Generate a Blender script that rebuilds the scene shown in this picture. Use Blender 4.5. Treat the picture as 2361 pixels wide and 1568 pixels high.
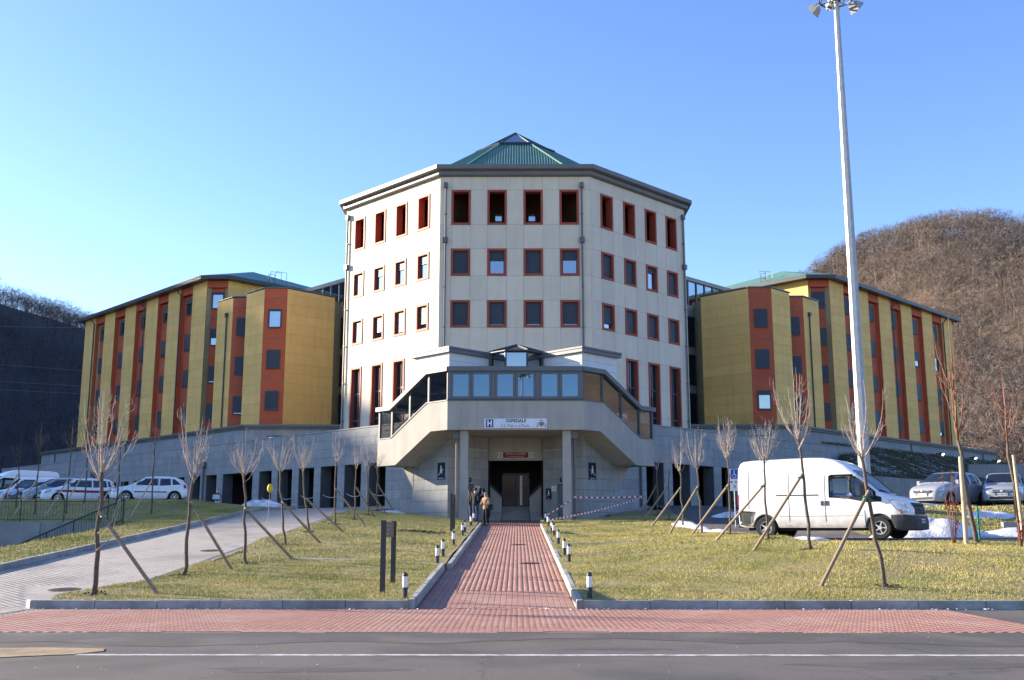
import bpy, bmesh, math, random
import numpy as np
from mathutils import Matrix, Vector

for o in list(bpy.data.objects):
    bpy.data.objects.remove(o)
scene = bpy.context.scene
COL = scene.collection
R = math.radians
rng = random.Random(7)

# ------------------------------------------------------------------ camera
EYE = 1.5
PITCH = math.atan((1225 - 784) / 2400.0)
YAW = math.atan((1194 - 1180.5) / 2400.0 * math.cos(PITCH))
cam_d = bpy.data.cameras.new('camera')
cam = bpy.data.objects.new('camera', cam_d)
COL.objects.link(cam)
cam.location = (0, 0, EYE)
cam.rotation_euler = (math.pi / 2 + PITCH, 0, YAW)
cam_d.sensor_fit = 'HORIZONTAL'
cam_d.sensor_width = 36.0
cam_d.lens = 36.0 * 2400.0 / 2361.0
cam_d.clip_start = 0.2
cam_d.clip_end = 6000
scene.camera = cam
scene.render.resolution_x = 1024
scene.render.resolution_y = 680

# ------------------------------------------------------------------ sky and sun
SUN_EL = R(17.0)
SUN_AZ = R(-72.0)          # measured from +Y towards +X: the sun stands to the left, a little beyond the house
world = bpy.data.worlds.new('World')
scene.world = world
world.use_nodes = True
wn = world.node_tree.nodes
wl = world.node_tree.links
wn.clear()
sky = wn.new('ShaderNodeTexSky')
sky.sky_type = 'NISHITA'
sky.sun_disc = False
sky.sun_elevation = SUN_EL
sky.sun_rotation = SUN_AZ
sky.altitude = 300
sky.air_density = 1.0
sky.dust_density = 0.35
sky.ozone_density = 2.6
bg = wn.new('ShaderNodeBackground')
bg.inputs['Strength'].default_value = 0.104
wo = wn.new('ShaderNodeOutputWorld')
hs = wn.new('ShaderNodeHueSaturation')
hs.inputs['Hue'].default_value = 0.516
hs.inputs['Saturation'].default_value = 1.14
wl.new(sky.outputs['Color'], hs.inputs['Color'])
wl.new(hs.outputs['Color'], bg.inputs['Color'])
wl.new(bg.outputs['Background'], wo.inputs['Surface'])
sun_d = bpy.data.lights.new('sun', 'SUN')
sun_d.energy = 4.3
sun_d.angle = R(0.53)
sun_d.color = (1.0, 0.86, 0.67)
sun = bpy.data.objects.new('sun', sun_d)
COL.objects.link(sun)
tosun = Vector((math.sin(SUN_AZ) * math.cos(SUN_EL), math.cos(SUN_AZ) * math.cos(SUN_EL), math.sin(SUN_EL)))
sun.rotation_euler = tosun.to_track_quat('Z', 'Y').to_euler()
sun.location = (-60, 30, 60)
vs = scene.view_settings
vs.view_transform = 'Standard'
vs.look = 'None'
vs.exposure = 1.85
vs.gamma = 1.0
vs.use_curve_mapping = False
try:
    scene.cycles.max_bounces = 6
    scene.cycles.transparent_max_bounces = 12
except Exception:
    pass

# ------------------------------------------------------------------ materials
MATS = {}

def mat(name, c1, c2=None, rough=0.8, scale=2.0, detail=5.0, bump=0.0, bscale=None, metal=0.0,
        spec=0.3, tint=0.0, streak=0.0, coord='world', stretch=None, coat=0.0, c3=None, scale3=0.3, amt3=0.5, sheen=0.0):
    """procedural surface: two colours mixed by noise, optional per-piece tint, vertical streaks, bump"""
    if name in MATS:
        return MATS[name]
    m = bpy.data.materials.new(name)
    m.use_nodes = True
    nt = m.node_tree
    N = nt.nodes
    L = nt.links
    b = N['Principled BSDF']
    b.inputs['Roughness'].default_value = rough
    b.inputs['Metallic'].default_value = metal
    b.inputs['Specular IOR Level'].default_value = spec
    if coat:
        b.inputs['Coat Weight'].default_value = coat
        b.inputs['Coat Roughness'].default_value = 0.06
    if c2 is None:
        c2 = tuple(x * 0.86 for x in c1)
    if coord == 'world':
        src = N.new('ShaderNodeNewGeometry').outputs['Position']
    else:
        src = N.new('ShaderNodeTexCoord').outputs['Object']
    vec = src
    if stretch:
        mp = N.new('ShaderNodeMapping')
        mp.inputs['Scale'].default_value = stretch
        L.new(src, mp.inputs['Vector'])
        vec = mp.outputs['Vector']
    nz = N.new('ShaderNodeTexNoise')
    nz.inputs['Scale'].default_value = scale
    nz.inputs['Detail'].default_value = detail
    nz.inputs['Roughness'].default_value = 0.62
    L.new(vec, nz.inputs['Vector'])
    cr = N.new('ShaderNodeValToRGB')
    cr.color_ramp.elements[0].position = 0.36
    cr.color_ramp.elements[1].position = 0.64
    cr.color_ramp.elements[0].color = (*c2, 1)
    cr.color_ramp.elements[1].color = (*c1, 1)
    L.new(nz.outputs['Fac'], cr.inputs['Fac'])
    out = cr.outputs['Color']
    if c3 is not None:
        n3 = N.new('ShaderNodeTexNoise')
        n3.inputs['Scale'].default_value = scale3
        n3.inputs['Detail'].default_value = 4
        L.new(src, n3.inputs['Vector'])
        r3 = N.new('ShaderNodeMapRange')
        r3.inputs['From Min'].default_value = 0.47
        r3.inputs['From Max'].default_value = 0.66
        r3.inputs['To Max'].default_value = amt3
        L.new(n3.outputs['Fac'], r3.inputs['Value'])
        mx = N.new('ShaderNodeMixRGB')
        mx.inputs['Color2'].default_value = (*c3, 1)
        L.new(r3.outputs['Result'], mx.inputs['Fac'])
        L.new(out, mx.inputs['Color1'])
        out = mx.outputs['Color']
    if streak > 0:
        ms = N.new('ShaderNodeMapping')
        ms.inputs['Scale'].default_value = (1.6, 1.6, 0.12)
        L.new(src, ms.inputs['Vector'])
        ns = N.new('ShaderNodeTexNoise')
        ns.inputs['Scale'].default_value = 1.5
        ns.inputs['Detail'].default_value = 6
        ns.inputs['Roughness'].default_value = 0.7
        L.new(ms.outputs['Vector'], ns.inputs['Vector'])
        rs = N.new('ShaderNodeMapRange')
        rs.inputs['From Min'].default_value = 0.45
        rs.inputs['From Max'].default_value = 0.75
        rs.inputs['To Min'].default_value = 1.0
        rs.inputs['To Max'].default_value = 1.0 - streak
        L.new(ns.outputs['Fac'], rs.inputs['Value'])
        hm = N.new('ShaderNodeMixRGB')
        hm.blend_type = 'MULTIPLY'
        hm.inputs['Fac'].default_value = 1
        L.new(out, hm.inputs['Color1'])
        L.new(rs.outputs['Result'], hm.inputs['Color2'])
        out = hm.outputs['Color']
    if tint > 0:
        oi = N.new('ShaderNodeObjectInfo')
        at = N.new('ShaderNodeAttribute')
        at.attribute_name = 'tint'
        ad = N.new('ShaderNodeMath')
        ad.operation = 'ADD'
        L.new(oi.outputs['Random'], ad.inputs[0])
        L.new(at.outputs['Fac'], ad.inputs[1])
        fr = N.new('ShaderNodeMath')
        fr.operation = 'FRACT'
        L.new(ad.outputs[0], fr.inputs[0])
        rt = N.new('ShaderNodeMapRange')
        rt.inputs['To Min'].default_value = 1 - tint
        rt.inputs['To Max'].default_value = 1 + tint
        L.new(fr.outputs[0], rt.inputs['Value'])
        hm = N.new('ShaderNodeMixRGB')
        hm.blend_type = 'MULTIPLY'
        hm.inputs['Fac'].default_value = 1
        L.new(out, hm.inputs['Color1'])
        L.new(rt.outputs['Result'], hm.inputs['Color2'])
        out = hm.outputs['Color']
    L.new(out, b.inputs['Base Color'])
    if bump > 0:
        nb = N.new('ShaderNodeTexNoise')
        nb.inputs['Scale'].default_value = bscale or scale * 8
        nb.inputs['Detail'].default_value = 4
        L.new(vec, nb.inputs['Vector'])
        bp = N.new('ShaderNodeBump')
        bp.inputs['Strength'].default_value = bump
        bp.inputs['Distance'].default_value = 0.02
        L.new(nb.outputs['Fac'], bp.inputs['Height'])
        L.new(bp.outputs['Normal'], b.inputs['Normal'])
    MATS[name] = m
    return m

def glassmat(name, refl=0.45, body=(0.012, 0.016, 0.022), tint=(0.85, 0.93, 1.0), rough=0.02, transp=0.0, wav=0.0):
    """coated window glass: a mirror layer over a dark (or see-through) body"""
    m = bpy.data.materials.new(name)
    m.use_nodes = True
    nt = m.node_tree
    N = nt.nodes
    L = nt.links
    N.remove(N['Principled BSDF'])
    out = N['Material Output']
    gl = N.new('ShaderNodeBsdfGlossy')
    gl.inputs['Color'].default_value = (*tint, 1)
    gl.inputs['Roughness'].default_value = rough
    if transp > 0:
        bd = N.new('ShaderNodeBsdfTransparent')
        bd.inputs['Color'].default_value = (transp, transp, transp * 0.98, 1)
    else:
        bd = N.new('ShaderNodeBsdfDiffuse')
        bd.inputs['Color'].default_value = (*body, 1)
    fr = N.new('ShaderNodeLayerWeight')
    fr.inputs['Blend'].default_value = 0.35
    mr = N.new('ShaderNodeMapRange')
    mr.inputs['To Min'].default_value = refl
    mr.inputs['To Max'].default_value = min(1.0, refl + 0.45)
    L.new(fr.outputs['Fresnel'], mr.inputs['Value'])
    mx = N.new('ShaderNodeMixShader')
    L.new(mr.outputs['Result'], mx.inputs['Fac'])
    L.new(bd.outputs[0], mx.inputs[1])
    L.new(gl.outputs[0], mx.inputs[2])
    L.new(mx.outputs[0], out.inputs['Surface'])
    if wav > 0:
        g = N.new('ShaderNodeNewGeometry')
        nz = N.new('ShaderNodeTexNoise')
        nz.inputs['Scale'].default_value = 0.8
        L.new(g.outputs['Position'], nz.inputs['Vector'])
        bp = N.new('ShaderNodeBump')
        bp.inputs['Strength'].default_value = wav
        bp.inputs['Distance'].default_value = 0.05
        L.new(nz.outputs['Fac'], bp.inputs['Height'])
        L.new(bp.outputs['Normal'], gl.inputs['Normal'])
    MATS[name] = m
    return m

def emitmat(name, col, strength):
    m = bpy.data.materials.new(name)
    m.use_nodes = True
    b = m.node_tree.nodes['Principled BSDF']
    b.inputs['Base Color'].default_value = (*col, 1)
    b.inputs['Emission Color'].default_value = (*col, 1)
    b.inputs['Emission Strength'].default_value = strength
    MATS[name] = m
    return m

mat('cream_panel', (0.75, 0.645, 0.495), (0.705, 0.60, 0.46), rough=0.72, scale=0.7, tint=0.05, streak=0.10, bump=0.08, bscale=30)
mat('joint', (0.40, 0.38, 0.34), rough=0.9)
mat('white_panel', (0.74, 0.73, 0.70), (0.69, 0.68, 0.65), rough=0.7, scale=1, streak=0.08)
mat('red_metal', (0.38, 0.075, 0.042), (0.33, 0.064, 0.037), rough=0.55, scale=3, tint=0.05)
mat('red_panel', (0.56, 0.125, 0.055), (0.51, 0.108, 0.048), rough=0.72, scale=1.2, tint=0.05, streak=0.08)
mat('yellow_panel', (0.95, 0.585, 0.185), (0.90, 0.545, 0.165), rough=0.75, scale=0.8, tint=0.06, streak=0.14)
mat('yellow_joint', (0.42, 0.36, 0.20), rough=0.9)
mat('red_joint', (0.36, 0.24, 0.20), rough=0.9)
mat('stone_panel', (0.37, 0.375, 0.365), (0.315, 0.32, 0.315), rough=0.82, scale=1.3, tint=0.07, streak=0.22, bump=0.12, bscale=25)
mat('stone_joint', (0.13, 0.135, 0.14), rough=0.9)
mat('concrete', (0.33, 0.325, 0.30), (0.27, 0.265, 0.25), rough=0.85, scale=1.1, streak=0.22, bump=0.15, bscale=20)
mat('plaster_grey', (0.41, 0.39, 0.35), (0.37, 0.35, 0.315), rough=0.85, scale=0.9, streak=0.20, bump=0.08, bscale=22)
mat('dark_metal', (0.055, 0.062, 0.068), (0.045, 0.05, 0.056), rough=0.45, scale=2, spec=0.5)
mat('grey_metal', (0.125, 0.135, 0.145), (0.105, 0.115, 0.125), rough=0.42, scale=2, spec=0.5)
mat('eave_metal', (0.17, 0.165, 0.155), (0.14, 0.137, 0.13), rough=0.5, scale=1.2, spec=0.5)
mat('blind', (0.042, 0.050, 0.062), (0.034, 0.042, 0.052), rough=0.5, scale=1, spec=0.5, tint=0.10)
mat('blind_light', (0.55, 0.55, 0.52), rough=0.55, tint=0.08)
mat('window_frame', (0.075, 0.082, 0.09), rough=0.5, spec=0.5)
mat('green_roof', (0.10, 0.215, 0.165), (0.12, 0.245, 0.19), rough=0.55, scale=0.5, spec=0.4, streak=0.12)
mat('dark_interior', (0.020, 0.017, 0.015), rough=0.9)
mat('brown_interior', (0.10, 0.055, 0.036), rough=0.9)
mat('asphalt', (0.15, 0.138, 0.125), (0.10, 0.092, 0.084), rough=0.9, scale=38, detail=8, bump=0.5, bscale=120, c3=(0.07, 0.066, 0.062), scale3=0.5, amt3=0.7)
mat('asphalt_dark', (0.105, 0.098, 0.091), (0.072, 0.068, 0.063), rough=0.85, scale=30, detail=8, bump=0.5, bscale=110, c3=(0.13, 0.12, 0.11), scale3=0.9, amt3=0.8)
mat('paint_white', (0.58, 0.58, 0.56), (0.34, 0.335, 0.32), rough=0.7, scale=9, detail=10, c3=(0.11, 0.105, 0.10), scale3=3.0, amt3=0.8)
mat('red_brick', (0.37, 0.20, 0.155), (0.315, 0.165, 0.128), rough=0.85, scale=3.5, tint=0.08, bump=0.25, bscale=70, c3=(0.40, 0.26, 0.21), scale3=0.7, amt3=0.6)
mat('brick_bed', (0.25, 0.145, 0.115), (0.20, 0.115, 0.092), rough=0.95, scale=6)
mat('grey_paver', (0.42, 0.385, 0.335), (0.37, 0.335, 0.29), rough=0.88, scale=3, tint=0.07, bump=0.2, bscale=60, c3=(0.22, 0.21, 0.195), scale3=0.5, amt3=0.6)
mat('paver_bed', (0.24, 0.225, 0.205), rough=0.95, scale=6)
mat('kerb_stone', (0.40, 0.385, 0.355), (0.29, 0.28, 0.26), rough=0.88, scale=5, tint=0.10, bump=0.3, bscale=45, c3=(0.17, 0.17, 0.15), scale3=1.6, amt3=0.6)
mat('lawn_soil', (0.30, 0.245, 0.11), (0.21, 0.175, 0.08), rough=0.95, scale=6, detail=8, bump=0.5, bscale=30, c3=(0.17, 0.18, 0.06), scale3=0.45, amt3=0.7)
mat('bounce_earth', (0.36, 0.295, 0.175), (0.29, 0.235, 0.135), rough=0.95, scale=1.2, detail=8, bump=0.4, bscale=10)  # paled so the unseen ground bounces warm fill onto shaded fronts
mat('snow', (0.80, 0.82, 0.86), (0.62, 0.64, 0.68), rough=0.6, scale=5, detail=8, bump=0.9, bscale=11, c3=(0.30, 0.27, 0.23), scale3=2.2, amt3=0.55)
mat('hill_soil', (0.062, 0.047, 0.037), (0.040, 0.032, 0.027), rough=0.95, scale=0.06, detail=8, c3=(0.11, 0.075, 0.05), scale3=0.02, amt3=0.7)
glassmat('glass', 0.36, wav=0.12)
glassmat('glass_dark', 0.09)
glassmat('glass_bright', 0.52, wav=0.12)
glassmat('glass_clear', 0.07, transp=0.82)
glassmat('glass_front', 0.20, tint=(0.5, 0.72, 1.0), transp=0.35)

def add_cracks(name, scale=0.55):
    m = MATS[name]
    N, L = m.node_tree.nodes, m.node_tree.links
    b = N['Principled BSDF']
    src = b.inputs['Base Color'].links[0].from_socket
    g = N.new('ShaderNodeNewGeometry')
    nz = N.new('ShaderNodeTexNoise')
    nz.inputs['Scale'].default_value = 2.5
    nz.inputs['Detail'].default_value = 6
    L.new(g.outputs['Position'], nz.inputs['Vector'])
    mp = N.new('ShaderNodeMixRGB')
    mp.blend_type = 'ADD'
    mp.inputs['Fac'].default_value = 0.55
    L.new(g.outputs['Position'], mp.inputs['Color1'])
    L.new(nz.outputs['Color'], mp.inputs['Color2'])
    vo = N.new('ShaderNodeTexVoronoi')
    vo.feature = 'DISTANCE_TO_EDGE'
    vo.inputs['Scale'].default_value = scale
    L.new(mp.outputs['Color'], vo.inputs['Vector'])
    mr = N.new('ShaderNodeMapRange')
    mr.inputs['From Min'].default_value = 0.002
    mr.inputs['From Max'].default_value = 0.007
    mr.inputs['To Min'].default_value = 0.78
    mr.inputs['To Max'].default_value = 1.0
    L.new(vo.outputs['Distance'], mr.inputs['Value'])
    mx = N.new('ShaderNodeMixRGB')
    mx.blend_type = 'MULTIPLY'
    mx.inputs['Fac'].default_value = 1.0
    L.new(src, mx.inputs['Color1'])
    L.new(mr.outputs['Result'], mx.inputs['Color2'])
    L.new(mx.outputs['Color'], b.inputs['Base Color'])
add_cracks('asphalt', 0.22)

# ------------------------------------------------------------------ building helpers
WLOC = {}

def link(o, parent=None):
    COL.objects.link(o)
    if parent is not None:
        o.parent = parent
    return o

def tag(o, label, cat, group=None):
    o['label'] = label
    o['category'] = cat
    if group:
        o['group'] = group
    return o

def kind(o, k):
    o['kind'] = k
    return o

def thing(name, loc, label, cat, group=None, rz=0.0):
    o = bpy.data.objects.new(name, None)
    o.empty_display_size = 0.3
    o.location = loc
    o.rotation_euler = (0, 0, rz)
    COL.objects.link(o)
    WLOC[o.name] = Vector(loc)
    return tag(o, label, cat, group)

def base_of(parent):
    """world position of the frame a child of this parent is built in"""
    if parent is None:
        return Vector((0, 0, 0))
    return WLOC.get(parent.name, Vector((0, 0, 0)))

class MB:
    def __init__(s):
        s.v = []
        s.f = []
        s.t = []

    def add(s, vs_, fs_):
        n = len(s.v)
        s.v += [tuple(p) for p in vs_]
        s.f += [tuple(i + n for i in f) for f in fs_]
        return s

    def hexa(s, a):
        """eight corners: bottom ring 0-3, top ring 4-7"""
        return s.add(a, [(0, 3, 2, 1), (4, 5, 6, 7), (0, 1, 5, 4), (1, 2, 6, 5), (2, 3, 7, 6), (3, 0, 4, 7)])

    def box(s, x0, x1, y0, y1, z0, z1):
        return s.hexa([(x0, y0, z0), (x1, y0, z0), (x1, y1, z0), (x0, y1, z0), (x0, y0, z1), (x1, y0, z1), (x1, y1, z1), (x0, y1, z1)])

    def fbox(s, fr, u0, u1, d0, d1, z0, z1):
        P = fr.p
        return s.hexa([P(u0, d0, z0), P(u1, d0, z0), P(u1, d1, z0), P(u0, d1, z0), P(u0, d0, z1), P(u1, d0, z1), P(u1, d1, z1), P(u0, d1, z1)])

    def prism(s, poly, off):
        """poly: list of 3D points, extruded by vector off"""
        n = len(poly)
        a = [Vector(p) for p in poly]
        b = [p + Vector(off) for p in a]
        return s.add(a + b, [tuple(range(n))[::-1], tuple(range(n, 2 * n))] + [(i, (i + 1) % n, n + (i + 1) % n, n + i) for i in range(n)])

    def tube(s, path, radii, n=6, cap=True):
        path = [Vector(p) for p in path]
        if not hasattr(radii, '__len__'):
            radii = [radii] * len(path)
        base = len(s.v)
        up = Vector((0, 0, 1))
        prevx = None
        for i, p in enumerate(path):
            d = (path[min(i + 1, len(path) - 1)] - path[max(i - 1, 0)])
            if d.length < 1e-9:
                d = Vector((0, 0, 1))
            d.normalize()
            if prevx is None:
                x = d.cross(up)
                if x.length < 1e-3:
                    x = Vector((1, 0, 0))
            else:
                x = prevx - d * prevx.dot(d)
            x.normalize()
            prevx = x
            y = d.cross(x)
            for k in range(n):
                a = 2 * math.pi * k / n
                s.v.append(tuple(p + (x * math.cos(a) + y * math.sin(a)) * radii[i]))
        for i in range(len(path) - 1):
            for k in range(n):
                a = base + i * n + k
                b = base + i * n + (k + 1) % n
                s.f.append((a, b, b + n, a + n))
        if cap:
            s.f.append(tuple(base + k for k in range(n))[::-1])
            e = base + (len(path) - 1) * n
            s.f.append(tuple(e + k for k in range(n)))
        return s

    def lathe(s, prof, n=12, c=(0, 0, 0)):
        """prof: (radius, z) list, about the z axis through c"""
        base = len(s.v)
        for r, z in prof:
            for k in range(n):
                a = 2 * math.pi * k / n
                s.v.append((c[0] + r * math.cos(a), c[1] + r * math.sin(a), c[2] + z))
        for i in range(len(prof) - 1):
            for k in range(n):
                a = base + i * n + k
                b = base + i * n + (k + 1) % n
                s.f.append((a, b, b + n, a + n))
        s.f.append(tuple(base + k for k in range(n))[::-1])
        e = base + (len(prof) - 1) * n
        s.f.append(tuple(e + k for k in range(n)))
        return s

    def loft(s, rings, close=True, caps=True):
        base = len(s.v)
        n = len(rings[0])
        for r in rings:
            s.v += [tuple(p) for p in r]
        for i in range(len(rings) - 1):
            for k in range(n if close else n - 1):
                a = base + i * n + k
                b = base + i * n + (k + 1) % n
                s.f.append((a, b, b + n, a + n))
        if caps and close:
            s.f.append(tuple(base + k for k in range(n))[::-1])
            e = base + (len(rings) - 1) * n
            s.f.append(tuple(e + k for k in range(n)))
        return s

    def build(s, name, m, parent=None, smooth=False, local=False, fix=True, auto=None):
        """one mesh object; vertices are world coordinates unless local"""
        b = Vector((0, 0, 0)) if local else base_of(parent)
        me = bpy.data.meshes.new(name)
        me.from_pydata([(x - b.x, y - b.y, z - b.z) for x, y, z in s.v], [], s.f)
        me.materials.append(MATS[m] if isinstance(m, str) else m)
        if fix:
            bm = bmesh.new()
            bm.from_mesh(me)
            bmesh.ops.recalc_face_normals(bm, faces=bm.faces)
            bm.to_mesh(me)
            bm.free()
        if smooth:
            me.polygons.foreach_set('use_smooth', [True] * len(me.polygons))
            if auto:
                me.set_sharp_from_angle(angle=R(auto))
        o = bpy.data.objects.new(name, me)
        link(o, parent)
        WLOC[o.name] = b if parent is not None else Vector((0, 0, 0))
        return o

class Fr:
    """a vertical face: origin (x, y), direction along it, outward normal"""
    def __init__(s, o, u, n):
        s.o, s.u, s.n = Vector((o[0], o[1], 0)), Vector((u[0], u[1], 0)).normalized(), Vector((n[0], n[1], 0)).normalized()

    def p(s, u, d, z):
        q = s.o + s.u * u + s.n * d
        return (q.x, q.y, z)

def mirx(fr, sg):
    return Fr((fr.o.x * sg, fr.o.y), (fr.u.x * sg, fr.u.y), (fr.n.x * sg, fr.n.y))

UNIT = {}

def unit_mesh(m):
    if m not in UNIT:
        me = bpy.data.meshes.new('piece_' + m)
        me.from_pydata([(x, y, z) for z in (0, 1) for x, y in ((0, 0), (1, 0), (1, 1), (0, 1))], [],
                       [(0, 3, 2, 1), (4, 5, 6, 7), (0, 1, 5, 4), (1, 2, 6, 5), (2, 3, 7, 6), (3, 0, 4, 7)])
        me.materials.append(MATS[m])
        UNIT[m] = me
    return UNIT[m]

def piece(name, m, parent, fr, u0, u1, d0, d1, z0, z1):
    """a box-shaped piece on a face, sharing one mesh with its likes"""
    o = bpy.data.objects.new(name, unit_mesh(m))
    link(o, parent)
    b = base_of(parent)
    p = Vector(fr.p(u0, d0, z0)) - b
    ux, uy = fr.u * (u1 - u0), fr.n * (d1 - d0)
    if ux.cross(uy).z < 0:          # keep the piece right-handed
        p = p + ux
        ux = -ux
    o.matrix_local = Matrix(((ux.x, uy.x, 0, p.x), (ux.y, uy.y, 0, p.y), (0, 0, z1 - z0, p.z), (0, 0, 0, 1)))
    return o

def text_mesh(body, size, m, parent, fr, u, d, z, name='lettering', bold=0.0, align='CENTER', ext=0.004):
    cu = bpy.data.curves.new('t', 'FONT')
    cu.body = body
    cu.size = size
    cu.align_x = align
    cu.align_y = 'CENTER'
    cu.extrude = ext
    cu.offset = bold
    cu.resolution_u = 3
    to = bpy.data.objects.new('t', cu)
    COL.objects.link(to)
    dg = bpy.context.evaluated_depsgraph_get()
    me = bpy.data.meshes.new_from_object(to.evaluated_get(dg))
    bpy.data.objects.remove(to)
    me.materials.clear()
    me.materials.append(MATS[m])
    o = bpy.data.objects.new(name, me)
    link(o, parent)
    b = base_of(parent)
    q = Vector(fr.p(u, d, z)) - b
    # reading direction runs to the viewer's right when the viewer faces the surface
    right = Vector((0, 0, 1)).cross(fr.n)
    o.matrix_local = Matrix(((right.x, 0, fr.n.x, q.x), (right.y, 0, fr.n.y, q.y), (0, 1, 0, q.z), (0, 0, 0, 1)))
    return o

# ------------------------------------------------------------------ terrain heights
def sstep(a, b, x):
    t = min(1.0, max(0.0, (x - a) / (b - a)))
    return t * t * (3 - 2 * t)

Y0 = 21.3                     # back edge of the front pavement

def z_path(y):
    return 0.0535 * max(0.0, y - Y0)

def z_ramp(y):
    if y < Y0:
        return 0.0
    return 0.0756 * (y - Y0) if y < 55 else min(3.06, 2.548 + 0.0306 * (y - 55))

def z_right(y):
    if y < Y0:
        return 0.0
    pts = [(21.3, 0.0), (28.4, 0.92), (33.3, 1.22), (39, 1.32), (45, 1.42), (50, 1.68), (55, 2.08), (60, 2.6), (66, 3.1), (999, 3.15)]
    for (a, za), (b, zb_) in zip(pts[:-1], pts[1:]):
        if y <= b:
            return za + (zb_ - za) * (y - a) / (b - a)

def z_lawn(x, y):
    k = 0.165 * sstep(0.0, 0.4, y - Y0 + 0.35)
    if x < 0:
        t = sstep(-2.3, -8.6, x) if x < -2.3 else 0.0
        t = min(1.0, max(0.0, (-2.3 - x) / 6.3))
        edge = z_ramp(y) + 0.03 + 0.13 * (1 - sstep(Y0, Y0 + 5, y))
        inner = z_path(y) + 0.165
        z = inner * (1 - t) + edge * t
    else:
        t = min(1.0, max(0.0, (x - 1.5) / 6.5))
        edge = z_right(y) + 0.08
        inner = z_path(y) + 0.165
        z = inner * (1 - t) + edge * t
    z += 0.03 * math.sin(x * 1.3 + 0.7) * math.sin(y * 0.9) * sstep(22, 25, y)
    return z
# ================================================================== hospital tower
S2 = math.sqrt(0.5)
TX, TY = -0.18, 74.0
HW, SL = 5.55, 11.75
OCT = [(-HW, 0), (HW, 0), (HW + SL * S2, SL * S2), (HW + SL * S2, SL * S2 + 2 * HW), (HW, 2 * SL * S2 + 2 * HW),
       (-HW, 2 * SL * S2 + 2 * HW), (-HW - SL * S2, SL * S2 + 2 * HW), (-HW - SL * S2, SL * S2)]
OCT = [Vector((x + TX, y + TY, 0)) for x, y in OCT]

def offset_poly(poly, d):
    """push a convex counter-clockwise outline outwards by d"""
    n = len(poly)
    out = []
    for i in range(n):
        a, b, c = poly[i - 1], poly[i], poly[(i + 1) % n]
        e1, e2 = (b - a).normalized(), (c - b).normalized()
        n1, n2 = Vector((e1.y, -e1.x, 0)), Vector((e2.y, -e2.x, 0))
        h = (n1 + n2).normalized()
        out.append(b + h * (d / h.dot(n1)))
    return out

def ring(poly, z):
    return [(p.x, p.y, z) for p in poly]

def window(parent, fr, u0, u1, z0, z1, blind=1.0, border=0.16, depth=0.22, surround='red_metal', proud=0.05, glass='glass',
           bl='blind', mull=0, back=True, transom=None):
    """a window: surround (the part) with frame, pane and roller blind as sub-parts"""
    w = MB()
    if border > 0:
        b = border
        w.fbox(fr, u0, u0 + b, -depth, proud, z0, z1).fbox(fr, u1 - b, u1, -depth, proud, z0, z1)
        w.fbox(fr, u0 + b, u1 - b, -depth, proud, z1 - b, z1).fbox(fr, u0 + b, u1 - b, -depth, proud, z0, z0 + b)
    else:
        b = 0.05
        w.fbox(fr, u0, u0 + b, -depth, proud, z0, z1).fbox(fr, u1 - b, u1, -depth, proud, z0, z1)
        w.fbox(fr, u0 + b, u1 - b, -depth, proud, z1 - b, z1).fbox(fr, u0 + b, u1 - b, -depth, proud + 0.05, z0, z0 + b)
    o = w.build('window', surround, parent)
    a0, a1, c0, c1 = u0 + b, u1 - b, z0 + b, z1 - b
    f = MB()
    t = 0.07
    dd = -depth + 0.07
    f.fbox(fr, a0, a0 + t, -depth, dd, c0, c1).fbox(fr, a1 - t, a1, -depth, dd, c0, c1)
    f.fbox(fr, a0 + t, a1 - t, -depth, dd, c1 - t, c1).fbox(fr, a0 + t, a1 - t, -depth, dd, c0, c0 + t)
    for k in range(mull):
        m_ = a0 + (a1 - a0) * (k + 1) / (mull + 1)
        f.fbox(fr, m_ - 0.035, m_ + 0.035, -depth + 0.005, dd - 0.005, c0 + t, c1 - t)
    for zt in (transom or []):
        f.fbox(fr, a0 + t, a1 - t, -depth + 0.008, dd - 0.008, zt - 0.06, zt + 0.06)
    f.build('frame', 'window_frame', o)
    piece('pane', glass, o, fr, a0, a1, -depth - 0.02, -depth + 0.02, c0, c1)
    if blind > 0.02:
        zb = c1 - (c1 - c0) * blind
        if blind > 0.97:
            zb = c0 + 0.03
        s = MB()
        n = max(2, int((c1 - zb) / 0.16))
        for k in range(n):
            za, zc = zb + (c1 - zb) * k / n, zb + (c1 - zb) * (k + 1) / n
            P = fr.p
            s.add([P(a0 + 0.02, dd + 0.035, za), P(a1 - 0.02, dd + 0.035, za), P(a1 - 0.02, dd + 0.015, zc), P(a0 + 0.02, dd + 0.015, zc),
                   P(a0 + 0.02, dd + 0.002, za), P(a1 - 0.02, dd + 0.002, za), P(a1 - 0.02, dd + 0.002, zc), P(a0 + 0.02, dd + 0.002, zc)],
                  [(0, 1, 2, 3), (0, 4, 5, 1), (7, 6, 5, 4)])
        s.build('blind', bl, o, fix=False)
    return o

def clad(parent, fr, ub, zb, holes, m, jm, thick=0.035, gap=0.016, back=0.30, name='wall', jit=0.0):
    """a wall part (backing with joints) carrying one panel object per cell; holes: set of (i, j) left open"""
    w = MB()
    for i in range(len(ub) - 1):
        j = 0
        while j < len(zb) - 1:
            if (i, j) in holes:
                j += 1
                continue
            j1 = j
            while j1 < len(zb) - 1 and (i, j1) not in holes:
                j1 += 1
            w.fbox(fr, ub[i], ub[i + 1], -back, -thick + 0.004, zb[j], zb[j1])
            j = j1
    o = w.build(name, jm, parent)
    for i in range(len(ub) - 1):
        for j in range(len(zb) - 1):
            if (i, j) in holes:
                continue
            g = gap * 0.5
            piece('panel', m, o, fr, ub[i] + g, ub[i + 1] - g, -thick, rng.uniform(-jit, jit), zb[j] + g, zb[j + 1] - g)
    return o

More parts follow.
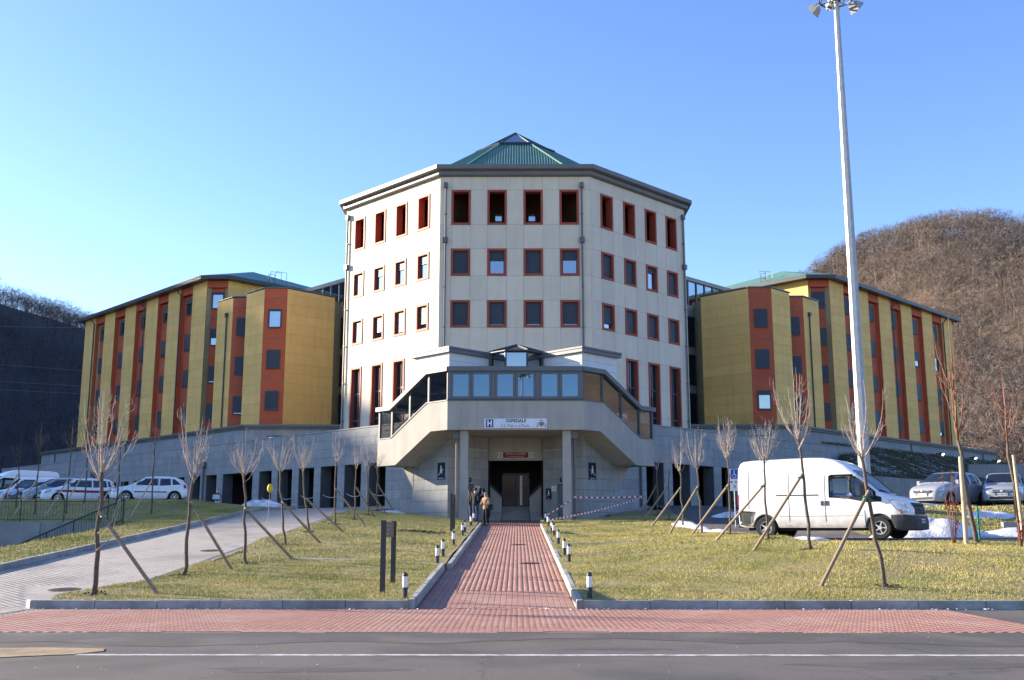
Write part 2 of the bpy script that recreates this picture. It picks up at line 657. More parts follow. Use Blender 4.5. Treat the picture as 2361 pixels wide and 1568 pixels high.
tower = thing('hospital_tower', (TX, TY, 3.0), 'tall cream octagonal hospital tower with red framed windows and green pyramid roof', 'building')
ZB = [8.0, 10.1, 12.15, 14.21, 16.02, 18.05, 19.87, 21.93, 23.75, 26.43, 27.45]
WW = 1.42
faces = [
    ('front', Fr(OCT[0], (1, 0), (0, -1)), 2 * HW, [1.55 + 2.667 * k for k in range(4)]),
    ('left', Fr(OCT[0], (-1, 1), (-1, -1)), SL, [1.88 + 2.67 * k for k in range(4)]),
    ('right', Fr(OCT[1], (1, 1), (1, -1)), SL, [1.88 + 2.67 * k for k in range(4)]),
]
BL = {'front': {2: [1.0, 0.42, 1.0, 0.40], 3: [1.0, 0.93, 0.92, 0.92]},
      'left': {2: [0.38, 0.35, 0.38, 1.0], 3: [0.78, 0.92, 0.72, 1.0]},
      'right': {2: [1.0, 0.94, 0.25, 1.0], 3: [0.78, 0.95, 0.93, 0.95]}}
for nm, fr, ln, cs in faces:
    ub = [0.0]
    for c in cs:
        ub += [c - WW / 2, c + WW / 2]
    ub.append(ln)
    holes = set()
    for i in (1, 3, 5, 7):
        for j in (0, 1, 2, 4, 6, 8):
            holes.add((i, j))
    clad(tower, fr, ub, ZB, holes, 'cream_panel', 'joint', back=0.35)
    lb = 'blind_light' if nm == 'left' else 'blind'
    for k in range(4):
        u0, u1 = ub[1 + 2 * k], ub[2 + 2 * k]
        window(tower, fr, u0, u1, 19.87, 21.93, BL[nm][2][k], bl='blind')
        window(tower, fr, u0, u1, 16.02, 18.05, BL[nm][3][k], bl='blind')
        window(tower, fr, u0, u1, 8.0, 14.21, 0, mull=1, glass='glass_dark', transom=[10.0, 12.1], depth=0.30)
        # open loggia on the top floor: red surround and deep red reveal
        w = MB()
        b = 0.15
        w.fbox(fr, u0, u0 + b, -0.55, 0.05, 23.75, 26.43).fbox(fr, u1 - b, u1, -0.55, 0.05, 23.75, 26.43)
        w.fbox(fr, u0 + b, u1 - b, -0.55, 0.05, 26.43 - b, 26.43).fbox(fr, u0 + b, u1 - b, -0.55, 0.05, 23.75, 23.75 + b)
        w.build('loggia_opening', 'red_metal', tower)
    lw = MB()
    lw.fbox(fr, 0.5, ln - 0.5, -3.3, -3.1, 23.2, 27.4).fbox(fr, 0.5, ln - 0.5, -3.1, -0.56, 23.3, 23.45).fbox(fr, 0.5, ln - 0.5, -3.1, -0.56, 27.2, 27.4)
    lw.fbox(fr, 0.45, 0.6, -3.1, -0.56, 23.45, 27.2).fbox(fr, ln - 0.6, ln - 0.45, -3.1, -0.56, 23.45, 27.2)
    lw.build('loggia_interior', 'brown_interior', tower)
    if nm == 'front':
        for c in (cs[1] + 0.05, cs[2] - 0.05):
            piece('inner_window', 'glass_bright', tower, fr, c - 0.24, c + 0.24, -3.09, -3.05, 24.95, 25.5)
    # rain pipes
    for up in ((0.42, ln - 0.62) if nm == 'front' else ((ln - 0.35,) if nm == 'left' else (ln - 0.35,))):
        p = MB()
        p.tube([fr.p(up, 0.12, 8.0), fr.p(up, 0.12, 26.6)], 0.065, 8)
        p.fbox(fr, up - 0.14, up + 0.14, 0.02, 0.27, 26.55, 26.95).fbox(fr, up - 0.18, up + 0.18, 0.02, 0.28, 22.35, 22.75)
        for z in (10, 13, 16, 19, 24.5):
            p.fbox(fr, up - 0.09, up + 0.09, 0.0, 0.2, z, z + 0.06)
        p.build('rain_pipe', 'grey_metal', tower)
# closed rear walls and core so that no light leaks
core = MB()
ins = offset_poly(OCT, -3.5)
core.loft([ring(ins, 3.0), ring(ins, 27.4)])
for i in (2, 3, 4, 5, 6):
    a, b = OCT[i], OCT[(i + 1) % 8]
    e = (b - a)
    f_ = Fr(a, (e.x, e.y), (e.y, -e.x))
    core.fbox(f_, 0.0, e.length, -0.35, 0.0, 3.0, 27.45)
core.build('rear_wall', 'cream_panel', tower)
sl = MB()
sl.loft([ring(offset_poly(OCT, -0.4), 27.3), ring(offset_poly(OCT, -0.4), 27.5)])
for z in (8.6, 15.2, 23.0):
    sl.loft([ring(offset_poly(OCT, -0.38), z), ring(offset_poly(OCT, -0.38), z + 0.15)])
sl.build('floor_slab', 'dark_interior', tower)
ev = MB()
E1 = [(0.0, 27.45), (0.26, 27.50), (0.30, 27.56), (0.30, 27.80), (0.55, 27.86), (0.62, 27.92), (0.62, 28.22), (0.50, 28.26), (-0.8, 28.26)]
ev.loft([ring(offset_poly(OCT, d), z) for d, z in E1])
ev.build('eave', 'eave_metal', tower)
rf = MB()
CEN = Vector((TX, TY + HW + SL * S2, 0))
A0 = offset_poly(OCT, 0.45)
TOPZ, RZ = 36.25, 28.3
A0 = offset_poly(OCT, -2.0)
def at_t(poly, t, z0, z1):
    return [(p.x + (CEN.x - p.x) * t, p.y + (CEN.y - p.y) * t, z0 + (z1 - z0) * t) for p in poly]
tk = 0.735
rf.loft([at_t(A0, 0.0, RZ, TOPZ), at_t(A0, tk, RZ, TOPZ)])
roof = rf.build('roof', 'green_roof', tower)
rb = MB()
for i in (0, 1, 7):
    a, b = A0[i], A0[(i + 1) % 8]
    n = 44
    for k in range(n + 1):
        s = k / n
        for (ta, tb) in ((0.0, tk - 0.01),):
            p0 = a.lerp(b, s)
            # ribs run up the slope at right angles to the eave, ending at the hip
            mid = a.lerp(b, 0.5)
            off = (s - 0.5)
            tmax = min(tb, 1 - abs(off) * 2)
            if tmax < 0.06:
                continue
            q0 = Vector((p0.x, p0.y, RZ + 0.03))
            dirm = (CEN - mid)
            q1 = Vector((p0.x + dirm.x * tmax, p0.y + dirm.y * tmax, RZ + (TOPZ - RZ) * tmax + 0.03))
            rb.tube([q0, q1], 0.05, 4, cap=False)
for i in range(8):
    p = at_t([A0[i]], 0, RZ, TOPZ)[0]
    q = at_t([A0[i]], tk, RZ, TOPZ)[0]
    rb.tube([(p[0], p[1], p[2] + 0.05), (q[0], q[1], q[2] + 0.05)], 0.11, 6)
rb.build('roof_rib', 'green_roof', roof)
# glazed cap
base = at_t(A0, tk - 0.02, RZ + 0.1, TOPZ + 0.1)
sk = MB()
for i in range(8):
    a, b = base[i], base[(i + 1) % 8]
    ap = (CEN.x, CEN.y, TOPZ + 0.1)
    sk.add([a, b, ap], [(0, 1, 2)])
skyl = sk.build('skylight', 'glass', tower, fix=False)
sf = MB()
for i in range(8):
    a, b = base[i], base[(i + 1) % 8]
    sf.tube([a, b], 0.15, 5)
    sf.tube([a, (CEN.x, CEN.y, TOPZ + 0.12)], 0.08, 5)
sf.build('glazing_bar', 'dark_metal', skyl)

# ================================================================== entrance pavilion with covered stairs
PX, PY = -0.125, 56.0
pav = thing('entrance_pavilion', (PX, PY, 1.9), 'grey entrance pavilion with glazed gallery, two covered side stairs and round columns', 'pavilion')
pav['label'] = 'grey entrance pavilion with glazed gallery and two descending covered side stairs'
PH = 3.675
ff = Fr((PX, PY), (1, 0), (0, -1))
sideL = Fr((PX - PH, PY), (-1, 1), (-1, -1))
sideR = Fr((PX + PH, PY), (1, 1), (1, -1))
STW = 1.75
def spoly(mb, fr, pts, d0, d1):
    a = [fr.p(s, d0, z) for s, z in pts]
    b = Vector(fr.p(0, d1, 0)) - Vector(fr.p(0, d0, 0))
    mb.prism(a, b)
pf = MB()
pf.fbox(ff, -PH, PH, -0.22, 0.0, 6.88, 8.46)
pf.build('parapet', 'plaster_grey', pav)
for fr in (sideL, sideR):
    m_ = MB()
    spoly(m_, fr, [(0.0, 6.88), (1.4, 6.88), (4.45, 5.18), (6.1, 5.18), (6.1, 6.71), (4.89, 6.71), (1.73, 8.46), (0.0, 8.46)], 0.0, -0.2)
    m_.build('stair_parapet', 'plaster_grey', pav)
    m_ = MB()
    spoly(m_, fr, [(0.0, 6.884), (1.4, 6.884), (4.45, 5.184), (6.1, 5.184), (6.1, 5.5), (4.5, 5.5), (1.45, 7.2), (0.0, 7.2)], -0.2, -STW)
    spoly(m_, fr, [(0.0, 6.88), (1.4, 6.88), (4.45, 5.18), (6.1, 5.18), (6.1, 6.5), (4.89, 6.5), (1.73, 8.2), (0.0, 8.2)], -STW, -STW - 0.12)
    m_.build('stair_flight', 'plaster_grey', pav)
    m_ = MB()   # coping on the parapet, light metal
    spoly(m_, fr, [(0.0, 8.46), (1.73, 8.46), (4.89, 6.71), (6.14, 6.71), (6.14, 6.76), (4.91, 6.76), (1.75, 8.51), (0.0, 8.51)], 0.035, -0.23)
    m_.build('sill', 'grey_metal', pav)
    m_ = MB()
    spoly(m_, fr, [(0.0, 10.08), (1.75, 10.08), (4.95, 8.33), (6.25, 8.33), (6.25, 8.58), (4.97, 8.58), (1.77, 10.33), (0.0, 10.33)], 0.10, -STW - 0.1)
    m_.build('stair_roof', 'grey_metal', pav)
    # posts and panes
    def zs(s):
        return 8.5 if s < 1.73 else (6.75 if s > 4.89 else 8.5 - (s - 1.73) / 3.16 * 1.75)
    def zt(s):
        return 10.08 if s < 1.75 else (8.33 if s > 4.95 else 10.08 - (s - 1.75) / 3.2 * 1.75)
    ps = [0.06, 1.66, 3.28, 4.88, 6.04]
    for s_ in ps:
        q = MB()
        spoly(q, fr, [(s_ - 0.06, zs(s_ - 0.06)), (s_ + 0.06, zs(s_ + 0.06)), (s_ + 0.06, zt(s_ + 0.06)), (s_ - 0.06, zt(s_ - 0.06))], -0.04, -0.16)
        q.build('post', 'dark_metal', pav)
    for a, b in zip(ps[:-1], ps[1:]):
        a += 0.06
        b -= 0.06
        q = MB()
        brk = [a] + [x for x in (1.74, 4.92) if a < x < b] + [b]
        spoly(q, fr, [(x, zs(x)) for x in brk] + [(x, zt(x)) for x in brk[::-1]], -0.09, -0.11)
        q.build('pane', 'glass_clear', pav)
    q = MB()
    spoly(q, fr, [(6.05, 6.76), (6.05, 8.33)] + [(6.03, 8.33), (6.03, 6.76)], -0.2, -STW + 0.1)
    q.build('pane', 'glass_clear', pav)
    # handrail inside
    q = MB()
    q.tube([fr.p(0.3, -0.35, 9.0), fr.p(1.7, -0.35, 9.0), fr.p(4.9, -0.35, 7.25), fr.p(6.0, -0.35, 7.25)], 0.03, 6)
    q.tube([fr.p(0.3, -STW + 0.2, 9.05), fr.p(1.7, -STW + 0.2, 9.05), fr.p(4.9, -STW + 0.2, 7.3), fr.p(6.0, -STW + 0.2, 7.3)], 0.04, 6)
    q.build('handrail', 'grey_metal', pav)
    q = MB()
    for sx in (2.2, 3.3, 4.4):
        q.fbox(fr, sx, sx + 0.1, -STW, -0.1, zt(sx) - 0.22, zt(sx) - 0.06)
    q.build('roof_beam', 'dark_metal', pav)
# front gallery roof, sill, windows
q = MB()
q.fbox(ff, -PH - 0.02, PH + 0.02, -4.0, 0.10, 10.08, 10.33)
q.build('gallery_roof', 'grey_metal', pav)
q = MB()
q.fbox(ff, -PH, PH, -0.25, 0.05, 8.46, 8.56)
q.build('sill', 'dark_metal', pav)
q = MB()
q.fbox(ff, -PH, PH, -2.6, -0.22, 6.95, 7.2)
q.build('gallery_floor', 'plaster_grey', pav)
q = MB()
q.fbox(ff, -PH + 0.5, PH - 0.5, -2.7, -2.6, 7.2, 10.08)
q.build('gallery_rear_wall', 'stone_joint', pav)
for k in range(6):
    a = -PH + 0.06 + k * (2 * PH - 0.12) / 6
    b = a + (2 * PH - 0.12) / 6
    t = 0.085 if k % 2 == 0 else 0.06
    u0, u1 = a + (0.10 if k % 2 == 0 else 0.01), b - (0.10 if k % 2 == 1 else 0.01)
    w = MB()
    w.fbox(ff, u0, u0 + 0.13, -0.18, -0.05, 8.56, 10.08).fbox(ff, u1 - 0.13, u1, -0.18, -0.05, 8.56, 10.08)
    w.fbox(ff, u0 + 0.13, u1 - 0.13, -0.18, -0.05, 9.93, 10.08).fbox(ff, u0 + 0.13, u1 - 0.13, -0.18, -0.05, 8.56, 8.70)
    wo_ = w.build('gallery_window', 'grey_metal', pav)
    piece('pane', 'glass_front', wo_, ff, u0 + 0.12, u1 - 0.12, -0.13, -0.11, 8.69, 9.94)
q = MB()
for x in (-PH + 0.08, -PH + 0.02 + (2 * PH) / 3, -PH - 0.02 + 4 * PH / 3, PH - 0.08):
    q.fbox(ff, x - 0.085, x + 0.085, -0.2, -0.03, 8.56, 10.08)
q.build('mullion', 'grey_metal', pav)
# the two stair cores behind, turned 45 degrees: stone below, white panels above the roof
for sg in (-1, 1):
    cx = PX + sg * 3.78
    cy = 58.5
    fo = Fr((cx, cy), (sg * 1, 1), (sg * 1, -1))       # outer face
    fi = Fr((cx, cy), (-sg * 1, 1), (-sg * 1, -1))     # inner face towards the door
    LO, LI = 3.08, 3.1
    q = MB()
    a = Vector(fo.p(0, 0, 0))
    b = Vector(fo.p(LO, 0, 0))
    c = b + (Vector(fi.p(LI, 0, 0)) - a)
    d = Vector(fi.p(LI, 0, 0))
    for i_, (p, z0, z1) in enumerate([((a, b, c, d), 1.2, 11.55)]):
        ctr = (a + c) * 0.5
        pp = [ctr + (x - ctr) * 0.975 for x in p]
        q.loft([[(x.x, x.y, z0) for x in pp], [(x.x, x.y, z1) for x in pp]])
    core_o = q.build('stair_core', 'stone_joint', pav)
    for f_, L_ in ((fo, LO), (fi, LI)):
        nu = 3 if f_ is fo else 3
        ubs = [L_ * i / nu for i in range(nu + 1)]
        zbs = [1.3 + 0.62 * i for i in range(10)] + [7.1]
        for j in range(len(zbs) - 1):
            sh = 0.5 if j % 2 else 0.0
            us = [0.0] + [min(L_, L_ * (i + sh) / nu) for i in range(1, nu)] + [L_]
            for i in range(len(us) - 1):
                if us[i + 1] - us[i] < 0.05:
                    continue
                if f_ is fi and i == 1 and zbs[j] < 4.0 and False:
                    continue
                piece('panel', 'stone_panel', core_o, f_, us[i] + 0.008, us[i + 1] - 0.008, -0.06, 0.0, zbs[j] + 0.008, zbs[j + 1] - 0.008)
        for j in range(3):
            z0 = 10.2 + 0.45 * j
            piece('panel', 'white_panel', core_o, f_, 0.004, L_ - 0.004, -0.06, 0.0, z0 + 0.006, z0 + 0.444)
    q = MB()
    ex = [ctr + (x - ctr) * 1.13 for x in (a, b, c, d)]
    q.loft([[(x.x, x.y, 11.55) for x in ex], [(x.x, x.y, 11.72) for x in ex], [(ctr.x + (x.x - ctr.x) * 1.02, ctr.y + (x.y - ctr.y) * 1.02, 11.75) for x in ex],
            [(ctr.x + (x.x - ctr.x) * 1.02, ctr.y + (x.y - ctr.y) * 1.02, 11.86) for x in ex]])
    q.build('core_coping', 'grey_metal', pav)
    # sloping underside where the stair meets the core
    so = sideL if sg < 0 else sideR
    q = MB()
    a_, b_ = Vector(fo.p(LO - 0.05, 0.02, 5.25)), Vector(so.p(5.9, -STW + 0.05, 5.25))
    back_ = fo.n * -0.9 + fo.u * 0.0
    c_ = Vector((a_.x, a_.y, 3.95))
    q.prism([a_, c_, b_], back_)
    q.build('stair_bracket', 'plaster_grey', pav)
    # door with lamp and small sign on the inner face
    q = MB()
    q.fbox(fi, 1.05, 1.95, -0.05, 0.015, 1.9, 4.15)
    q.build('door_recess', 'stone_joint', pav)
    q = MB()
    q.fbox(fi, 1.12, 1.88, 0.015, 0.05, 1.95, 4.0)
    dr = q.build('side_door', 'grey_metal', pav)
    q = MB()
    q.tube([fi.p(1.78, 0.05, 3.0), fi.p(1.78, 0.11, 3.0), fi.p(1.66, 0.11, 3.0)], 0.02, 6)
    q.build('handle', 'white_panel', dr)
    # column with rain pipe and hopper
    q = MB()
    xq = PX + sg * 2.77
    q.box(xq - 0.22, xq + 0.22, 56.35, 56.8, 1.7, 6.9)
    q.build('column', 'plaster_grey', pav)
    q = MB()
    xr = xq + sg * 0.42
    q.tube([(xr, 56.7, 1.75), (xr, 56.7, 6.5)], 0.075, 8)
    q.box(xr - 0.2, xr + 0.2, 56.5, 56.9, 6.45, 6.87)
    q.build('rain_pipe', 'grey_metal', pav)
# soffit over the entrance and lintel
q = MB()
soff = [(PX - PH, 56.0), (PX + PH, 56.0), (PX + 5.2, 57.6), (PX + 1.6, 61.4), (PX - 1.6, 61.4), (PX - 5.2, 57.6)]
q.prism([(x, y + 0.23, 6.885) for x, y in soff], (0, 0, 0.06))
q.build('soffit', 'plaster_grey', pav)
q = MB()
q.box(PX - 1.58, PX + 1.58, 60.9, 61.1, 5.55, 6.88)
q.build('lintel', 'plaster_grey', pav)
q = MB()
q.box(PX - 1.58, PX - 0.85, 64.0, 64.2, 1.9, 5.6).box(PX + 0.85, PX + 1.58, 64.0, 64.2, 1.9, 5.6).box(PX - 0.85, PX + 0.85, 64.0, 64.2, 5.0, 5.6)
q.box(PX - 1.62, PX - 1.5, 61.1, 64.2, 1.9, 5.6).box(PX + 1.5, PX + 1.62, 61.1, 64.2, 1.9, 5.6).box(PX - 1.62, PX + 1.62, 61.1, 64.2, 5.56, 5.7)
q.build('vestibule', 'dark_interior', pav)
for sg in (-1, 1):
    q = MB()
    q.prism([(PX + sg * 1.5, 61.6, 1.9), (PX + sg * 0.82, 61.6, 1.9), (PX + sg * 0.82, 61.6, 3.45), (PX + sg * 1.5, 61.6, 4.15)], (0, 0.25, 0))
    q.build('side_parapet', 'plaster_grey', pav)
    q = MB()
    q.tube([(PX + sg * 1.5, 61.55, 4.25), (PX + sg * 0.82, 61.55, 3.52)], 0.06, 6)
    q.build('handrail', 'dark_metal', pav)
    for k in range(4):
        q = MB()
        q.box(PX + sg * 0.86, PX + sg * (1.55), 60.6 + 0.26 * k, 61.62, 1.95 + 0.17 * k, 2.12 + 0.17 * k)
        q.build('step', 'concrete', pav)
    q = MB()
    q.box(PX + sg * 0.03, PX + sg * 0.80, 63.86, 63.9, 2.98, 4.85)
    dp = q.build('entrance_door', 'glass_dark', pav)
    q = MB()
    for (a, b, c, d) in ((0.02, 0.07, 2.95, 4.9), (0.76, 0.82, 2.95, 4.9), (0.07, 0.76, 4.84, 4.9), (0.07, 0.76, 2.95, 3.05)):
        q.box(PX + sg * a, PX + sg * b, 63.82, 63.94, c, d)
    q.build('frame', 'dark_metal', dp)
for k in range(5):
    q = MB()
    q.box(PX - 0.80, PX + 0.80, 61.3 + 0.38 * k, 63.95, 2.0 + 0.19 * k, 2.19 + 0.19 * k)
    q.build('step', 'concrete', pav)
# octagonal glazed lantern between the cores
lc = Vector((PX + 0.05, 61.2, 0))
def octa(r, z):
    return [(lc.x + r * math.cos(R(22.5 + 45 * k)), lc.y + r * math.sin(R(22.5 + 45 * k)), z) for k in range(8)]
q = MB()
q.loft([octa(1.55, 10.3), octa(1.55, 11.75)])
lan = q.build('lantern', 'glass', pav)
q = MB()
for p in octa(1.64, 0):
    q.tube([(p[0], p[1], 10.3), (p[0], p[1], 11.75)], 0.06, 6)
q.loft([octa(1.65, 11.75), octa(1.75, 11.82), octa(1.75, 11.88)])
for p in octa(1.75, 11.9):
    q.tube([p, (lc.x, lc.y, 12.45)], 0.05, 5)
q.build('frame', 'dark_metal', lan)
q = MB()
oc = octa(1.74, 11.88)
for i in range(8):
    q.add([oc[i], oc[(i + 1) % 8], (lc.x, lc.y, 12.43)], [(0, 1, 2)])
q.build('lantern_roof', 'glass_dark', lan, fix=False)

# ================================================================== podium (stone walls with portico)
OPL = [(11.98, 13.75), (14.6, 16.47), (17.27, 19.25), (20.04, 21.94), (22.78, 24.66), (25.48, 27.2), (28.12, 32.52), (33.46, 35.15), (36.06, 37.7),
       (38.73, 40.38), (41.3, 42.94), (43.82, 48.06), (49.01, 50.59), (51.58, 53.14), (54.08, 55.69), (56.56, 60.78), (61.61, 63.2), (64.17, 65.81)]
OPR = [(11.58, 13.41), (14.35, 16.29), (17.2, 19.06), (19.97, 21.74)]
for sg, ops, send in ((-1, OPL, 80.9), (1, OPR, 40.0)):
    fr = mirx(Fr((0, 58.6), (-1, 1), (-1, -1)), -sg)
    pod = thing('podium_building', (sg * 14, 75, 3.0),
                'long grey stone clad podium wall with open portico, beside the paved ramp' if sg < 0 else
                'grey stone clad podium wall with portico openings, behind the white van and its trees', 'building', 'stone podium walls')
    s0 = 7.5
    w = MB()
    w.fbox(fr, s0, send, -0.9, -0.045, 5.87, 8.22)
    w.fbox(fr, s0, ops[0][0], -0.9, -0.045, 2.2, 5.87)
    for (a, b), nx in zip(ops, ops[1:] + [(send, 0)]):
        w.fbox(fr, b, nx[0], -0.9, -0.045, 2.2, 5.87)
    wall = w.build('wall', 'stone_joint', pod)
    zr = [5.87, 6.46, 7.05, 7.64, 8.22]
    for j in range(4):
        s = s0 - (0.7 if j % 2 else 0)
        while s < send:
            a, b = max(s, s0), min(s + 1.4, send)
            if b - a > 0.1:
                piece('panel', 'stone_panel', wall, fr, a + 0.007, b - 0.007, -0.05, rng.uniform(-0.003, 0.003), zr[j] + 0.007, zr[j + 1] - 0.007)
            s += 1.4
    for a, b in zip([s0] + [o_[1] for o_ in ops], [o_[0] for o_ in ops] + [send]):
        for j in range(6):
            z0 = 2.3 + 0.595 * j
            if b - a > 1.6:
                n = max(1, int((b - a) / 1.4))
            else:
                n = 1
            for i in range(n):
                piece('panel', 'stone_panel', wall, fr, a + (b - a) * i / n + 0.004, a + (b - a) * (i + 1) / n - 0.004, -0.05, rng.uniform(-0.003, 0.003), z0 + 0.007, min(5.865, z0 + 0.588))
    q = MB()
    q.fbox(fr, s0, send + 0.05, -0.95, 0.04, 8.225, 8.31)
    q.build('coping', 'stone_panel', pod)
    q = MB()
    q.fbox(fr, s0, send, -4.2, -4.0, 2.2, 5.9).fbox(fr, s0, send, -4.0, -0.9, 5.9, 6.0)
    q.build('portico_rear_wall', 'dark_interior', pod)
    q = MB()
    q.fbox(fr, s0, send, -4.0, -0.02, 2.6, 3.08)
    q.build('portico_floor', 'concrete', pod)
    q = MB()      # terrace roof
    q.fbox(fr, s0, send, -9.5, -0.9, 7.7, 7.9)
    q.fbox(fr, send - 0.3, send, -9.5, -0.9, 2.0, 8.2)
    q.build('terrace', 'concrete', pod)
    for s in ((35.68 - 0.25, 56.18) if sg < 0 else (10.9,)):
        q = MB()
        q.tube([fr.p(s, 0.12, 3.0), fr.p(s, 0.12, 6.6)], 0.08, 8)
        q.fbox(fr, s - 0.25, s + 0.25, 0.0, 0.35, 6.5, 6.95)
        q.build('rain_pipe', 'grey_metal', pod)
    # upper set-back wall with metal coping
    f2 = mirx(Fr((0, 70.0), (-1, 1), (-1, -1)), -sg)
    c0 = 35.5
    q = MB()
    fq = Fr((sg * 25.1, 95.1), (-sg, 0), (0, -1))
    q.fbox(f2, c0, 83.3, -0.5, -0.03, 6.0, 10.72).fbox(fq, 0, 14, -0.5, -0.03, 6.0, 10.72)
    up = q.build('upper_wall', 'stone_joint', pod)
    for f_, a0, a1 in ((f2, c0 + 0.02, 83.3), (fq, 0.02, 13.0)):
        s = a0
        while s < a1 - 0.1:
            e = min(s + 1.88, a1)
            # panels leave a square vent at every joint of the long wall
            if f_ is f2 and 44 < s < 82:
                piece('panel', 'stone_panel', up, f_, s + 0.17, e - 0.17, -0.035, 0, 9.26, 9.6)
                piece('vent', 'dark_interior', up, f_, s - 0.17, s + 0.17, -0.029, -0.012, 9.26, 9.6)
                piece('panel', 'stone_panel', up, f_, s + 0.006, e - 0.006, -0.035, 0, 9.606, 10.7)
            else:
                piece('panel', 'stone_panel', up, f_, s + 0.006, e - 0.006, -0.035, 0, 9.26, 10.7)
            piece('panel', 'stone_panel', up, f_, s + 0.006, e - 0.006, -0.035, 0, 8.1, 9.25)
            s = e
    q = MB()
    q.fbox(f2, c0 - 0.1, 83.5, -0.9, 0.16, 10.72, 10.86).fbox(f2, c0 - 0.15, 83.6, -1.0, 0.28, 10.90, 11.10).fbox(f2, c0, 83.4, -0.9, 0.1, 10.86, 10.90)
    q.fbox(fq, 0.0, 14, -0.9, 0.16, 10.72, 10.86).fbox(fq, 0.0, 14, -1.0, 0.28, 10.90, 11.10).fbox(fq, 0, 14, -0.9, 0.1, 10.86, 10.90)
    q.build('metal_coping', 'eave_metal', pod)
    q = MB()
    q.fbox(f2, c0, 83.3, -14, -0.9, 10.6, 10.75).fbox(fq, 0, 14, -12, -0.9, 10.6, 10.75)
    q.fbox(f2, 83.0, 83.3, -14, -0.5, 3, 10.6)
    q.build('flat_roof', 'concrete', pod)
    for s in (78.95, 59.66):
        q = MB()
        q.tube([f2.p(s, 0.08, 8.0), f2.p(s, 0.08, 10.75)], 0.08, 8)
        q.build('rain_pipe', 'grey_metal', pod)
    # strip window in the frontal part
    window(pod, fq, 2.2, 4.4, 9.05, 10.1, 0, border=0, surround='window_frame', proud=0.12, depth=-0.02, glass='glass_bright' if sg < 0 else 'glass')

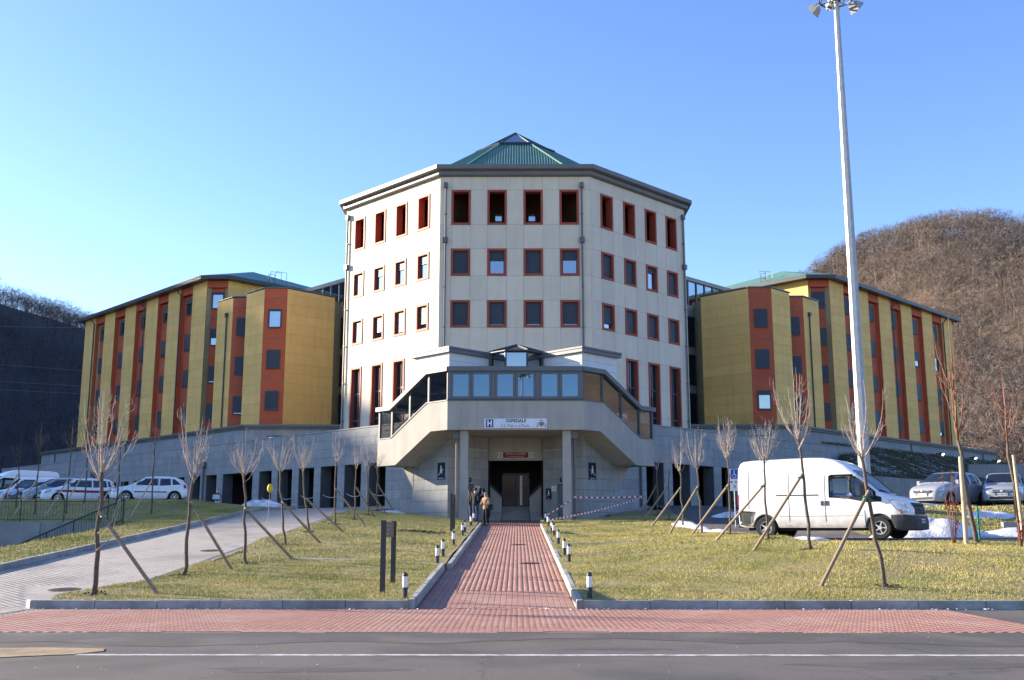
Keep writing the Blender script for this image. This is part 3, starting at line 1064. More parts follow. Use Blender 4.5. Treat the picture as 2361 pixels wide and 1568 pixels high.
# ================================================================== yellow and red wings
WIN_L = {  # blind state per strip, top row first; strips counted from the corner outwards
    0: [0.12, 0.55, 0.92, 1.0], 1: [0.30, 0.93, 1.0, 1.0], 2: [0.45, 0.90, 1.0, 1.0], 3: [0.25, 0.88, 0.93, 1.0], 4: [0.15, 1.0, 1.0, 1.0], 5: [0.25, 1.0, 1.0, 0.12]}
WIN_R = {0: [1.0, 1.0, 0.95, 0.9], 1: [1.0, 1.0, 1.0, 0.9], 2: [1.0, 1.0, 1.0, 1.0], 3: [1.0, 1.0, 1.0, 0.94], 4: [1.0, 0.6, 1.0, 1.0], 5: [1.0, 0.0, 1.0, 0.75]}
JZ = [11.8, 15.8, 19.8, 23.8]
for sg in (-1, 1):
    st = WIN_L if sg < 0 else WIN_R
    wing = thing('hospital_wing', (sg * 33.2, 108.5, 10.7),
                 'yellow striped wing left of the tower, in the shade of the hill' if sg < 0 else
                 'yellow wing with rust red window strips, behind the lamp mast and below the brown hill', 'building', 'striped hospital wings')
    def F(o, u, n):
        return mirx(Fr(o, u, n), -sg)
    fac = F((-33.28, 108.5), (-1, 1), (-1, -1))
    ys = [(0.0, 3.08), (5.86, 8.73), (11.26, 14.18), (16.88, 19.74), (22.56, 25.43), (28.15, 31.25)]
    rs_ = [(3.08, 5.86), (8.73, 11.26), (14.18, 16.88), (19.74, 22.56), (25.43, 28.15)]
    zy = [10.7 + 0.97 * i for i in range(18)] + [28.0]
    for a, b in ys:
        clad(wing, fac, [a, b], zy, set(), 'yellow_panel', 'yellow_joint', back=0.75, name='pier', gap=0.02)
    for si, (a, b) in enumerate(rs_):
        q = MB()
        q.fbox(fac, a, b, -0.75, -0.54, 10.7, 28.0).fbox(fac, a, b, -0.54, -0.06, 27.1, 28.0)
        q.fbox(fac, a, a + 0.03, -0.54, -0.045, 10.7, 27.1).fbox(fac, b - 0.03, b, -0.54, -0.045, 10.7, 27.1)
        bay = q.build('bay', 'red_panel', wing)
        zz = [10.7] + JZ + [27.1]
        for j in range(len(zz) - 1):
            piece('panel', 'red_panel', bay, fac, a + 0.035, b - 0.035, -0.545, -0.50, zz[j] + 0.03, zz[j + 1] - 0.03)
        jn = MB()
        for z in JZ:
            jn.fbox(fac, a + 0.03, b - 0.03, -0.544, -0.515, z - 0.03, z + 0.03)
        jn.build('joint', 'red_joint', bay)
        uc = (a + b) / 2 + 0.05
        ff2 = Fr((fac.p(0, -0.50, 0)[0], fac.p(0, -0.50, 0)[1]), (fac.u.x, fac.u.y), (fac.n.x, fac.n.y))
        for r_ in range(4):
            z0 = 24.9 - 4.0 * r_
            bs = st[si + 1][r_]
            window(wing, ff2, uc - 0.62, uc + 0.62, z0, z0 + 1.85, bs, border=0, depth=-0.02, proud=0.12, surround='window_frame',
                   glass='glass_bright' if sg < 0 else 'glass')
    # chamfered corner strip
    ch = F((-33.28, 108.5), (1, 0), (0, -1))
    def red_front(fr, w, z1, wins, states, parent, recess=False):
        q = MB()
        d0 = -0.4 if recess else 0.0
        q.fbox(fr, 0, w, -0.75, -0.045 + d0, 10.7, z1)
        if recess:
            q.fbox(fr, 0, w, -0.44, -0.02, 27.2, z1).fbox(fr, 0, 0.06, -0.44, -0.02, 10.7, 27.2).fbox(fr, w - 0.06, w, -0.44, -0.02, 10.7, 27.2)
        by = q.build('bay', 'red_joint' if not recess else 'red_panel', parent)
        zz = [10.7] + JZ + [27.2 if recess else z1]
        for j in range(len(zz) - 1):
            piece('panel', 'red_panel', by, fr, 0.004 if not recess else 0.065, w - (0.004 if not recess else 0.065), -0.05 + d0, d0, zz[j] + 0.03, zz[j + 1] - 0.03)
        f3 = Fr((fr.p(0, d0, 0)[0], fr.p(0, d0, 0)[1]), (fr.u.x, fr.u.y), (fr.n.x, fr.n.y))
        for z0, bs in zip(wins, states):
            window(parent, f3, w / 2 - 0.64, w / 2 + 0.64, z0, z0 + 1.85, bs, border=0, depth=-0.02, proud=0.12, surround='window_frame',
                   glass='glass_bright' if sg < 0 else 'glass')
    red_front(ch, 2.28, 28.0, [24.9, 20.9, 16.9, 12.9], st[0] if sg < 0 else [1.0, 1.0, 1.0, 1.0], wing, recess=True)
    rt = F((-31.0, 108.5), (1, 1), (1, -1))
    clad(wing, rt, [0.0, 14.0], zy, set(), 'yellow_panel', 'yellow_joint', back=0.6, name='pier')
    # step block
    stc = F((-28.85, 103.0), (1, 0), (0, -1))
    red_front(stc, 2.2, 24.8, [20.9, 16.9, 12.9], [1.0, 1.0, 0.93] if sg < 0 else [1.0, 1.0, 0.95], wing)
    stl = F((-28.85, 103.0), (-1, 1), (-1, -1))
    zb_ = [10.7 + 0.97 * i for i in range(15)] + [24.8]
    clad(wing, stl, [0.0, 3.12], zb_, set(), 'yellow_panel', 'yellow_joint', back=0.5, name='pier')
    # front block
    bkc = F((-24.7, 99.0), (1, 0), (0, -1))
    red_front(bkc, 2.25, 24.85, [20.9, 16.9, 12.9], [0.08, 1.0, 0.95] if sg < 0 else [1.0, 1.0, 0.22], wing)
    bkl = F((-24.7, 99.0), (-1, 1), (-1, -1))
    clad(wing, bkl, [0.0, 3.36], zb_, set(), 'yellow_panel', 'yellow_joint', back=0.5, name='pier')
    bkr = F((-22.45, 99.0), (1, 1), (1, -1))
    clad(wing, bkr, [0.0, 5.57], zb_, set(), 'yellow_panel', 'yellow_joint', back=0.5, name='pier')
    def plan(mb, pts, z0, z1):
        pts = [(-sg * x, y) for x, y in pts]
        mb.loft([[(x, y, z0) for x, y in pts], [(x, y, z1) for x, y in pts]])
    q = MB()
    plan(q, [(-54.4, 130.3), (-33.0, 109.2), (-31.3, 109.2), (-21.6, 118.9), (-43.0, 140.0)], 3.0, 28.0)
    plan(q, [(-30.6, 105.5), (-28.6, 103.6), (-26.7, 103.6), (-21.0, 110.0), (-25.5, 113.5)], 3.0, 24.6)
    plan(q, [(-26.6, 101.6), (-24.4, 99.5), (-22.7, 99.5), (-18.9, 103.3), (-17.8, 110.5), (-23.0, 108.0)], 3.0, 24.65)
    q.build('core', 'yellow_joint', wing)
    q = MB()
    for pts in ([(-31.2, 105.35), (-28.92, 102.93), (-26.5, 102.93), (-26.5, 103.4), (-28.7, 103.4), (-30.8, 105.6)],
                [(-27.2, 101.4), (-24.76, 98.93), (-22.4, 98.93), (-18.4, 102.93), (-18.8, 103.3), (-22.6, 99.4), (-24.55, 99.4), (-26.9, 101.7)]):
        z = 24.86
        plan(q, pts, z, z + 0.12)
    q.build('parapet_coping', 'grey_metal', wing)
    # eave and low hipped green roof
    q = MB()
    ev0 = [(-57.0, 131.4), (-33.7, 107.6), (-30.6, 107.6), (-19.6, 118.6), (-43.0, 142.0)]
    pl0 = [Vector((-sg * x, y, 0)) for x, y in ev0]
    q.loft([[(p.x, p.y, 27.95) for p in pl0], [(p.x, p.y, 28.1) for p in pl0], [(p.x, p.y, 28.32) for p in pl0]])
    q.build('eave', 'dark_metal', wing)  # darker metal puts the eave's shadow into its colour
    q = MB()
    ap0, ap1 = (-sg * -30.9, 118.0, 31.3), (-sg * -45.0, 131.0, 31.3)
    b_ = [(p.x, p.y, 28.33) for p in pl0]
    q.add(b_ + [ap0, ap1], [(0, 1, 5, 6), (1, 2, 5), (2, 3, 5), (3, 4, 6, 5), (4, 0, 6)])
    q.build('roof', 'green_roof', wing, fix=False)
    # rain pipes on the facade
    for s in (5.62, 14.45, 28.35):
        q = MB()
        q.tube([fac.p(s, 0.1, 10.8), fac.p(s, 0.1, 27.2), fac.p(s + 0.1, 0.75, 27.95)], 0.075, 7)
        q.build('rain_pipe', 'dark_metal', wing)
    q = MB()
    q.tube([stl.p(1.0, 0.1, 10.8), stl.p(1.0, 0.1, 23.0)], 0.075, 7)
    q.fbox(stl, 0.84, 1.16, 0.0, 0.25, 22.95, 23.35)
    q.build('rain_pipe', 'dark_metal', wing)
    # roof ladder with safety cage above the step block
    q = MB()
    lx, ly = -sg * -27.2, 112.2
    for dx in (-0.3, 0.3):
        q.tube([(lx + dx, ly, 24.7), (lx + dx, ly, 29.4), (lx + dx, ly + 0.5, 30.0), (lx + dx + 1.0, ly + 1.2, 30.0), (lx + dx + 1.0, ly + 1.2, 28.2)], 0.028, 5)
    for z in (28.3, 28.85, 29.4):
        q.tube([(lx + 0.3 * math.cos(a) * 1.3, ly - 0.75 * math.sin(a), z) for a in [math.pi * i / 8 for i in range(9)]], 0.022, 4)
    for a in (0.6, 1.57, 2.5):
        q.tube([(lx + 0.39 * math.cos(a), ly - 0.75 * math.sin(a), 28.3), (lx + 0.39 * math.cos(a), ly - 0.75 * math.sin(a), 29.4)], 0.02, 4)
    for k in range(13):
        q.tube([(lx - 0.3, ly, 24.9 + 0.34 * k), (lx + 0.3, ly, 24.9 + 0.34 * k)], 0.018, 4)
    q.build('roof_ladder', 'grey_metal', wing)
    # small snow heaps left on the podium roof at the foot of the wing
    # glazed connector towards the tower
    con = thing('glass_connector', (sg * 17, 103, 3.0), 'grey corridor with glazed top floor joining tower and left wing' if sg < 0 else
                'grey corridor with glazed top floor joining tower and right wing', 'building', 'connecting corridors')
    fc = F((0.0, 88.0), (-1, 1), (-1, -1))
    L0, L1_ = 19.0, 46.0
    q = MB()
    q.fbox(fc, L0, L1_, -4.0, -0.02, 3.0, 24.6).fbox(fc, L0, L1_, -4.0, 0.15, 27.2, 27.6).fbox(fc, L0, L1_, -4.0, -3.8, 24.6, 27.2)
    q.build('wall', 'plaster_grey', con)
    s = L0
    while s < L1_ - 1:
        q = MB()
        q.fbox(fc, s, s + 0.14, -0.12, 0.05, 24.6, 27.2)
        q.build('mullion', 'grey_metal', con)
        piece('pane', 'glass', con, fc, s + 0.14, s + 1.5, -0.08, -0.05, 24.62, 27.18)
        s += 1.5
    for z0, z1 in ((8, 11.4), (12.2, 15.4), (16.2, 19.4), (20.2, 23.4)):
        window(con, fc, 24.6, 26.0, z0, z1, 0, border=0, surround='window_frame', proud=0.12, depth=-0.02, glass='glass_dark')
# ================================================================== terrain
XL0, XL1 = -13.6, -9.0        # paved ramp on the left
PL, PR = -1.98, 1.13          # red path

def z_bank(x, y):
    """frosty grass bank below the right upper wall"""
    s = y - x
    t = min(1.0, max(0.0, (s - 44.0) / 24.0))
    a = (x + y) - (84.0 + (s - 44.0) * 1.40)
    k = sstep(0.0, 7.0, a)
    return 3.1 + (1.75 + 4.6 * t) * k

def z_lot(x, y):
    """right-hand parking: lower lot with the van, grass step, upper lot"""
    low = min(1.3 + 0.012 * (y - 34), z_right(y) + 0.05)
    b = sstep(39.2, 43.8, y)
    hi = 2.52 + 0.012 * (y - 45)
    z = low * (1 - b) + hi * b
    # near the drive along the lawn the surface simply follows the slope
    t = sstep(11.0, 16.0, x)
    return z_right(y) * (1 - t) + z * t

def z_left(x, y):
    """left of the ramp: grass strip, sunken yard, bank and parking level"""
    r = z_ramp(y) + 0.13
    yard = 0.1
    bank = 1.85 + 1.30 * sstep(45.6, 57.0, y)
    far = yard if y < 45.5 else bank
    k = sstep(-16.2, -18.2, x) if False else min(1.0, max(0.0, (-16.0 - x) / 1.6))
    if y > 45.5:
        far = bank
    else:
        far = min(r, yard)
    return r * (1 - k) + far * k

def hill_left_ridge(y):
    pts = [(-400, 6), (0, 14), (60, 44), (97, 66), (108, 72), (120, 78), (127, 80), (136, 81.5), (141, 83.5), (150, 86.5), (158, 89), (164, 91), (172, 96), (180, 100), (190, 102.5), (200, 103), (240, 100), (300, 98), (430, 99), (530, 101), (800, 90), (1200, 70)]
    for (a, za), (b, zb_) in zip(pts[:-1], pts[1:]):
        if y <= b:
            return za + (zb_ - za) * (y - a) / (b - a)
    return 80

def hnoise(x, y):
    return (math.sin(x * 0.031 + 1.3) * math.cos(y * 0.027 - 0.4) + 0.6 * math.sin(x * 0.071 - y * 0.053) + 0.4 * math.sin(x * 0.013 + y * 0.11))

def z_hill_left(x, y):
    r = hill_left_ridge(y)
    dx = x + 262
    if dx > 0:
        w = 118 + 75 * sstep(220, 420, y)
        e = math.exp(-(dx / w) ** 2)
    else:
        e = math.exp(-(dx / 240.0) ** 2)
    foot = sstep(-62, -110, x) if y < 260 else 1.0
    return r * e * foot + 1.6 * hnoise(x, y) * sstep(-90, -140, x) - 2.0 * (1 - foot)

CREST = [(20, 0.0), (51, 30.4), (68, 47.1), (86, 65.9), (103, 84.1), (114, 95.1), (121, 101.8), (132, 107.5), (148, 109.5), (160, 109.0), (174, 99.0), (191, 88.0), (201, 83.0), (240, 74.0), (300, 72.0), (380, 66.0), (480, 40.0), (620, 16.0), (800, 0.0)]

def crest(x):
    if x <= CREST[0][0]:
        return 0.0
    for (a, za), (b, zb_) in zip(CREST[:-1], CREST[1:]):
        if x <= b:
            t = (x - a) / (b - a)
            return za + (zb_ - za) * t
    return 0.0

def z_hill_right(x, y):
    """broad wooded hill behind the right wing: a crest with a rounded spur and a gully in front"""
    d = y - 400.0
    p = math.exp(-(d / 190.0) ** 2) if d < 0 else math.exp(-(d / 260.0) ** 2)
    if d < 0:
        p = 0.55 * p + 0.45 * max(0.0, 1 + d / 285.0)
    z = crest(x) * p
    f = math.exp(-((d + 95) / 75.0) ** 2)
    z += f * (9.0 * math.exp(-((x - 150) / 34.0) ** 2) - 9.0 * math.exp(-((x - 108) / 16.0) ** 2) - 8.0 * math.exp(-((x - 205) / 18.0) ** 2)) * sstep(10, 40, z)
    return z + 1.2 * hnoise(x * 1.9, y * 1.7) * sstep(8, 40, z) * (0.35 + 0.65 * sstep(-30, -90, d)) - 1.0

def grid_sheet(name, xs, ys, zf, m, dz=0.0, keep=None, smooth=True):
    nx, ny = len(xs), len(ys)
    vs_ = [(x, y, zf(x, y) + dz) for y in ys for x in xs]
    fs_ = []
    for j in range(ny - 1):
        for i in range(nx - 1):
            if keep and not keep((xs[i] + xs[i + 1]) / 2, (ys[j] + ys[j + 1]) / 2):
                continue
            fs_.append((j * nx + i, j * nx + i + 1, (j + 1) * nx + i + 1, (j + 1) * nx + i))
    mb = MB()
    mb.v, mb.f = vs_, fs_
    o = mb.build(name, m, smooth=smooth, fix=False)
    return o

def lin(a, b, st):
    n = max(1, int(round((b - a) / st)))
    return [a + (b - a) * i / n for i in range(n + 1)]

def z_all(x, y):
    if y < Y0:
        return 0.0
    if x < XL0:
        return z_left(x, y)
    if x < XL1:
        return z_ramp(y)
    if x < PL:
        return z_lawn(x, y)
    if x < PR:
        return z_path(y)
    if x < 8.6 and y < 58:
        return z_lawn(x, y)
    if y < 32.0:
        return z_lawn(min(x, 12), y)
    zz = z_lot(x, y)
    if x > 12 and y > 55:
        zz = max(zz, z_bank(x, y)) if (y - x) > 43.5 else zz
    return zz

def z_ground(x, y):
    e = 0.35
    if -22 < x < 40 and Y0 - 3 < y < 70:
        return min(z_all(x - e, y - e), z_all(x + e, y - e), z_all(x - e, y + e), z_all(x + e, y + e), z_all(x, y)) - 0.30
    if y > 60:
        return 2.6
    return -0.30 if y < Y0 else min(z_all(x, y), 2.9) - 0.3

# one sheet to the horizon, finer where the place is seen
gx = [-3000, -1500, -800, -400, -200, -120] + lin(-80, -24, 8) + lin(-22, 40, 1.0) + lin(48, 80, 8) + [120, 200, 400, 800, 1500, 3000]
gy = [-3000, -1500, -600, -200, -80, -40, -20, 0, 10] + lin(15, 70, 1.0) + [80, 100, 130, 160, 200, 300, 500, 900, 1600, 3000]
kind(grid_sheet('ground', gx, gy, z_ground, 'bounce_earth'), 'structure')
kind(grid_sheet('road', lin(-90, 90, 10), lin(-2, 16.2, 6), lambda x, y: 0.0, 'asphalt', 0.0, smooth=False), 'structure')  # cut short behind the camera, leaving more pale ground for bounce
# asphalt beside the red pavement on the right
kind(grid_sheet('road', [8.25, 12, 20, 40, 90], [16.2, 18, 21.1], lambda x, y: 0.0, 'asphalt', -0.004, smooth=False), 'structure')
q = MB()
q.box(-5.45, 60, 13.22, 13.37, 0.0005, 0.004)
kind(q.build('road_line', 'paint_white'), 'structure')
q = MB()
rr_ = random.Random(17)
top_ = [(x, 16.14) for x in lin(-16, 30, 0.5)]
bot_ = [(x, 14.75 + 0.35 * math.sin(x * 0.55 + 1) + 0.22 * math.sin(x * 1.7) + rr_.uniform(-0.12, 0.12)) for x in lin(-16, 30, 0.5)]
n_ = len(top_)
q.add([(x, y, 0.0035) for x, y in bot_] + [(x, y, 0.0035) for x, y in top_], [(i, i + 1, n_ + i + 1, n_ + i) for i in range(n_ - 1)])
kind(q.build('asphalt_patch', 'asphalt_dark', fix=False), 'structure')
for k_, (xc, yc, rx_, ry_) in enumerate([(4.6, 12.3, 1.3, 0.35), (-2.4, 11.9, 1.0, 0.25), (1.2, 14.0, 0.7, 0.2)]):
    q = MB()
    ps_ = [(xc + rx_ * (1 + 0.25 * math.sin(3 * a + k_) + rr_.uniform(-0.1, 0.1)) * math.cos(a), yc + ry_ * (1 + 0.2 * math.cos(2 * a) + rr_.uniform(-0.1, 0.1)) * math.sin(a), 0.002) for a in [2 * math.pi * i / 26 for i in range(26)]]
    q.add(ps_, [tuple(range(26))])
    kind(q.build('asphalt_patch', 'asphalt_dark', fix=False), 'structure')
mat('sand_patch', (0.36, 0.27, 0.165), (0.24, 0.175, 0.105), rough=0.95, scale=5, detail=8, bump=0.5, bscale=20, c3=(0.15, 0.115, 0.08), scale3=1.2, amt3=0.7)
q = MB()
sp = [(-14, 12.1), (-8.6, 12.15), (-7.4, 12.35), (-6.6, 12.75), (-6.0, 13.1), (-5.5, 13.3), (-5.25, 13.65), (-5.35, 13.95), (-6.2, 14.05), (-7.2, 13.9), (-8.4, 13.8), (-14, 13.6)]
q.prism([(x, y, 0.001) for x, y in sp], (0, 0, 0.009))
kind(q.build('gravel_patch', 'sand_patch'), 'structure')

# ------------------------------------------------------------------ pavers: beds, the largest ones singly, the rest joined
def brick_mesh(m, l, w, h=0.03, ch=0.006):
    me = bpy.data.meshes.new('paver_' + m)
    a = [(0, 0, 0), (l, 0, 0), (l, w, 0), (0, w, 0), (0, 0, h - ch), (l, 0, h - ch), (l, w, h - ch), (0, w, h - ch),
         (ch, 0.0008, h), (l - ch, 0.0008, h), (l - ch, w - 0.0008, h), (ch, w - 0.0008, h)]
    f = [(0, 1, 5, 4), (1, 2, 6, 5), (2, 3, 7, 6), (3, 0, 4, 7), (4, 5, 9, 8), (5, 6, 10, 9), (6, 7, 11, 10), (7, 4, 8, 11), (8, 9, 10, 11)]
    me.from_pydata(a, [], f)
    me.materials.append(MATS[m])
    return me, a, f

def pave(parent, cells, m, l, w, zf, gap=0.005, nsingle=300, h=0.03, jit=0.002, gy=None):
    """cells: (x, y) of paver corners; the nearest nsingle to the viewer become objects"""
    me, a, f = brick_mesh(m, l - gap, w - (gap if gy is None else gy), h)
    rr = random.Random(3)
    cells = sorted(cells, key=lambda c: (c[0] + l / 2) ** 2 * 0.5 + (c[1]) ** 2 + (0 if abs((c[0]) / max(c[1], 1)) < 0.47 else 1e6))
    for (x, y) in cells[:nsingle]:
        o = bpy.data.objects.new('paver', me)
        link(o, parent)
        s = (zf(x, y + w) - zf(x, y)) / w
        o.location = (x, y, zf(x, y) + rr.uniform(-jit, jit))
        o.rotation_euler = (math.atan(s), rr.uniform(-2 * jit, 2 * jit), 0)
    rest = cells[nsingle:]
    n = len(rest)
    A = np.array(a)
    V = np.zeros((n, 12, 3))
    for i, (x, y) in enumerate(rest):
        z0 = zf(x, y)
        s = (zf(x, y + w) - z0) / w
        V[i] = A
        V[i, :, 2] += A[:, 1] * s + z0 + rr.uniform(-jit, jit)
        V[i, :, 0] += x
        V[i, :, 1] += y
    Fc = np.array(f)
    FF = (Fc[None] + (np.arange(n) * 12)[:, None, None]).reshape(-1, 4)
    me2 = bpy.data.meshes.new('paving')
    me2.vertices.add(n * 12)
    me2.vertices.foreach_set('co', V.reshape(-1))
    me2.loops.add(FF.size)
    me2.loops.foreach_set('vertex_index', FF.reshape(-1))
    me2.polygons.add(len(FF))
    me2.polygons.foreach_set('loop_start', np.arange(len(FF)) * 4)
    me2.polygons.foreach_set('loop_total', np.full(len(FF), 4))
    at = me2.attributes.new('tint', 'FLOAT', 'FACE')
    at.data.foreach_set('value', np.repeat(np.random.RandomState(5).rand(n), 9))
    me2.update()
    me2.materials.append(MATS[m])
    o = bpy.data.objects.new('paving', me2)
    link(o, parent)
    o['kind'] = 'stuff'
    return o

q = MB()
q.add([(-9.35, 16.12, -0.003), (8.3, 16.12, -0.003), (8.3, 21.2, -0.003), (-9.35, 21.2, -0.003)], [(0, 1, 2, 3)])
pavement = kind(q.build('pavement', 'brick_bed', fix=False), 'structure')
cells = []
for j in range(50):
    y = 16.15 + j * 0.1
    off = 0.1 if j % 2 else 0.0
    for i in range(88):
        x = -9.3 + i * 0.2 + off
        wob = 0.05 * math.sin(x * 0.9) + 0.05 * math.sin(x * 2.3)
        if y < 16.2 + wob:
            continue
        cells.append((x, y))
pave(pavement, cells, 'red_brick', 0.2, 0.1, lambda x, y: -0.026, gap=0.007, gy=0.002, jit=0.0004)

q = MB()
yy = lin(21.2, 61.2, 2.0)
q.add([p for y in yy for p in ((PL - 0.1, y, z_path(y) - 0.003), (PR + 0.05, y, z_path(y) - 0.003))], [(2 * i, 2 * i + 1, 2 * i + 3, 2 * i + 2) for i in range(len(yy) - 1)])
# the apron in front of the doors
q.add([(-4.2, 55.3, z_path(55.3) - 0.005), (3.9, 55.3, z_path(55.3) - 0.005), (3.9, 61.5, z_path(61.5) - 0.005), (-4.2, 61.5, z_path(61.5) - 0.005)], [(0, 1, 2, 3)])
path = kind(q.build('path', 'brick_bed', fix=False), 'structure')
cells = []
for i in range(25):
    x = PL + i * 0.1244
    off = 0.1 if i % 2 else 0.0
    for j in range(136):
        cells.append((x, 21.22 + off + j * 0.25))
for i in range(-16, 46):
    x = PL + i * 0.1244
    for j in range(22):
        if x > -4.0 and x < 3.7:
            cells.append((x, 55.45 + (0.1 if i % 2 else 0) + j * 0.25))
pave(path, cells, 'red_brick', 0.1244, 0.25, lambda x, y: z_path(y) - 0.026, gap=0.006, gy=0.0015, jit=0.0004)

q = MB()
yy = [16.1, 21.3] + lin(22, 72, 2.0)
q.add([p for y in yy for p in ((XL0 - (6 if y < 21 else 0), y, z_ramp(y) - 0.003), ((XL1 + 0.3) if y > 21 else -9.37, y, z_ramp(y) - 0.003))], [(2 * i, 2 * i + 1, 2 * i + 3, 2 * i + 2) for i in range(len(yy) - 1)])

ramp = kind(q.build('ramp', 'paver_bed', fix=False), 'structure')
cells = []
for j in range(520):
    y = 16.2 + j * 0.105
    if y > 70.0:
        break
    off = 0.105 if j % 2 else 0
    x = (XL0 if y > Y0 else XL0 - 2.5) + off
    xe = (XL1 + (0.15 if y < 60 else 0.8) if y > Y0 else -9.42)
    while x < xe - 0.2:
        cells.append((x, y))
        x += 0.21
pave(ramp, cells, 'grey_paver', 0.21, 0.105, lambda x, y: z_ramp(y) - 0.026, gap=0.004, gy=0.003, jit=0.0003)

# ------------------------------------------------------------------ lawns
def lawn_sheet(name, x0, x1, y0, y1, zf, st=0.5, keep=None, m='lawn_soil'):
    return kind(grid_sheet(name, lin(x0, x1, st), lin(y0, y1, st), zf, m, 0.0, keep), 'structure')

def redge(y):
    """right edge of the paved ramp: the lawn bulges over it"""
    return -8.75 + 0.22 * math.sin(y * 0.45) - 0.55 * math.exp(-((y - 22.0) / 1.5) ** 2)

def lawnL(x, y):
    return z_lawn(x, y)
lawn_l = lawn_sheet('lawn', -9.6, PL - 0.06, 21.12, 59.5, lawnL, 0.4, lambda x, y: x > redge(y) and not (y > 57.0 and x > -5.2))
lawn_r = lawn_sheet('lawn', PR + 0.06, 8.6, 21.12, 60.0, z_lawn, 0.4, lambda x, y: not (y > 57 and x < 5.0))
def z_lr(x, y):
    return z_lawn(min(x, 12), y)
lawn_r2 = lawn_sheet('lawn', 8.6, 44.6, 21.12, 32.0, z_lr, 0.6)
lawn_s = lawn_sheet('verge', -17.6, XL0 - 0.1, 17.5, 72.0, z_left, 0.4)
lawn_b = lawn_sheet('bank', -60.0, -17.5, 45.4, 58.0, z_left, 0.8)
# the yard below the wall on the left
q = MB()
q.add([(-70, 14, 0.04), (-17.5, 14, 0.04), (-17.5, 45.5, 0.12), (-70, 45.5, 0.12)], [(0, 1, 2, 3)])
kind(q.build('yard', 'asphalt', fix=False), 'structure')
q = MB()
q.add([(-90, 57.6, 3.1), (-17.55, 57.6, 3.1), (-17.55, 76.1, 3.1), (-90, 150, 3.1)], [(0, 1, 2, 3)])
kind(q.build('parking_lot', 'asphalt', fix=False), 'structure')
# right lots, grass step and frosty bank
kind(grid_sheet('parking_lot', lin(8.6, 70, 1.2), lin(32.0, 40.0, 0.5), z_lot, 'asphalt', 0.0), 'structure')
kind(grid_sheet('drive', lin(8.6, 13.0, 0.8), lin(40.0, 70.0, 1.2), lambda x, y: z_lot(x, y), 'asphalt', 0.0), 'structure')
lawn_st = kind(grid_sheet('bank', lin(13.0, 70, 1.0), lin(40.0, 43.9, 0.4), z_lot, 'lawn_soil', 0.0), 'structure')
kind(grid_sheet('parking_lot', lin(13.0, 90, 1.4), lin(43.9, 140, 2.0), lambda x, y: z_lot(x, min(y, 60)), 'asphalt', 0.0), 'structure')
mat('frosty_grass', (0.085, 0.09, 0.06), (0.055, 0.06, 0.04), rough=0.95, scale=4, detail=8, bump=0.2, bscale=12)
bk = []
nx_, ny_ = 50, 16
q = MB()
for j in range(ny_ + 1):
    s = 44.0 + 25.9 * j / ny_
    for i in range(nx_ + 1):
        a = 82 + 110.0 * i / nx_
        x, y = (a - s) / 2, (a + s) / 2
        q.v.append((x, y, z_bank(x, y) + (0.15 * math.sin(x * 2.1) * math.sin(y * 1.7) if j > 0 else 0)))
for j in range(ny_):
    for i in range(nx_):
        k = j * (nx_ + 1) + i
        q.f.append((k, k + 1, k + nx_ + 2, k + nx_ + 1))
kind(q.build('grass_bank', 'frosty_grass', smooth=True, fix=False), 'structure')

# ------------------------------------------------------------------ kerbs, stone by stone
def kerb(label, pts, zf, h=0.165, w=0.14, ln=1.26, group='kerbs', bury=0.25, m='kerb_stone'):
    """a run of kerb stones along a polyline; each stone is a piece of the kerb"""
    k0 = pts[0]
    o = thing('kerb', (k0[0], k0[1], zf(*k0)), label, 'kerb', group)
    rr = random.Random(len(label))
    for a, b in zip(pts[:-1], pts[1:]):
        A, B = Vector((a[0], a[1], 0)), Vector((b[0], b[1], 0))
        L_ = (B - A).length
        n = max(1, int(round(L_ / ln)))
        t = (B - A).normalized()
        s = Vector((t.y, -t.x, 0)) * (w / 2)
        for i in range(n):
            p, r_ = A + t * (L_ * i / n + 0.006), A + t * (L_ * (i + 1) / n - 0.006)
            z0, z1 = zf(p.x, p.y), zf(r_.x, r_.y)
            dz = rr.uniform(-0.006, 0.006)
            sh = s * (1 + rr.uniform(-0.03, 0.03))
            ch = 0.022
            mb = MB()
            rings = []
            for pp, zz in ((p, z0), (r_, z1)):
                tz = zz + h + dz
                rings.append([tuple(pp + sh + Vector((0, 0, zz - bury))), tuple(pp + sh + Vector((0, 0, tz - ch))), tuple(pp + sh * 0.72 + Vector((0, 0, tz))),
                              tuple(pp - sh * 0.72 + Vector((0, 0, tz))), tuple(pp - sh + Vector((0, 0, tz - ch))), tuple(pp - sh + Vector((0, 0, zz - bury)))])
            mb.loft(rings)
            mb.build('kerb_stone', m, o)
    return o
zero = lambda x, y: 0.0
kerb('low grey front kerb along the left lawn, beside the red pavement', [(-9.75, 21.35), (-9.55, 21.08), (-2.15, 21.05)], zero, h=0.165)
kerb('low grey front kerb along the right lawn, beside the red pavement', [(1.28, 21.05), (17.0, 21.05)], zero, h=0.165)
zp = lambda x, y: z_path(y)
kerb('grey kerb on the left of the red path, its nearest lower run', [(PL - 0.12, 21.0), (PL - 0.12, 29.6)], zp, h=0.19)
kerb('grey kerb on the left of the red path, its upper run towards the people', [(PL + 0.06, 29.65), (PL + 0.06, 54.6)], zp, h=0.17)
kerb('sunlit pale kerb along the right side of the red path', [(PR + 0.09, 21.0), (PR + 0.09, 54.6)], zp, h=0.17)
kerb('thin kerb crossing the left lawn up from the red path', [(PL - 0.1, 29.7), (-8.2, 31.5)], lambda x, y: z_lawn(x, y) - 0.06, h=0.075)
kerb('thin kerb crossing the right lawn towards the parking', [(PR + 0.2, 37.5), (8.4, 37.3)], lambda x, y: z_lawn(x, y) - 0.05, h=0.07)
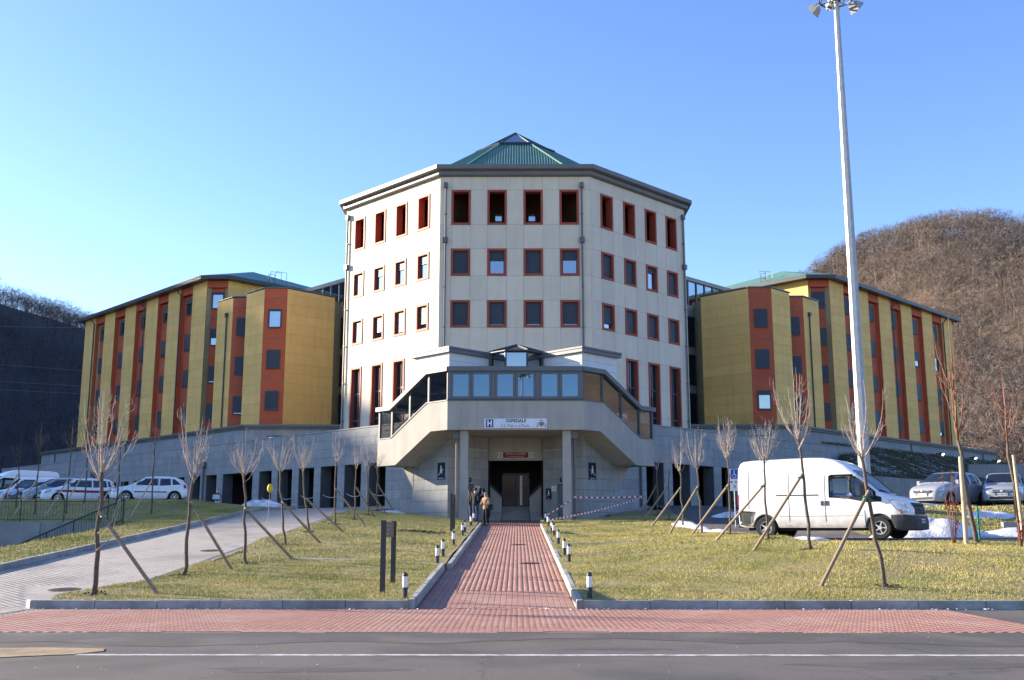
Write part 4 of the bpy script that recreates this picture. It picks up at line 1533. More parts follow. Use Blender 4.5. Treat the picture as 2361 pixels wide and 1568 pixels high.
kerb('long grey kerb on the far side of the paved ramp', [(XL0, 20.0), (XL0, 57.5), (XL0 + 0.8, 60.5)], lambda x, y: z_ramp(y), h=0.16)
kerb('grey kerb at the edge of the parking, under the van', [(8.6, 32.0), (40.0, 32.0)], lambda x, y: z_lr(x, 32.0) - 0.1, h=0.12)

# ------------------------------------------------------------------ retaining walls
rw = thing('retaining_wall', (-30, 45.5, 0.1), 'rain streaked concrete retaining wall below the left fence', 'wall')
for i in range(14):
    q = MB()
    q.box(-17.6 - 3.0 * (i + 1) + 0.02, -17.6 - 3.0 * i, 45.2, 45.5, -0.2, 1.9)
    q.build('wall_panel', 'concrete', rw)
q = MB()
for i in range(15):
    q.box(-17.75 - 3.0 * i, -17.45 - 3.0 * i, 45.1, 45.2, -0.2, 1.85)
q.build('wall_rib', 'concrete', rw)
fb = Fr((0, 44.0), (1, 1), (1, -1))
rw2 = thing('retaining_wall', (24, 68, 3.0), 'weathered concrete retaining wall at the foot of the frosty bank', 'wall')
for i in range(6):
    q = MB()
    q.fbox(fb, 27.5 + 2.7 * i, 27.5 + 2.7 * (i + 1) - 0.02, -0.25, 0.0, 2.3, 4.95)
    q.build('wall_panel', 'concrete', rw2)
rw3 = thing('retaining_wall', (47, 88, 3.0), 'distant concrete wall beyond the silver cars, right of the bank', 'wall')
for i in range(8):
    q = MB()
    q.box(37.0 + 3.0 * i, 39.98 + 3.0 * i, 86.0, 86.3, 2.0, 6.9)
    q.build('wall_panel', 'concrete', rw3)
rw4 = thing('retaining_wall', (21.5, 44, 1.3), 'low concrete wall in the grass step below the silver cars', 'wall')
for i in range(5):
    q = MB()
    q.box(18.6 + 1.5 * i, 20.08 + 1.5 * i, 40.6, 40.8, 1.0, 1.85)
    q.build('wall_panel', 'concrete', rw4)

# ------------------------------------------------------------------ hills
mat('hill_soil_shade', (0.035, 0.033, 0.033), (0.024, 0.023, 0.025), rough=0.95, scale=0.06, detail=8, c3=(0.07, 0.06, 0.05), scale3=0.02, amt3=0.6)  # darker copy of the hill soil, with the slope's shade painted in
kind(grid_sheet('hill', lin(-620, -62, 12), lin(-260, 900, 14), z_hill_left, 'hill_soil_shade', 0.0), 'structure')
kind(grid_sheet('hill', lin(20, 800, 10), lin(135, 800, 10), z_hill_right, 'hill_soil', 0.0), 'structure')
# the valley's other side, seen only mirrored in the panes
kind(grid_sheet('hill', lin(190, 760, 20), lin(-420, 260, 20), lambda x, y: 125 * math.exp(-((x - 430) / 150.0) ** 2 - ((y + 20) / 190.0) ** 2) + 2 * hnoise(x, y) - 3, 'hill_soil', 0.0), 'structure')
kind(grid_sheet('hill', lin(-260, 330, 20), lin(-620, -170, 20), lambda x, y: 48 * math.exp(-((x - 60) / 200.0) ** 2 - ((y + 400) / 110.0) ** 2) + 2 * hnoise(x, y) - 3, 'hill_soil', 0.0), 'structure')

# ------------------------------------------------------------------ bare winter woods (uncountable: one mass per hill)
def wood(name, spots, zf, label, m_id, seed, htr=(6.5, 10.5), twigs=70, rag=0.0):
    rs = np.random.RandomState(seed)
    n = len(spots)
    VARS = []
    for v in range(8):
        tr = []
        # trunk: thin three-sided spike, then limbs, then fans of twigs
        def spike(p, q, w):
            d = q - p
            s = np.cross(d, rs.normal(size=3))
            s /= (np.linalg.norm(s) + 1e-9)
            return [p - s * w, p + s * w, q]
        top = np.array([rs.uniform(-0.05, 0.05), rs.uniform(-0.05, 0.05), 0.72])
        tr.append(spike(np.zeros(3), top, 0.009))
        cl_ = [(np.array([0, 0, 0.78]), 0.2)]
        for k in range(8):
            h = rs.uniform(0.25, 0.5)
            a = rs.uniform(0, 6.28)
            r_ = rs.uniform(0.14, 0.34)
            e = np.array([r_ * math.cos(a), r_ * math.sin(a), h + rs.uniform(0.12, 0.34)])
            tr.append(spike(top * h / 0.72, e, 0.005))
            cl_.append((e, rs.uniform(0.12, 0.2)))
        for t_ in range(twigs):
            c, r_ = cl_[t_ % len(cl_)]
            d = rs.normal(size=3)
            d[2] = abs(d[2]) * 0.9 + 0.15
            d /= np.linalg.norm(d)
            s0 = c + d * r_ * rs.uniform(0.0, 0.55)
            d2 = d + rs.normal(size=3) * 0.45
            s1 = s0 + d2 / np.linalg.norm(d2) * r_ * rs.uniform(0.4, 0.8)
            tr.append(spike(s0, s1, rs.uniform(0.0022, 0.0045)))
        VARS.append(np.array(tr))
    P = np.zeros((n, 3))
    P[:, 0] = [s[0] for s in spots]
    P[:, 1] = [s[1] for s in spots]
    P[:, 2] = [zf(s[0], s[1]) - 0.3 for s in spots]
    H = rs.uniform(htr[0], htr[1], n)
    Wd = H * rs.uniform(0.8, 1.25, n)
    ang = rs.uniform(0, 6.28, n)
    out, tint = [], []
    which = rs.randint(0, 8, n)
    for v in range(8):
        idx = np.where(which == v)[0]
        T = VARS[v]
        c, s = np.cos(ang[idx])[:, None, None], np.sin(ang[idx])[:, None, None]
        X = (T[None, :, :, 0] * c - T[None, :, :, 1] * s) * Wd[idx][:, None, None] + P[idx, 0][:, None, None]
        Y = (T[None, :, :, 0] * s + T[None, :, :, 1] * c) * Wd[idx][:, None, None] + P[idx, 1][:, None, None]
        Z = T[None, :, :, 2] * H[idx][:, None, None] + P[idx, 2][:, None, None]
        out.append(np.stack([X, Y, Z], -1).reshape(-1, 3))
        tint.append(np.repeat(rs.rand(len(idx)), len(T)))
    V = np.concatenate(out)
    return tri_object(name, V, np.concatenate(tint), m_id)

def tri_object(name, V, tint, m_id, parent=None):
    nf = len(V) // 3
    me = bpy.data.meshes.new(name)
    me.vertices.add(len(V))
    me.vertices.foreach_set('co', np.ascontiguousarray(V, dtype=np.float32).reshape(-1))
    me.loops.add(nf * 3)
    me.loops.foreach_set('vertex_index', np.arange(nf * 3, dtype=np.int32))
    me.polygons.add(nf)
    me.polygons.foreach_set('loop_start', np.arange(nf, dtype=np.int32) * 3)
    me.polygons.foreach_set('loop_total', np.full(nf, 3, dtype=np.int32))
    at = me.attributes.new('tint', 'FLOAT', 'FACE')
    at.data.foreach_set('value', np.ascontiguousarray(tint, dtype=np.float32))
    me.update()
    me.materials.append(MATS[m_id])
    o = bpy.data.objects.new(name, me)
    link(o, parent)
    return o

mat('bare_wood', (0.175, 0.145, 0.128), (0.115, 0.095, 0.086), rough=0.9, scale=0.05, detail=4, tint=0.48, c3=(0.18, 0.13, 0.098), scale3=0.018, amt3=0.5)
mat('bare_wood_shade', (0.085, 0.077, 0.083), (0.05, 0.046, 0.052), rough=0.9, scale=0.05, detail=4, tint=0.45, c3=(0.09, 0.075, 0.07), scale3=0.03, amt3=0.5)  # same wood as on the right, colour darkened for the hill's shade
rw_ = np.random.RandomState(11)
spots = []
while len(spots) < 5200:
    x, y = rw_.uniform(-330, -75), rw_.uniform(120, 640)
    if x / y > -0.62 and z_hill_left(x, y) > 2.0 and x / y < -0.20:
        spots.append((x, y))
for _ in range(900):  # out-of-view crest trees, added to soften the ridge's shadow edge
    spots.append((rw_.uniform(-282, -244), rw_.uniform(171, 222)))
wl_ = wood('bare_forest', spots, z_hill_left, '', 'bare_wood_shade', 21, (6, 12), 70)
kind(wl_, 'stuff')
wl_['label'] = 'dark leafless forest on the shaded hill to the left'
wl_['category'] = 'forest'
spots = []
while len(spots) < 7600:
    x, y = rw_.uniform(60, 290), rw_.uniform(150, 440)
    z = z_hill_right(x, y)
    if 0.2 < x / y < 0.62 and z > 3.0:
        spots.append((x, y))
wr_ = wood('bare_forest', spots, z_hill_right, '', 'bare_wood', 22, (5, 11), 125)
kind(wr_, 'stuff')
wr_['label'] = 'brown leafless forest on the sunlit hill to the right'
wr_['category'] = 'forest'

# ------------------------------------------------------------------ grass blades
def grass_mat():
    m = bpy.data.materials.new('grass_blade')
    m.use_nodes = True
    nt = m.node_tree
    N, L = nt.nodes, nt.links
    b = N['Principled BSDF']
    b.inputs['Roughness'].default_value = 0.75
    b.inputs['Specular IOR Level'].default_value = 0.15
    at = N.new('ShaderNodeAttribute')
    at.attribute_name = 'tint'
    g = N.new('ShaderNodeNewGeometry')
    nz = N.new('ShaderNodeTexNoise')
    nz.inputs['Scale'].default_value = 0.55
    nz.inputs['Detail'].default_value = 5
    L.new(g.outputs['Position'], nz.inputs['Vector'])
    ad = N.new('ShaderNodeMath')
    ad.operation = 'MULTIPLY_ADD'
    ad.inputs[1].default_value = 0.55
    L.new(at.outputs['Fac'], ad.inputs[0])
    sb = N.new('ShaderNodeMath')
    sb.operation = 'MULTIPLY_ADD'
    sb.inputs[1].default_value = 1.8
    sb.inputs[2].default_value = -0.68
    L.new(nz.outputs['Fac'], sb.inputs[0])
    L.new(sb.outputs[0], ad.inputs[2])
    cr = N.new('ShaderNodeValToRGB')
    e = cr.color_ramp.elements
    e[0].position = 0.0
    e[0].color = (0.17, 0.205, 0.045, 1)
    e[1].position = 1.0
    e[1].color = (0.60, 0.475, 0.21, 1)
    k = e.new(0.45)
    k.color = (0.36, 0.335, 0.10, 1)
    L.new(ad.outputs[0], cr.inputs['Fac'])
    L.new(cr.outputs['Color'], b.inputs['Base Color'])
    MATS['grass_blade'] = m
grass_mat()

def grass(regions, seed):
    rs = np.random.RandomState(seed)
    VV, TT = [], []
    for x0, x1, y0, y1, dens, hh, ww, zf, keep in regions:
        n = int((x1 - x0) * (y1 - y0) * dens)
        x = rs.uniform(x0, x1, n)
        y = rs.uniform(y0, y1, n)
        # leave out what the frame can never show
        vis = (np.abs(x) < y * 0.53 + 4.5)
        x, y = x[vis], y[vis]
        if keep is not None:
            kk = np.array([keep(a, b) for a, b in zip(x, y)])
            x, y = x[kk], y[kk]
        pn = np.sin(x * 1.9 + 1.3 * np.sin(y * 0.8)) * np.sin(y * 1.6 + 0.9 * np.sin(x * 1.1)) + 0.6 * np.sin(x * 4.3 + y * 2.1) * np.sin(y * 5.1 - x * 1.7)
        ok = rs.rand(len(x)) < np.clip(0.9 + 0.28 * pn, 0.5, 1.0)
        x, y, pn = x[ok], y[ok], pn[ok]
        z = np.array([zf(a, b) for a, b in zip(x, y)])
        n = len(x)
        a = rs.uniform(0, 6.28, n)
        h = hh * rs.uniform(0.4, 1.15, n) * np.clip(0.85 + 0.3 * pn, 0.5, 1.3) * np.where(rs.rand(n) < 0.03, 1.8, 1.0)
        w = ww * rs.uniform(0.7, 1.3, n)
        lean = rs.uniform(0.2, 1.1, n) * h
        la = rs.uniform(0, 6.28, n)
        p = np.stack([x, y, z - 0.008], -1)
        dx = np.stack([np.cos(a) * w, np.sin(a) * w, np.zeros(n)], -1)
        tip = np.stack([x + np.cos(la) * lean, y + np.sin(la) * lean, z + h], -1)
        VV.append(np.stack([p - dx, p + dx, tip], 1).reshape(-1, 3))
        TT.append(rs.rand(n))
    o = tri_object('grass', np.concatenate(VV), np.concatenate(TT), 'grass_blade')
    kind(o, 'stuff')
    return o
g1 = grass([(-9.6, PL - 0.2, 21.15, 31.0, 1400, 0.046, 0.0052, z_lawn, lambda x, y: x > redge(y) - 0.08),
            (-9.6, PL - 0.2, 31.0, 57.0, 480, 0.055, 0.009, z_lawn, lambda x, y: x > redge(y) - 0.08),
            (PR + 0.18, 8.6, 21.15, 31.0, 1400, 0.046, 0.0052, z_lawn, None),
            (PR + 0.18, 8.6, 31.0, 57.0, 480, 0.055, 0.009, z_lawn, None),
            (8.6, 21.5, 21.15, 31.9, 950, 0.048, 0.0065, z_lr, None)], 31)
g1['label'] = 'short dry yellow green grass on the two front lawns'
g1['category'] = 'grass'
g2 = grass([(-17.4, XL0 - 0.12, 20.0, 60.0, 420, 0.08, 0.010, z_left, None),
            (-40.0, -17.4, 45.6, 58.0, 110, 0.10, 0.018, z_left, None),
            (13.2, 32.0, 40.0, 43.9, 300, 0.10, 0.014, z_lot, None)], 32)
g2['label'] = 'grass on the verges and banks beside ramp and parking'
g2['category'] = 'grass'

# dark tufts and thin snow on the bank below the right upper wall
mat('tuft_dark', (0.12, 0.125, 0.075), (0.075, 0.08, 0.048), rough=0.9, scale=1.0, tint=0.3)
def bank_bits(name, label, cat, n, m, seed, h0, w0, flat):
    rs = np.random.RandomState(seed)
    V, T = [], []
    centres = [(rs.uniform(45, 69), rs.uniform(88, 188)) for _ in range(240)]
    while len(T) < n:
        s, a = rs.uniform(44.1, 69.6), rs.uniform(86, 190)
        x, y = (a - s) / 2, (a + s) / 2
        if not (0.24 < x / y < 0.53):
            continue
        if flat:
            c_ = centres[rs.randint(len(centres))]
            g_ = rs.normal() * 1.1
            s, a = c_[0] + g_ + rs.normal() * 0.25, c_[1] + g_ * 0.9 + rs.normal() * 0.5
            if not (44.2 < s < 69.5):
                continue
            x, y = (a - s) / 2, (a + s) / 2
        z = z_bank(x, y)
        l = rs.uniform(0.5, 1.3)
        if flat:       # a flake lying on the slope
            w = w0 * l
            p = [(x + rs.uniform(-1, 1) * w, y + rs.uniform(-1, 1) * w) for _ in range(3)]
            V += [(px, py, z_bank(px, py) + 0.2) for px, py in p]
        else:
            b = rs.uniform(0, 6.28)
            V += [(x - w0 * math.cos(b), y - w0 * math.sin(b), z - 0.02), (x + w0 * math.cos(b), y + w0 * math.sin(b), z - 0.02), (x + rs.normal() * 0.12, y + rs.normal() * 0.12 - 0.08, z + h0 * l)]
        T.append(rs.rand())
    o = tri_object(name, np.array(V), np.array(T), m)
    kind(o, 'stuff')
    o['label'] = label
    o['category'] = cat
bank_bits('grass', 'dark winter grass on the bank below the right upper wall', 'grass', 42000, 'tuft_dark', 71, 0.30, 0.035, False)
bank_bits('snow_film', 'flecks of thin snow on the bank below the right upper wall', 'snow', 4200, 'snow', 72, 0, 0.28, True)
# ================================================================== street furniture, trees, small things
ORD = ['first', 'second', 'third', 'fourth', 'fifth', 'sixth', 'seventh', 'eighth', 'ninth', 'tenth']
mat('bollard_metal', (0.035, 0.037, 0.040), rough=0.5, spec=0.5)
mat('bollard_lens', (0.82, 0.82, 0.80), (0.78, 0.78, 0.76), rough=0.35, spec=0.5)
mat('bark', (0.155, 0.125, 0.10), (0.09, 0.072, 0.058), rough=0.95, scale=22, detail=6, bump=0.6, bscale=40)
mat('twig', (0.46, 0.385, 0.335), (0.33, 0.27, 0.23), rough=0.85, scale=5)
mat('twig_red', (0.30, 0.15, 0.095), (0.22, 0.105, 0.07), rough=0.85, scale=5)
mat('stake_wood', (0.30, 0.235, 0.18), (0.22, 0.17, 0.13), rough=0.9, scale=9, stretch=(6, 6, 1), bump=0.3, bscale=20)
mat('stake_pale', (0.55, 0.43, 0.31), (0.47, 0.36, 0.25), rough=0.9, scale=9, stretch=(6, 6, 1), bump=0.3, bscale=20)
mat('green_tie', (0.01, 0.22, 0.13), rough=0.5)
mat('galvanised', (0.42, 0.44, 0.46), (0.34, 0.36, 0.38), rough=0.5, scale=5, metal=0.2, spec=0.5, streak=0.1)
mat('white_print', (0.80, 0.80, 0.80), rough=0.5)
mat('sign_white', (0.74, 0.78, 0.84), rough=0.4)
mat('sign_blue', (0.012, 0.03, 0.16), rough=0.4)
mat('park_blue', (0.02, 0.07, 0.42), rough=0.4)
mat('sign_dark', (0.012, 0.017, 0.035), rough=0.4)
mat('sign_black', (0.02, 0.02, 0.022), rough=0.5)
mat('sign_grey', (0.22, 0.22, 0.23), rough=0.5)
mat('sign_red', (0.30, 0.012, 0.018), rough=0.45)
mat('tape_red', (0.42, 0.02, 0.03), rough=0.5)
mat('tape_white', (0.75, 0.75, 0.74), rough=0.5)
mat('sign_post', (0.045, 0.043, 0.042), rough=0.5, spec=0.5)
mat('sign_board', (0.12, 0.10, 0.088), rough=0.5)
emitmat('lamp_glow', (1.0, 0.80, 0.50), 1.2)
emitmat('flood_glow', (1.0, 0.97, 0.88), 1.6)

# ------------------------------------------------------------------ bollard lights
def bollard_at(x, y, label):
    z = z_lawn(x, y)
    t = thing('bollard_light', (x, y, z), label, 'bollard light', 'bollard lights along the red path')
    MB().lathe([(0.055, -0.15), (0.055, 0.185), (0.068, 0.19), (0.068, 0.215), (0.05, 0.22)], 10).build('post', 'bollard_metal', t, smooth=True, local=True, auto=35)
    MB().lathe([(0.05, 0.215), (0.053, 0.225), (0.053, 0.43), (0.05, 0.44)], 10).build('lens', 'bollard_lens', t, smooth=True, local=True, auto=40)
    MB().lathe([(0.057, 0.435), (0.057, 0.455), (0.05, 0.485), (0.032, 0.508), (0.008, 0.518)], 10).build('cap', 'bollard_metal', t, smooth=True, local=True, auto=50)
    return t
for k, y in enumerate([21.45, 29.9, 32.1, 37.35, 43.35, 45.35, 51.2, 54.4]):
    bollard_at(-2.27, y, '%s white bollard light on the left of the red path, counted from the road' % ORD[k])
for k, y in enumerate([21.5, 30.0, 32.9, 37.7, 42.6, 44.5, 50.35, 55.2]):
    bollard_at(1.44, y, '%s white bollard light on the right of the red path, counted from the road' % ORD[k])

# ------------------------------------------------------------------ two narrow sign posts beside the path
for (y0, y1, h, lab) in ((22.55, 24.4, 1.5, 'pair of dark posts with a small board, on the left lawn near the road'),
                         (45.5, 47.2, 1.62, 'pair of taller dark posts with board, on the left lawn near the people')):
    x = -2.86
    t = thing('sign_frame', (x, y0, z_lawn(x, y0)), lab, 'sign')
    for y in (y0, y1):
        z = z_lawn(x, y)
        MB().box(x - 0.055, x + 0.055, y - 0.03, y + 0.03, z - 0.2, z_lawn(x, y0) + h).build('post', 'sign_post', t)
    zt_ = z_lawn(x, y0) + h
    bd = MB().box(x - 0.012, x + 0.012, y0 + 0.035, y1 - 0.035, zt_ - 0.36, zt_ - 0.03).build('board', 'sign_board', t)
    fs_ = Fr((x, y0), (0, 1), (1, 0))
    ln = MB()
    for i in range(3):
        ln.fbox(fs_, 0.15, 1.2 - 0.2 * i, 0.0122, 0.014, zt_ - 0.12 - 0.09 * i, zt_ - 0.09 - 0.09 * i)
    ln.build('lettering', 'sign_grey', bd)

# ------------------------------------------------------------------ young bare trees and their stakes
def bare_tree(name, x, y, z, fork, top, label, group, seed, spread=0.55, n=13, tr=0.05, tw='twig', lean=(0, 0), low=0, leader=False, cat='tree', bark='bark', nt=5):
    rr = random.Random(seed)
    t = thing(name, (x, y, z), label, cat, group)
    path_ = []
    wob = [(rr.uniform(-0.035, 0.035), rr.uniform(-0.035, 0.035)) for _ in range(8)]
    N_ = 9
    for i in range(N_):
        f = i / (N_ - 1)
        w = wob[i % 8] if 0 < i else (0, 0)
        path_.append(Vector((lean[0] * f + w[0], lean[1] * f + w[1], -0.1 + (fork + 0.1) * f)))
    tm = MB()
    tm.tube(path_, [tr * (1.25 - 0.45 * i / (N_ - 1)) for i in range(N_)], 7)
    tm.lathe([(tr * 2.0, -0.08), (tr * 1.6, 0.0), (tr * 1.25, 0.08)], 7)
    tm.build('trunk', bark, t, smooth=True, local=True)
    one, side_ = rr.uniform(0.0, 0.22), rr.uniform(0, 6.28)
    cm = MB()
    f0 = path_[-1]
    H_ = top - fork
    for k in range(n):
        a = 2 * math.pi * (k + rr.uniform(-0.35, 0.35)) / n * (1 if not leader else 1.9)
        inner = rr.random() < 0.33
        a += rr.uniform(-0.5, 0.5)
        sp_ = spread * (rr.uniform(0.15, 0.45) if inner else rr.uniform(0.55, 1.05))
        hh = H_ * (rr.uniform(0.65, 1.0) if inner else rr.uniform(0.42, 0.95)) * (1.0 + one * math.cos(a - side_))
        st_ = f0 + Vector((0, 0, -rr.uniform(0.0, 0.28) * rr.random())) if not leader else f0 + Vector((0, 0, H_ * rr.uniform(0.0, 0.5)))
        if leader:
            hh = (top - fork - (st_.z - f0.z)) * rr.uniform(0.45, 0.8)
        P_ = [st_]
        m_ = 6
        for i in range(1, m_ + 1):
            f = i / m_
            r_ = sp_ * (1 - (1 - f) ** 1.55)
            P_.append(st_ + Vector((r_ * math.cos(a) + rr.uniform(-0.022, 0.022), r_ * math.sin(a) + rr.uniform(-0.022, 0.022), hh * (0.16 * f + 0.84 * f ** 1.35))))
        r0 = tr * rr.uniform(0.24, 0.46)
        cm.tube(P_, [r0 * (1 - 0.8 * i / m_) for i in range(m_ + 1)], 5)
        for j in range(nt):
            f = rr.uniform(0.25, 0.95)
            i0 = min(m_ - 1, int(f * m_))
            q = P_[i0].lerp(P_[i0 + 1], f * m_ - i0)
            aa = a + rr.uniform(-1.6, 1.6)
            l_ = rr.uniform(0.18, 0.5) * (1.15 - 0.5 * f) * min(1.0, H_ / 1.5)
            e = q + Vector((0.55 * l_ * math.cos(aa), 0.55 * l_ * math.sin(aa), l_ * 0.85))
            md = q.lerp(e, 0.5) + Vector((0.06 * math.cos(aa), 0.06 * math.sin(aa), -0.02))
            cm.tube([q, md, e], [r0 * 0.36, r0 * 0.27, r0 * 0.1], 3)
            if rr.random() < 0.6:
                e2 = md + Vector((rr.uniform(-0.14, 0.14), rr.uniform(-0.14, 0.14), rr.uniform(0.08, 0.24)))
                cm.tube([md, e2], [r0 * 0.24, r0 * 0.08], 3)
    if leader:
        cm.tube([f0, f0 + Vector((0.03, 0.02, H_ * 0.5)), f0 + Vector((0.0, 0.0, H_))], [tr * 0.75, tr * 0.4, tr * 0.12], 6)
    for k in range(low):
        zl = fork * rr.uniform(0.3, 0.55)
        a = rr.uniform(-0.8, 0.4)
        P_ = [Vector((0, 0, zl)), Vector((0.28 * math.cos(a), 0.28 * math.sin(a), zl + 0.22)), Vector((0.42 * math.cos(a), 0.4 * math.sin(a), zl + 0.7)), Vector((0.52 * math.cos(a), 0.42 * math.sin(a), zl + 1.25))]
        cm.tube(P_, [0.014, 0.011, 0.008, 0.003], 4)
    cm.build('crown', tw, t, smooth=True, local=True, fix=False)
    return t

def stake(x0, y0, z0, x1, y1, z1, label, r=0.042, m='stake_wood', name='support_stake', tie=True, group='wooden stakes propping young trees'):
    t = thing(name, (x0, y0, z0), label, 'stake', group)
    a, b = Vector((x0, y0, z0)), Vector((x1, y1, z1))
    d = (b - a).normalized()
    MB().tube([a - d * 0.15, a.lerp(b, 0.5), b + d * 0.10], [r, r * 0.97, r * 0.92], 9).build('pole', m, t, smooth=True, auto=50)
    if tie:
        q = MB()
        c = b - d * 0.06
        q.tube([c + Vector((0.06 * math.cos(a_) - 0.0, 0.06 * math.sin(a_), 0.02 * math.sin(2 * a_))) for a_ in [math.pi * 2 * i / 10 for i in range(11)]], 0.014, 5)
        q.tube([c + Vector((0.05, -0.03, 0)), c + Vector((0.07, -0.05, -0.10)), c + Vector((0.06, -0.06, -0.2))], [0.012, 0.01, 0.005], 4)
        q.build('tie', 'green_tie', t)
    return t

TL = [(-8.79, 22.1, 2.51, 4.45, -7.56, 22.35), (-8.38, 26.7, 2.5, 4.4, -7.4, 27.55), (-7.54, 29.41, 2.43, 3.8, -6.51, 30.71), (-7.73, 35.25, 2.45, 4.05, -6.83, 36.61),
      (-7.99, 40.57, 2.45, 4.05, -6.74, 40.98), (-7.84, 45.24, 2.66, 4.0, -6.64, 45.93), (-7.56, 48.82, 2.51, 3.8, -6.98, 51.6), (-7.5, 52.71, 2.41, 3.9, -6.7, 53.9), (-7.7, 57.6, 2.44, 4.0, -6.9, 58.8)]
LEANL = [(-0.02, 0.1), (0.08, 0.1), (-0.16, 0.1), (-0.33, 0.1), (-0.40, 0.1), (-0.05, 0.1), (0, 0), (-0.1, 0), (0, 0)]
for k, (x, y, fk, tp, sx, sy) in enumerate(TL):
    z = z_all(x, y)
    bare_tree('young_tree', x, y, z, fk, tp, '%s bare young tree beside the paved ramp, counted from the road' % ORD[k], 'young trees beside the paved ramp', 100 + k,
              spread=[0.62, 0.5, 0.52, 0.5, 0.5, 0.38, 0.42, 0.4, 0.42][k], n=[17, 13, 15, 12, 13, 11, 11, 9, 8][k], tr=[0.046, 0.042, 0.038, 0.035, 0.037, 0.034, 0.034, 0.033, 0.033][k],
              lean=LEANL[k], low=2 if k == 0 else 0)
    ta = [1.62, 1.75, 1.45, 1.35, 1.25, 1.45, 1.45, 1.3, 1.4][k]
    tx = x + LEANL[k][0] * ta / fk + 0.05
    stake(sx, sy, z_all(sx, sy), tx, y + 0.06, z + ta, 'slanting wooden stake propping the %s tree beside the paved ramp' % ORD[k])
TR = [(7.95, 23.21, 2.84, 4.5, 6.59, 23.27), (7.96, 28.86, 2.98, 5.0, 6.54, 29.48), (7.7, 32.66, 2.43, 3.8, 6.5, 34.71), (7.74, 38.71, 2.87, 4.6, 6.63, 40.4),
      (7.14, 41.08, 2.61, 4.3, 6.06, 42.33), (7.62, 48.84, 2.59, 4.5, 6.3, 49.73), (7.65, 53.57, 2.67, 4.3, 6.49, 54.53), (7.54, 57.0, 2.51, 4.1, 6.76, 58.2)]
LEANR = [(-0.27, 0.1), (-0.15, 0.1), (0.0, 0.1), (0.06, 0.1), (-0.12, 0.1), (-0.06, 0), (0.08, 0), (0.03, 0)]
for k, (x, y, fk, tp, sx, sy) in enumerate(TR):
    z = z_all(x, y)
    bare_tree('young_tree', x, y, z, fk, tp, '%s bare young tree in the row before the white van, counted from the road' % ORD[k], 'young trees on the right lawn', 200 + k,
              spread=[0.55, 0.62, 0.55, 0.5, 0.5, 0.48, 0.46, 0.4][k], n=[14, 17, 18, 18, 12, 13, 11, 9][k], tr=[0.042, 0.04, 0.033, 0.034, 0.036, 0.035, 0.034, 0.033][k], lean=LEANR[k])
    ta = [1.98, 2.0, 1.65, 1.75, 1.75, 1.75, 1.7, 1.6][k]
    tx = x + LEANR[k][0] * ta / fk - 0.05
    stake(sx, sy, z_all(sx, sy), tx, y + 0.06, z + ta, 'slanting wooden stake propping the %s tree before the white van' % ORD[k])
# two reddish trees and pale stakes at the right edge
z = z_all(13.45, 31.13)
bare_tree('young_tree', 13.45, 31.13, z, 3.0, 6.85, 'tall reddish bare tree with a straight leader, right of the white van', 'reddish trees at the parking', 301, spread=0.62, n=13, tr=0.06, tw='twig_red', lean=(-0.32, 0.0), leader=True, nt=5)
z2 = z_all(14.3, 30.27)
bare_tree('young_tree', 14.35, 30.27, z2, 2.9, 5.2, 'smaller reddish bare tree at the right edge of the lawn', 'reddish trees at the parking', 302, spread=0.6, n=9, tr=0.045, tw='twig_red', lean=(-0.2, 0.0), leader=True, nt=4)
stake(12.95, 30.7, z_all(12.95, 30.7), 12.98, 30.72, z_all(12.95, 30.7) + 2.42, 'thick pale upright stake beside the tall reddish tree', r=0.065, m='stake_pale', tie=False, group='pale upright stakes')
stake(14.28, 30.0, z2, 14.2, 30.0, z2 + 2.45, 'thin pale upright stake at the right edge of the lawn', r=0.05, m='stake_pale', tie=False, group='pale upright stakes')
tp_ = thing('fence_post', (13.66, 31.42, z_all(13.66, 31.42)), 'short green metal post behind the tall reddish tree', 'post')
zq = z_all(13.66, 31.42)
MB().box(13.64, 13.68, 31.40, 31.44, zq - 0.2, zq + 1.05).build('profile', 'green_tie', tp_)
q = MB()
for i in range(5):
    q.box(13.63, 13.69, 31.395, 31.40, zq + 0.2 + 0.17 * i, zq + 0.24 + 0.17 * i)
q.build('lug', 'green_tie', tp_)
# shaded trees on the far left bank
for k, (u_, Yb, hh) in enumerate([(30, 52, 3.6), (75, 50, 4.4), (148, 50, 4.6), (188, 54, 5.0), (265, 52, 5.2), (345, 50, 5.0)]):
    x = (u_ - 1194) / 2400 * Yb * 0.985
    z = z_left(x, Yb)
    bare_tree('young_tree', x, Yb, z, hh * 0.55, hh, '%s dark thin tree on the shaded bank behind the fence, counted from the left edge' % ORD[k], 'trees on the shaded bank', 400 + k,
              spread=0.55, n=9, tr=0.035, tw='bark', nt=3, leader=True)
    stake(x - 0.75, Yb - 0.5, z_left(x - 0.75, Yb - 0.5), x, Yb, z + 1.7, 'pale slanting stake of the %s tree on the shaded bank' % ORD[k], r=0.035, m='stake_pale', tie=False, group='stakes on the shaded bank')

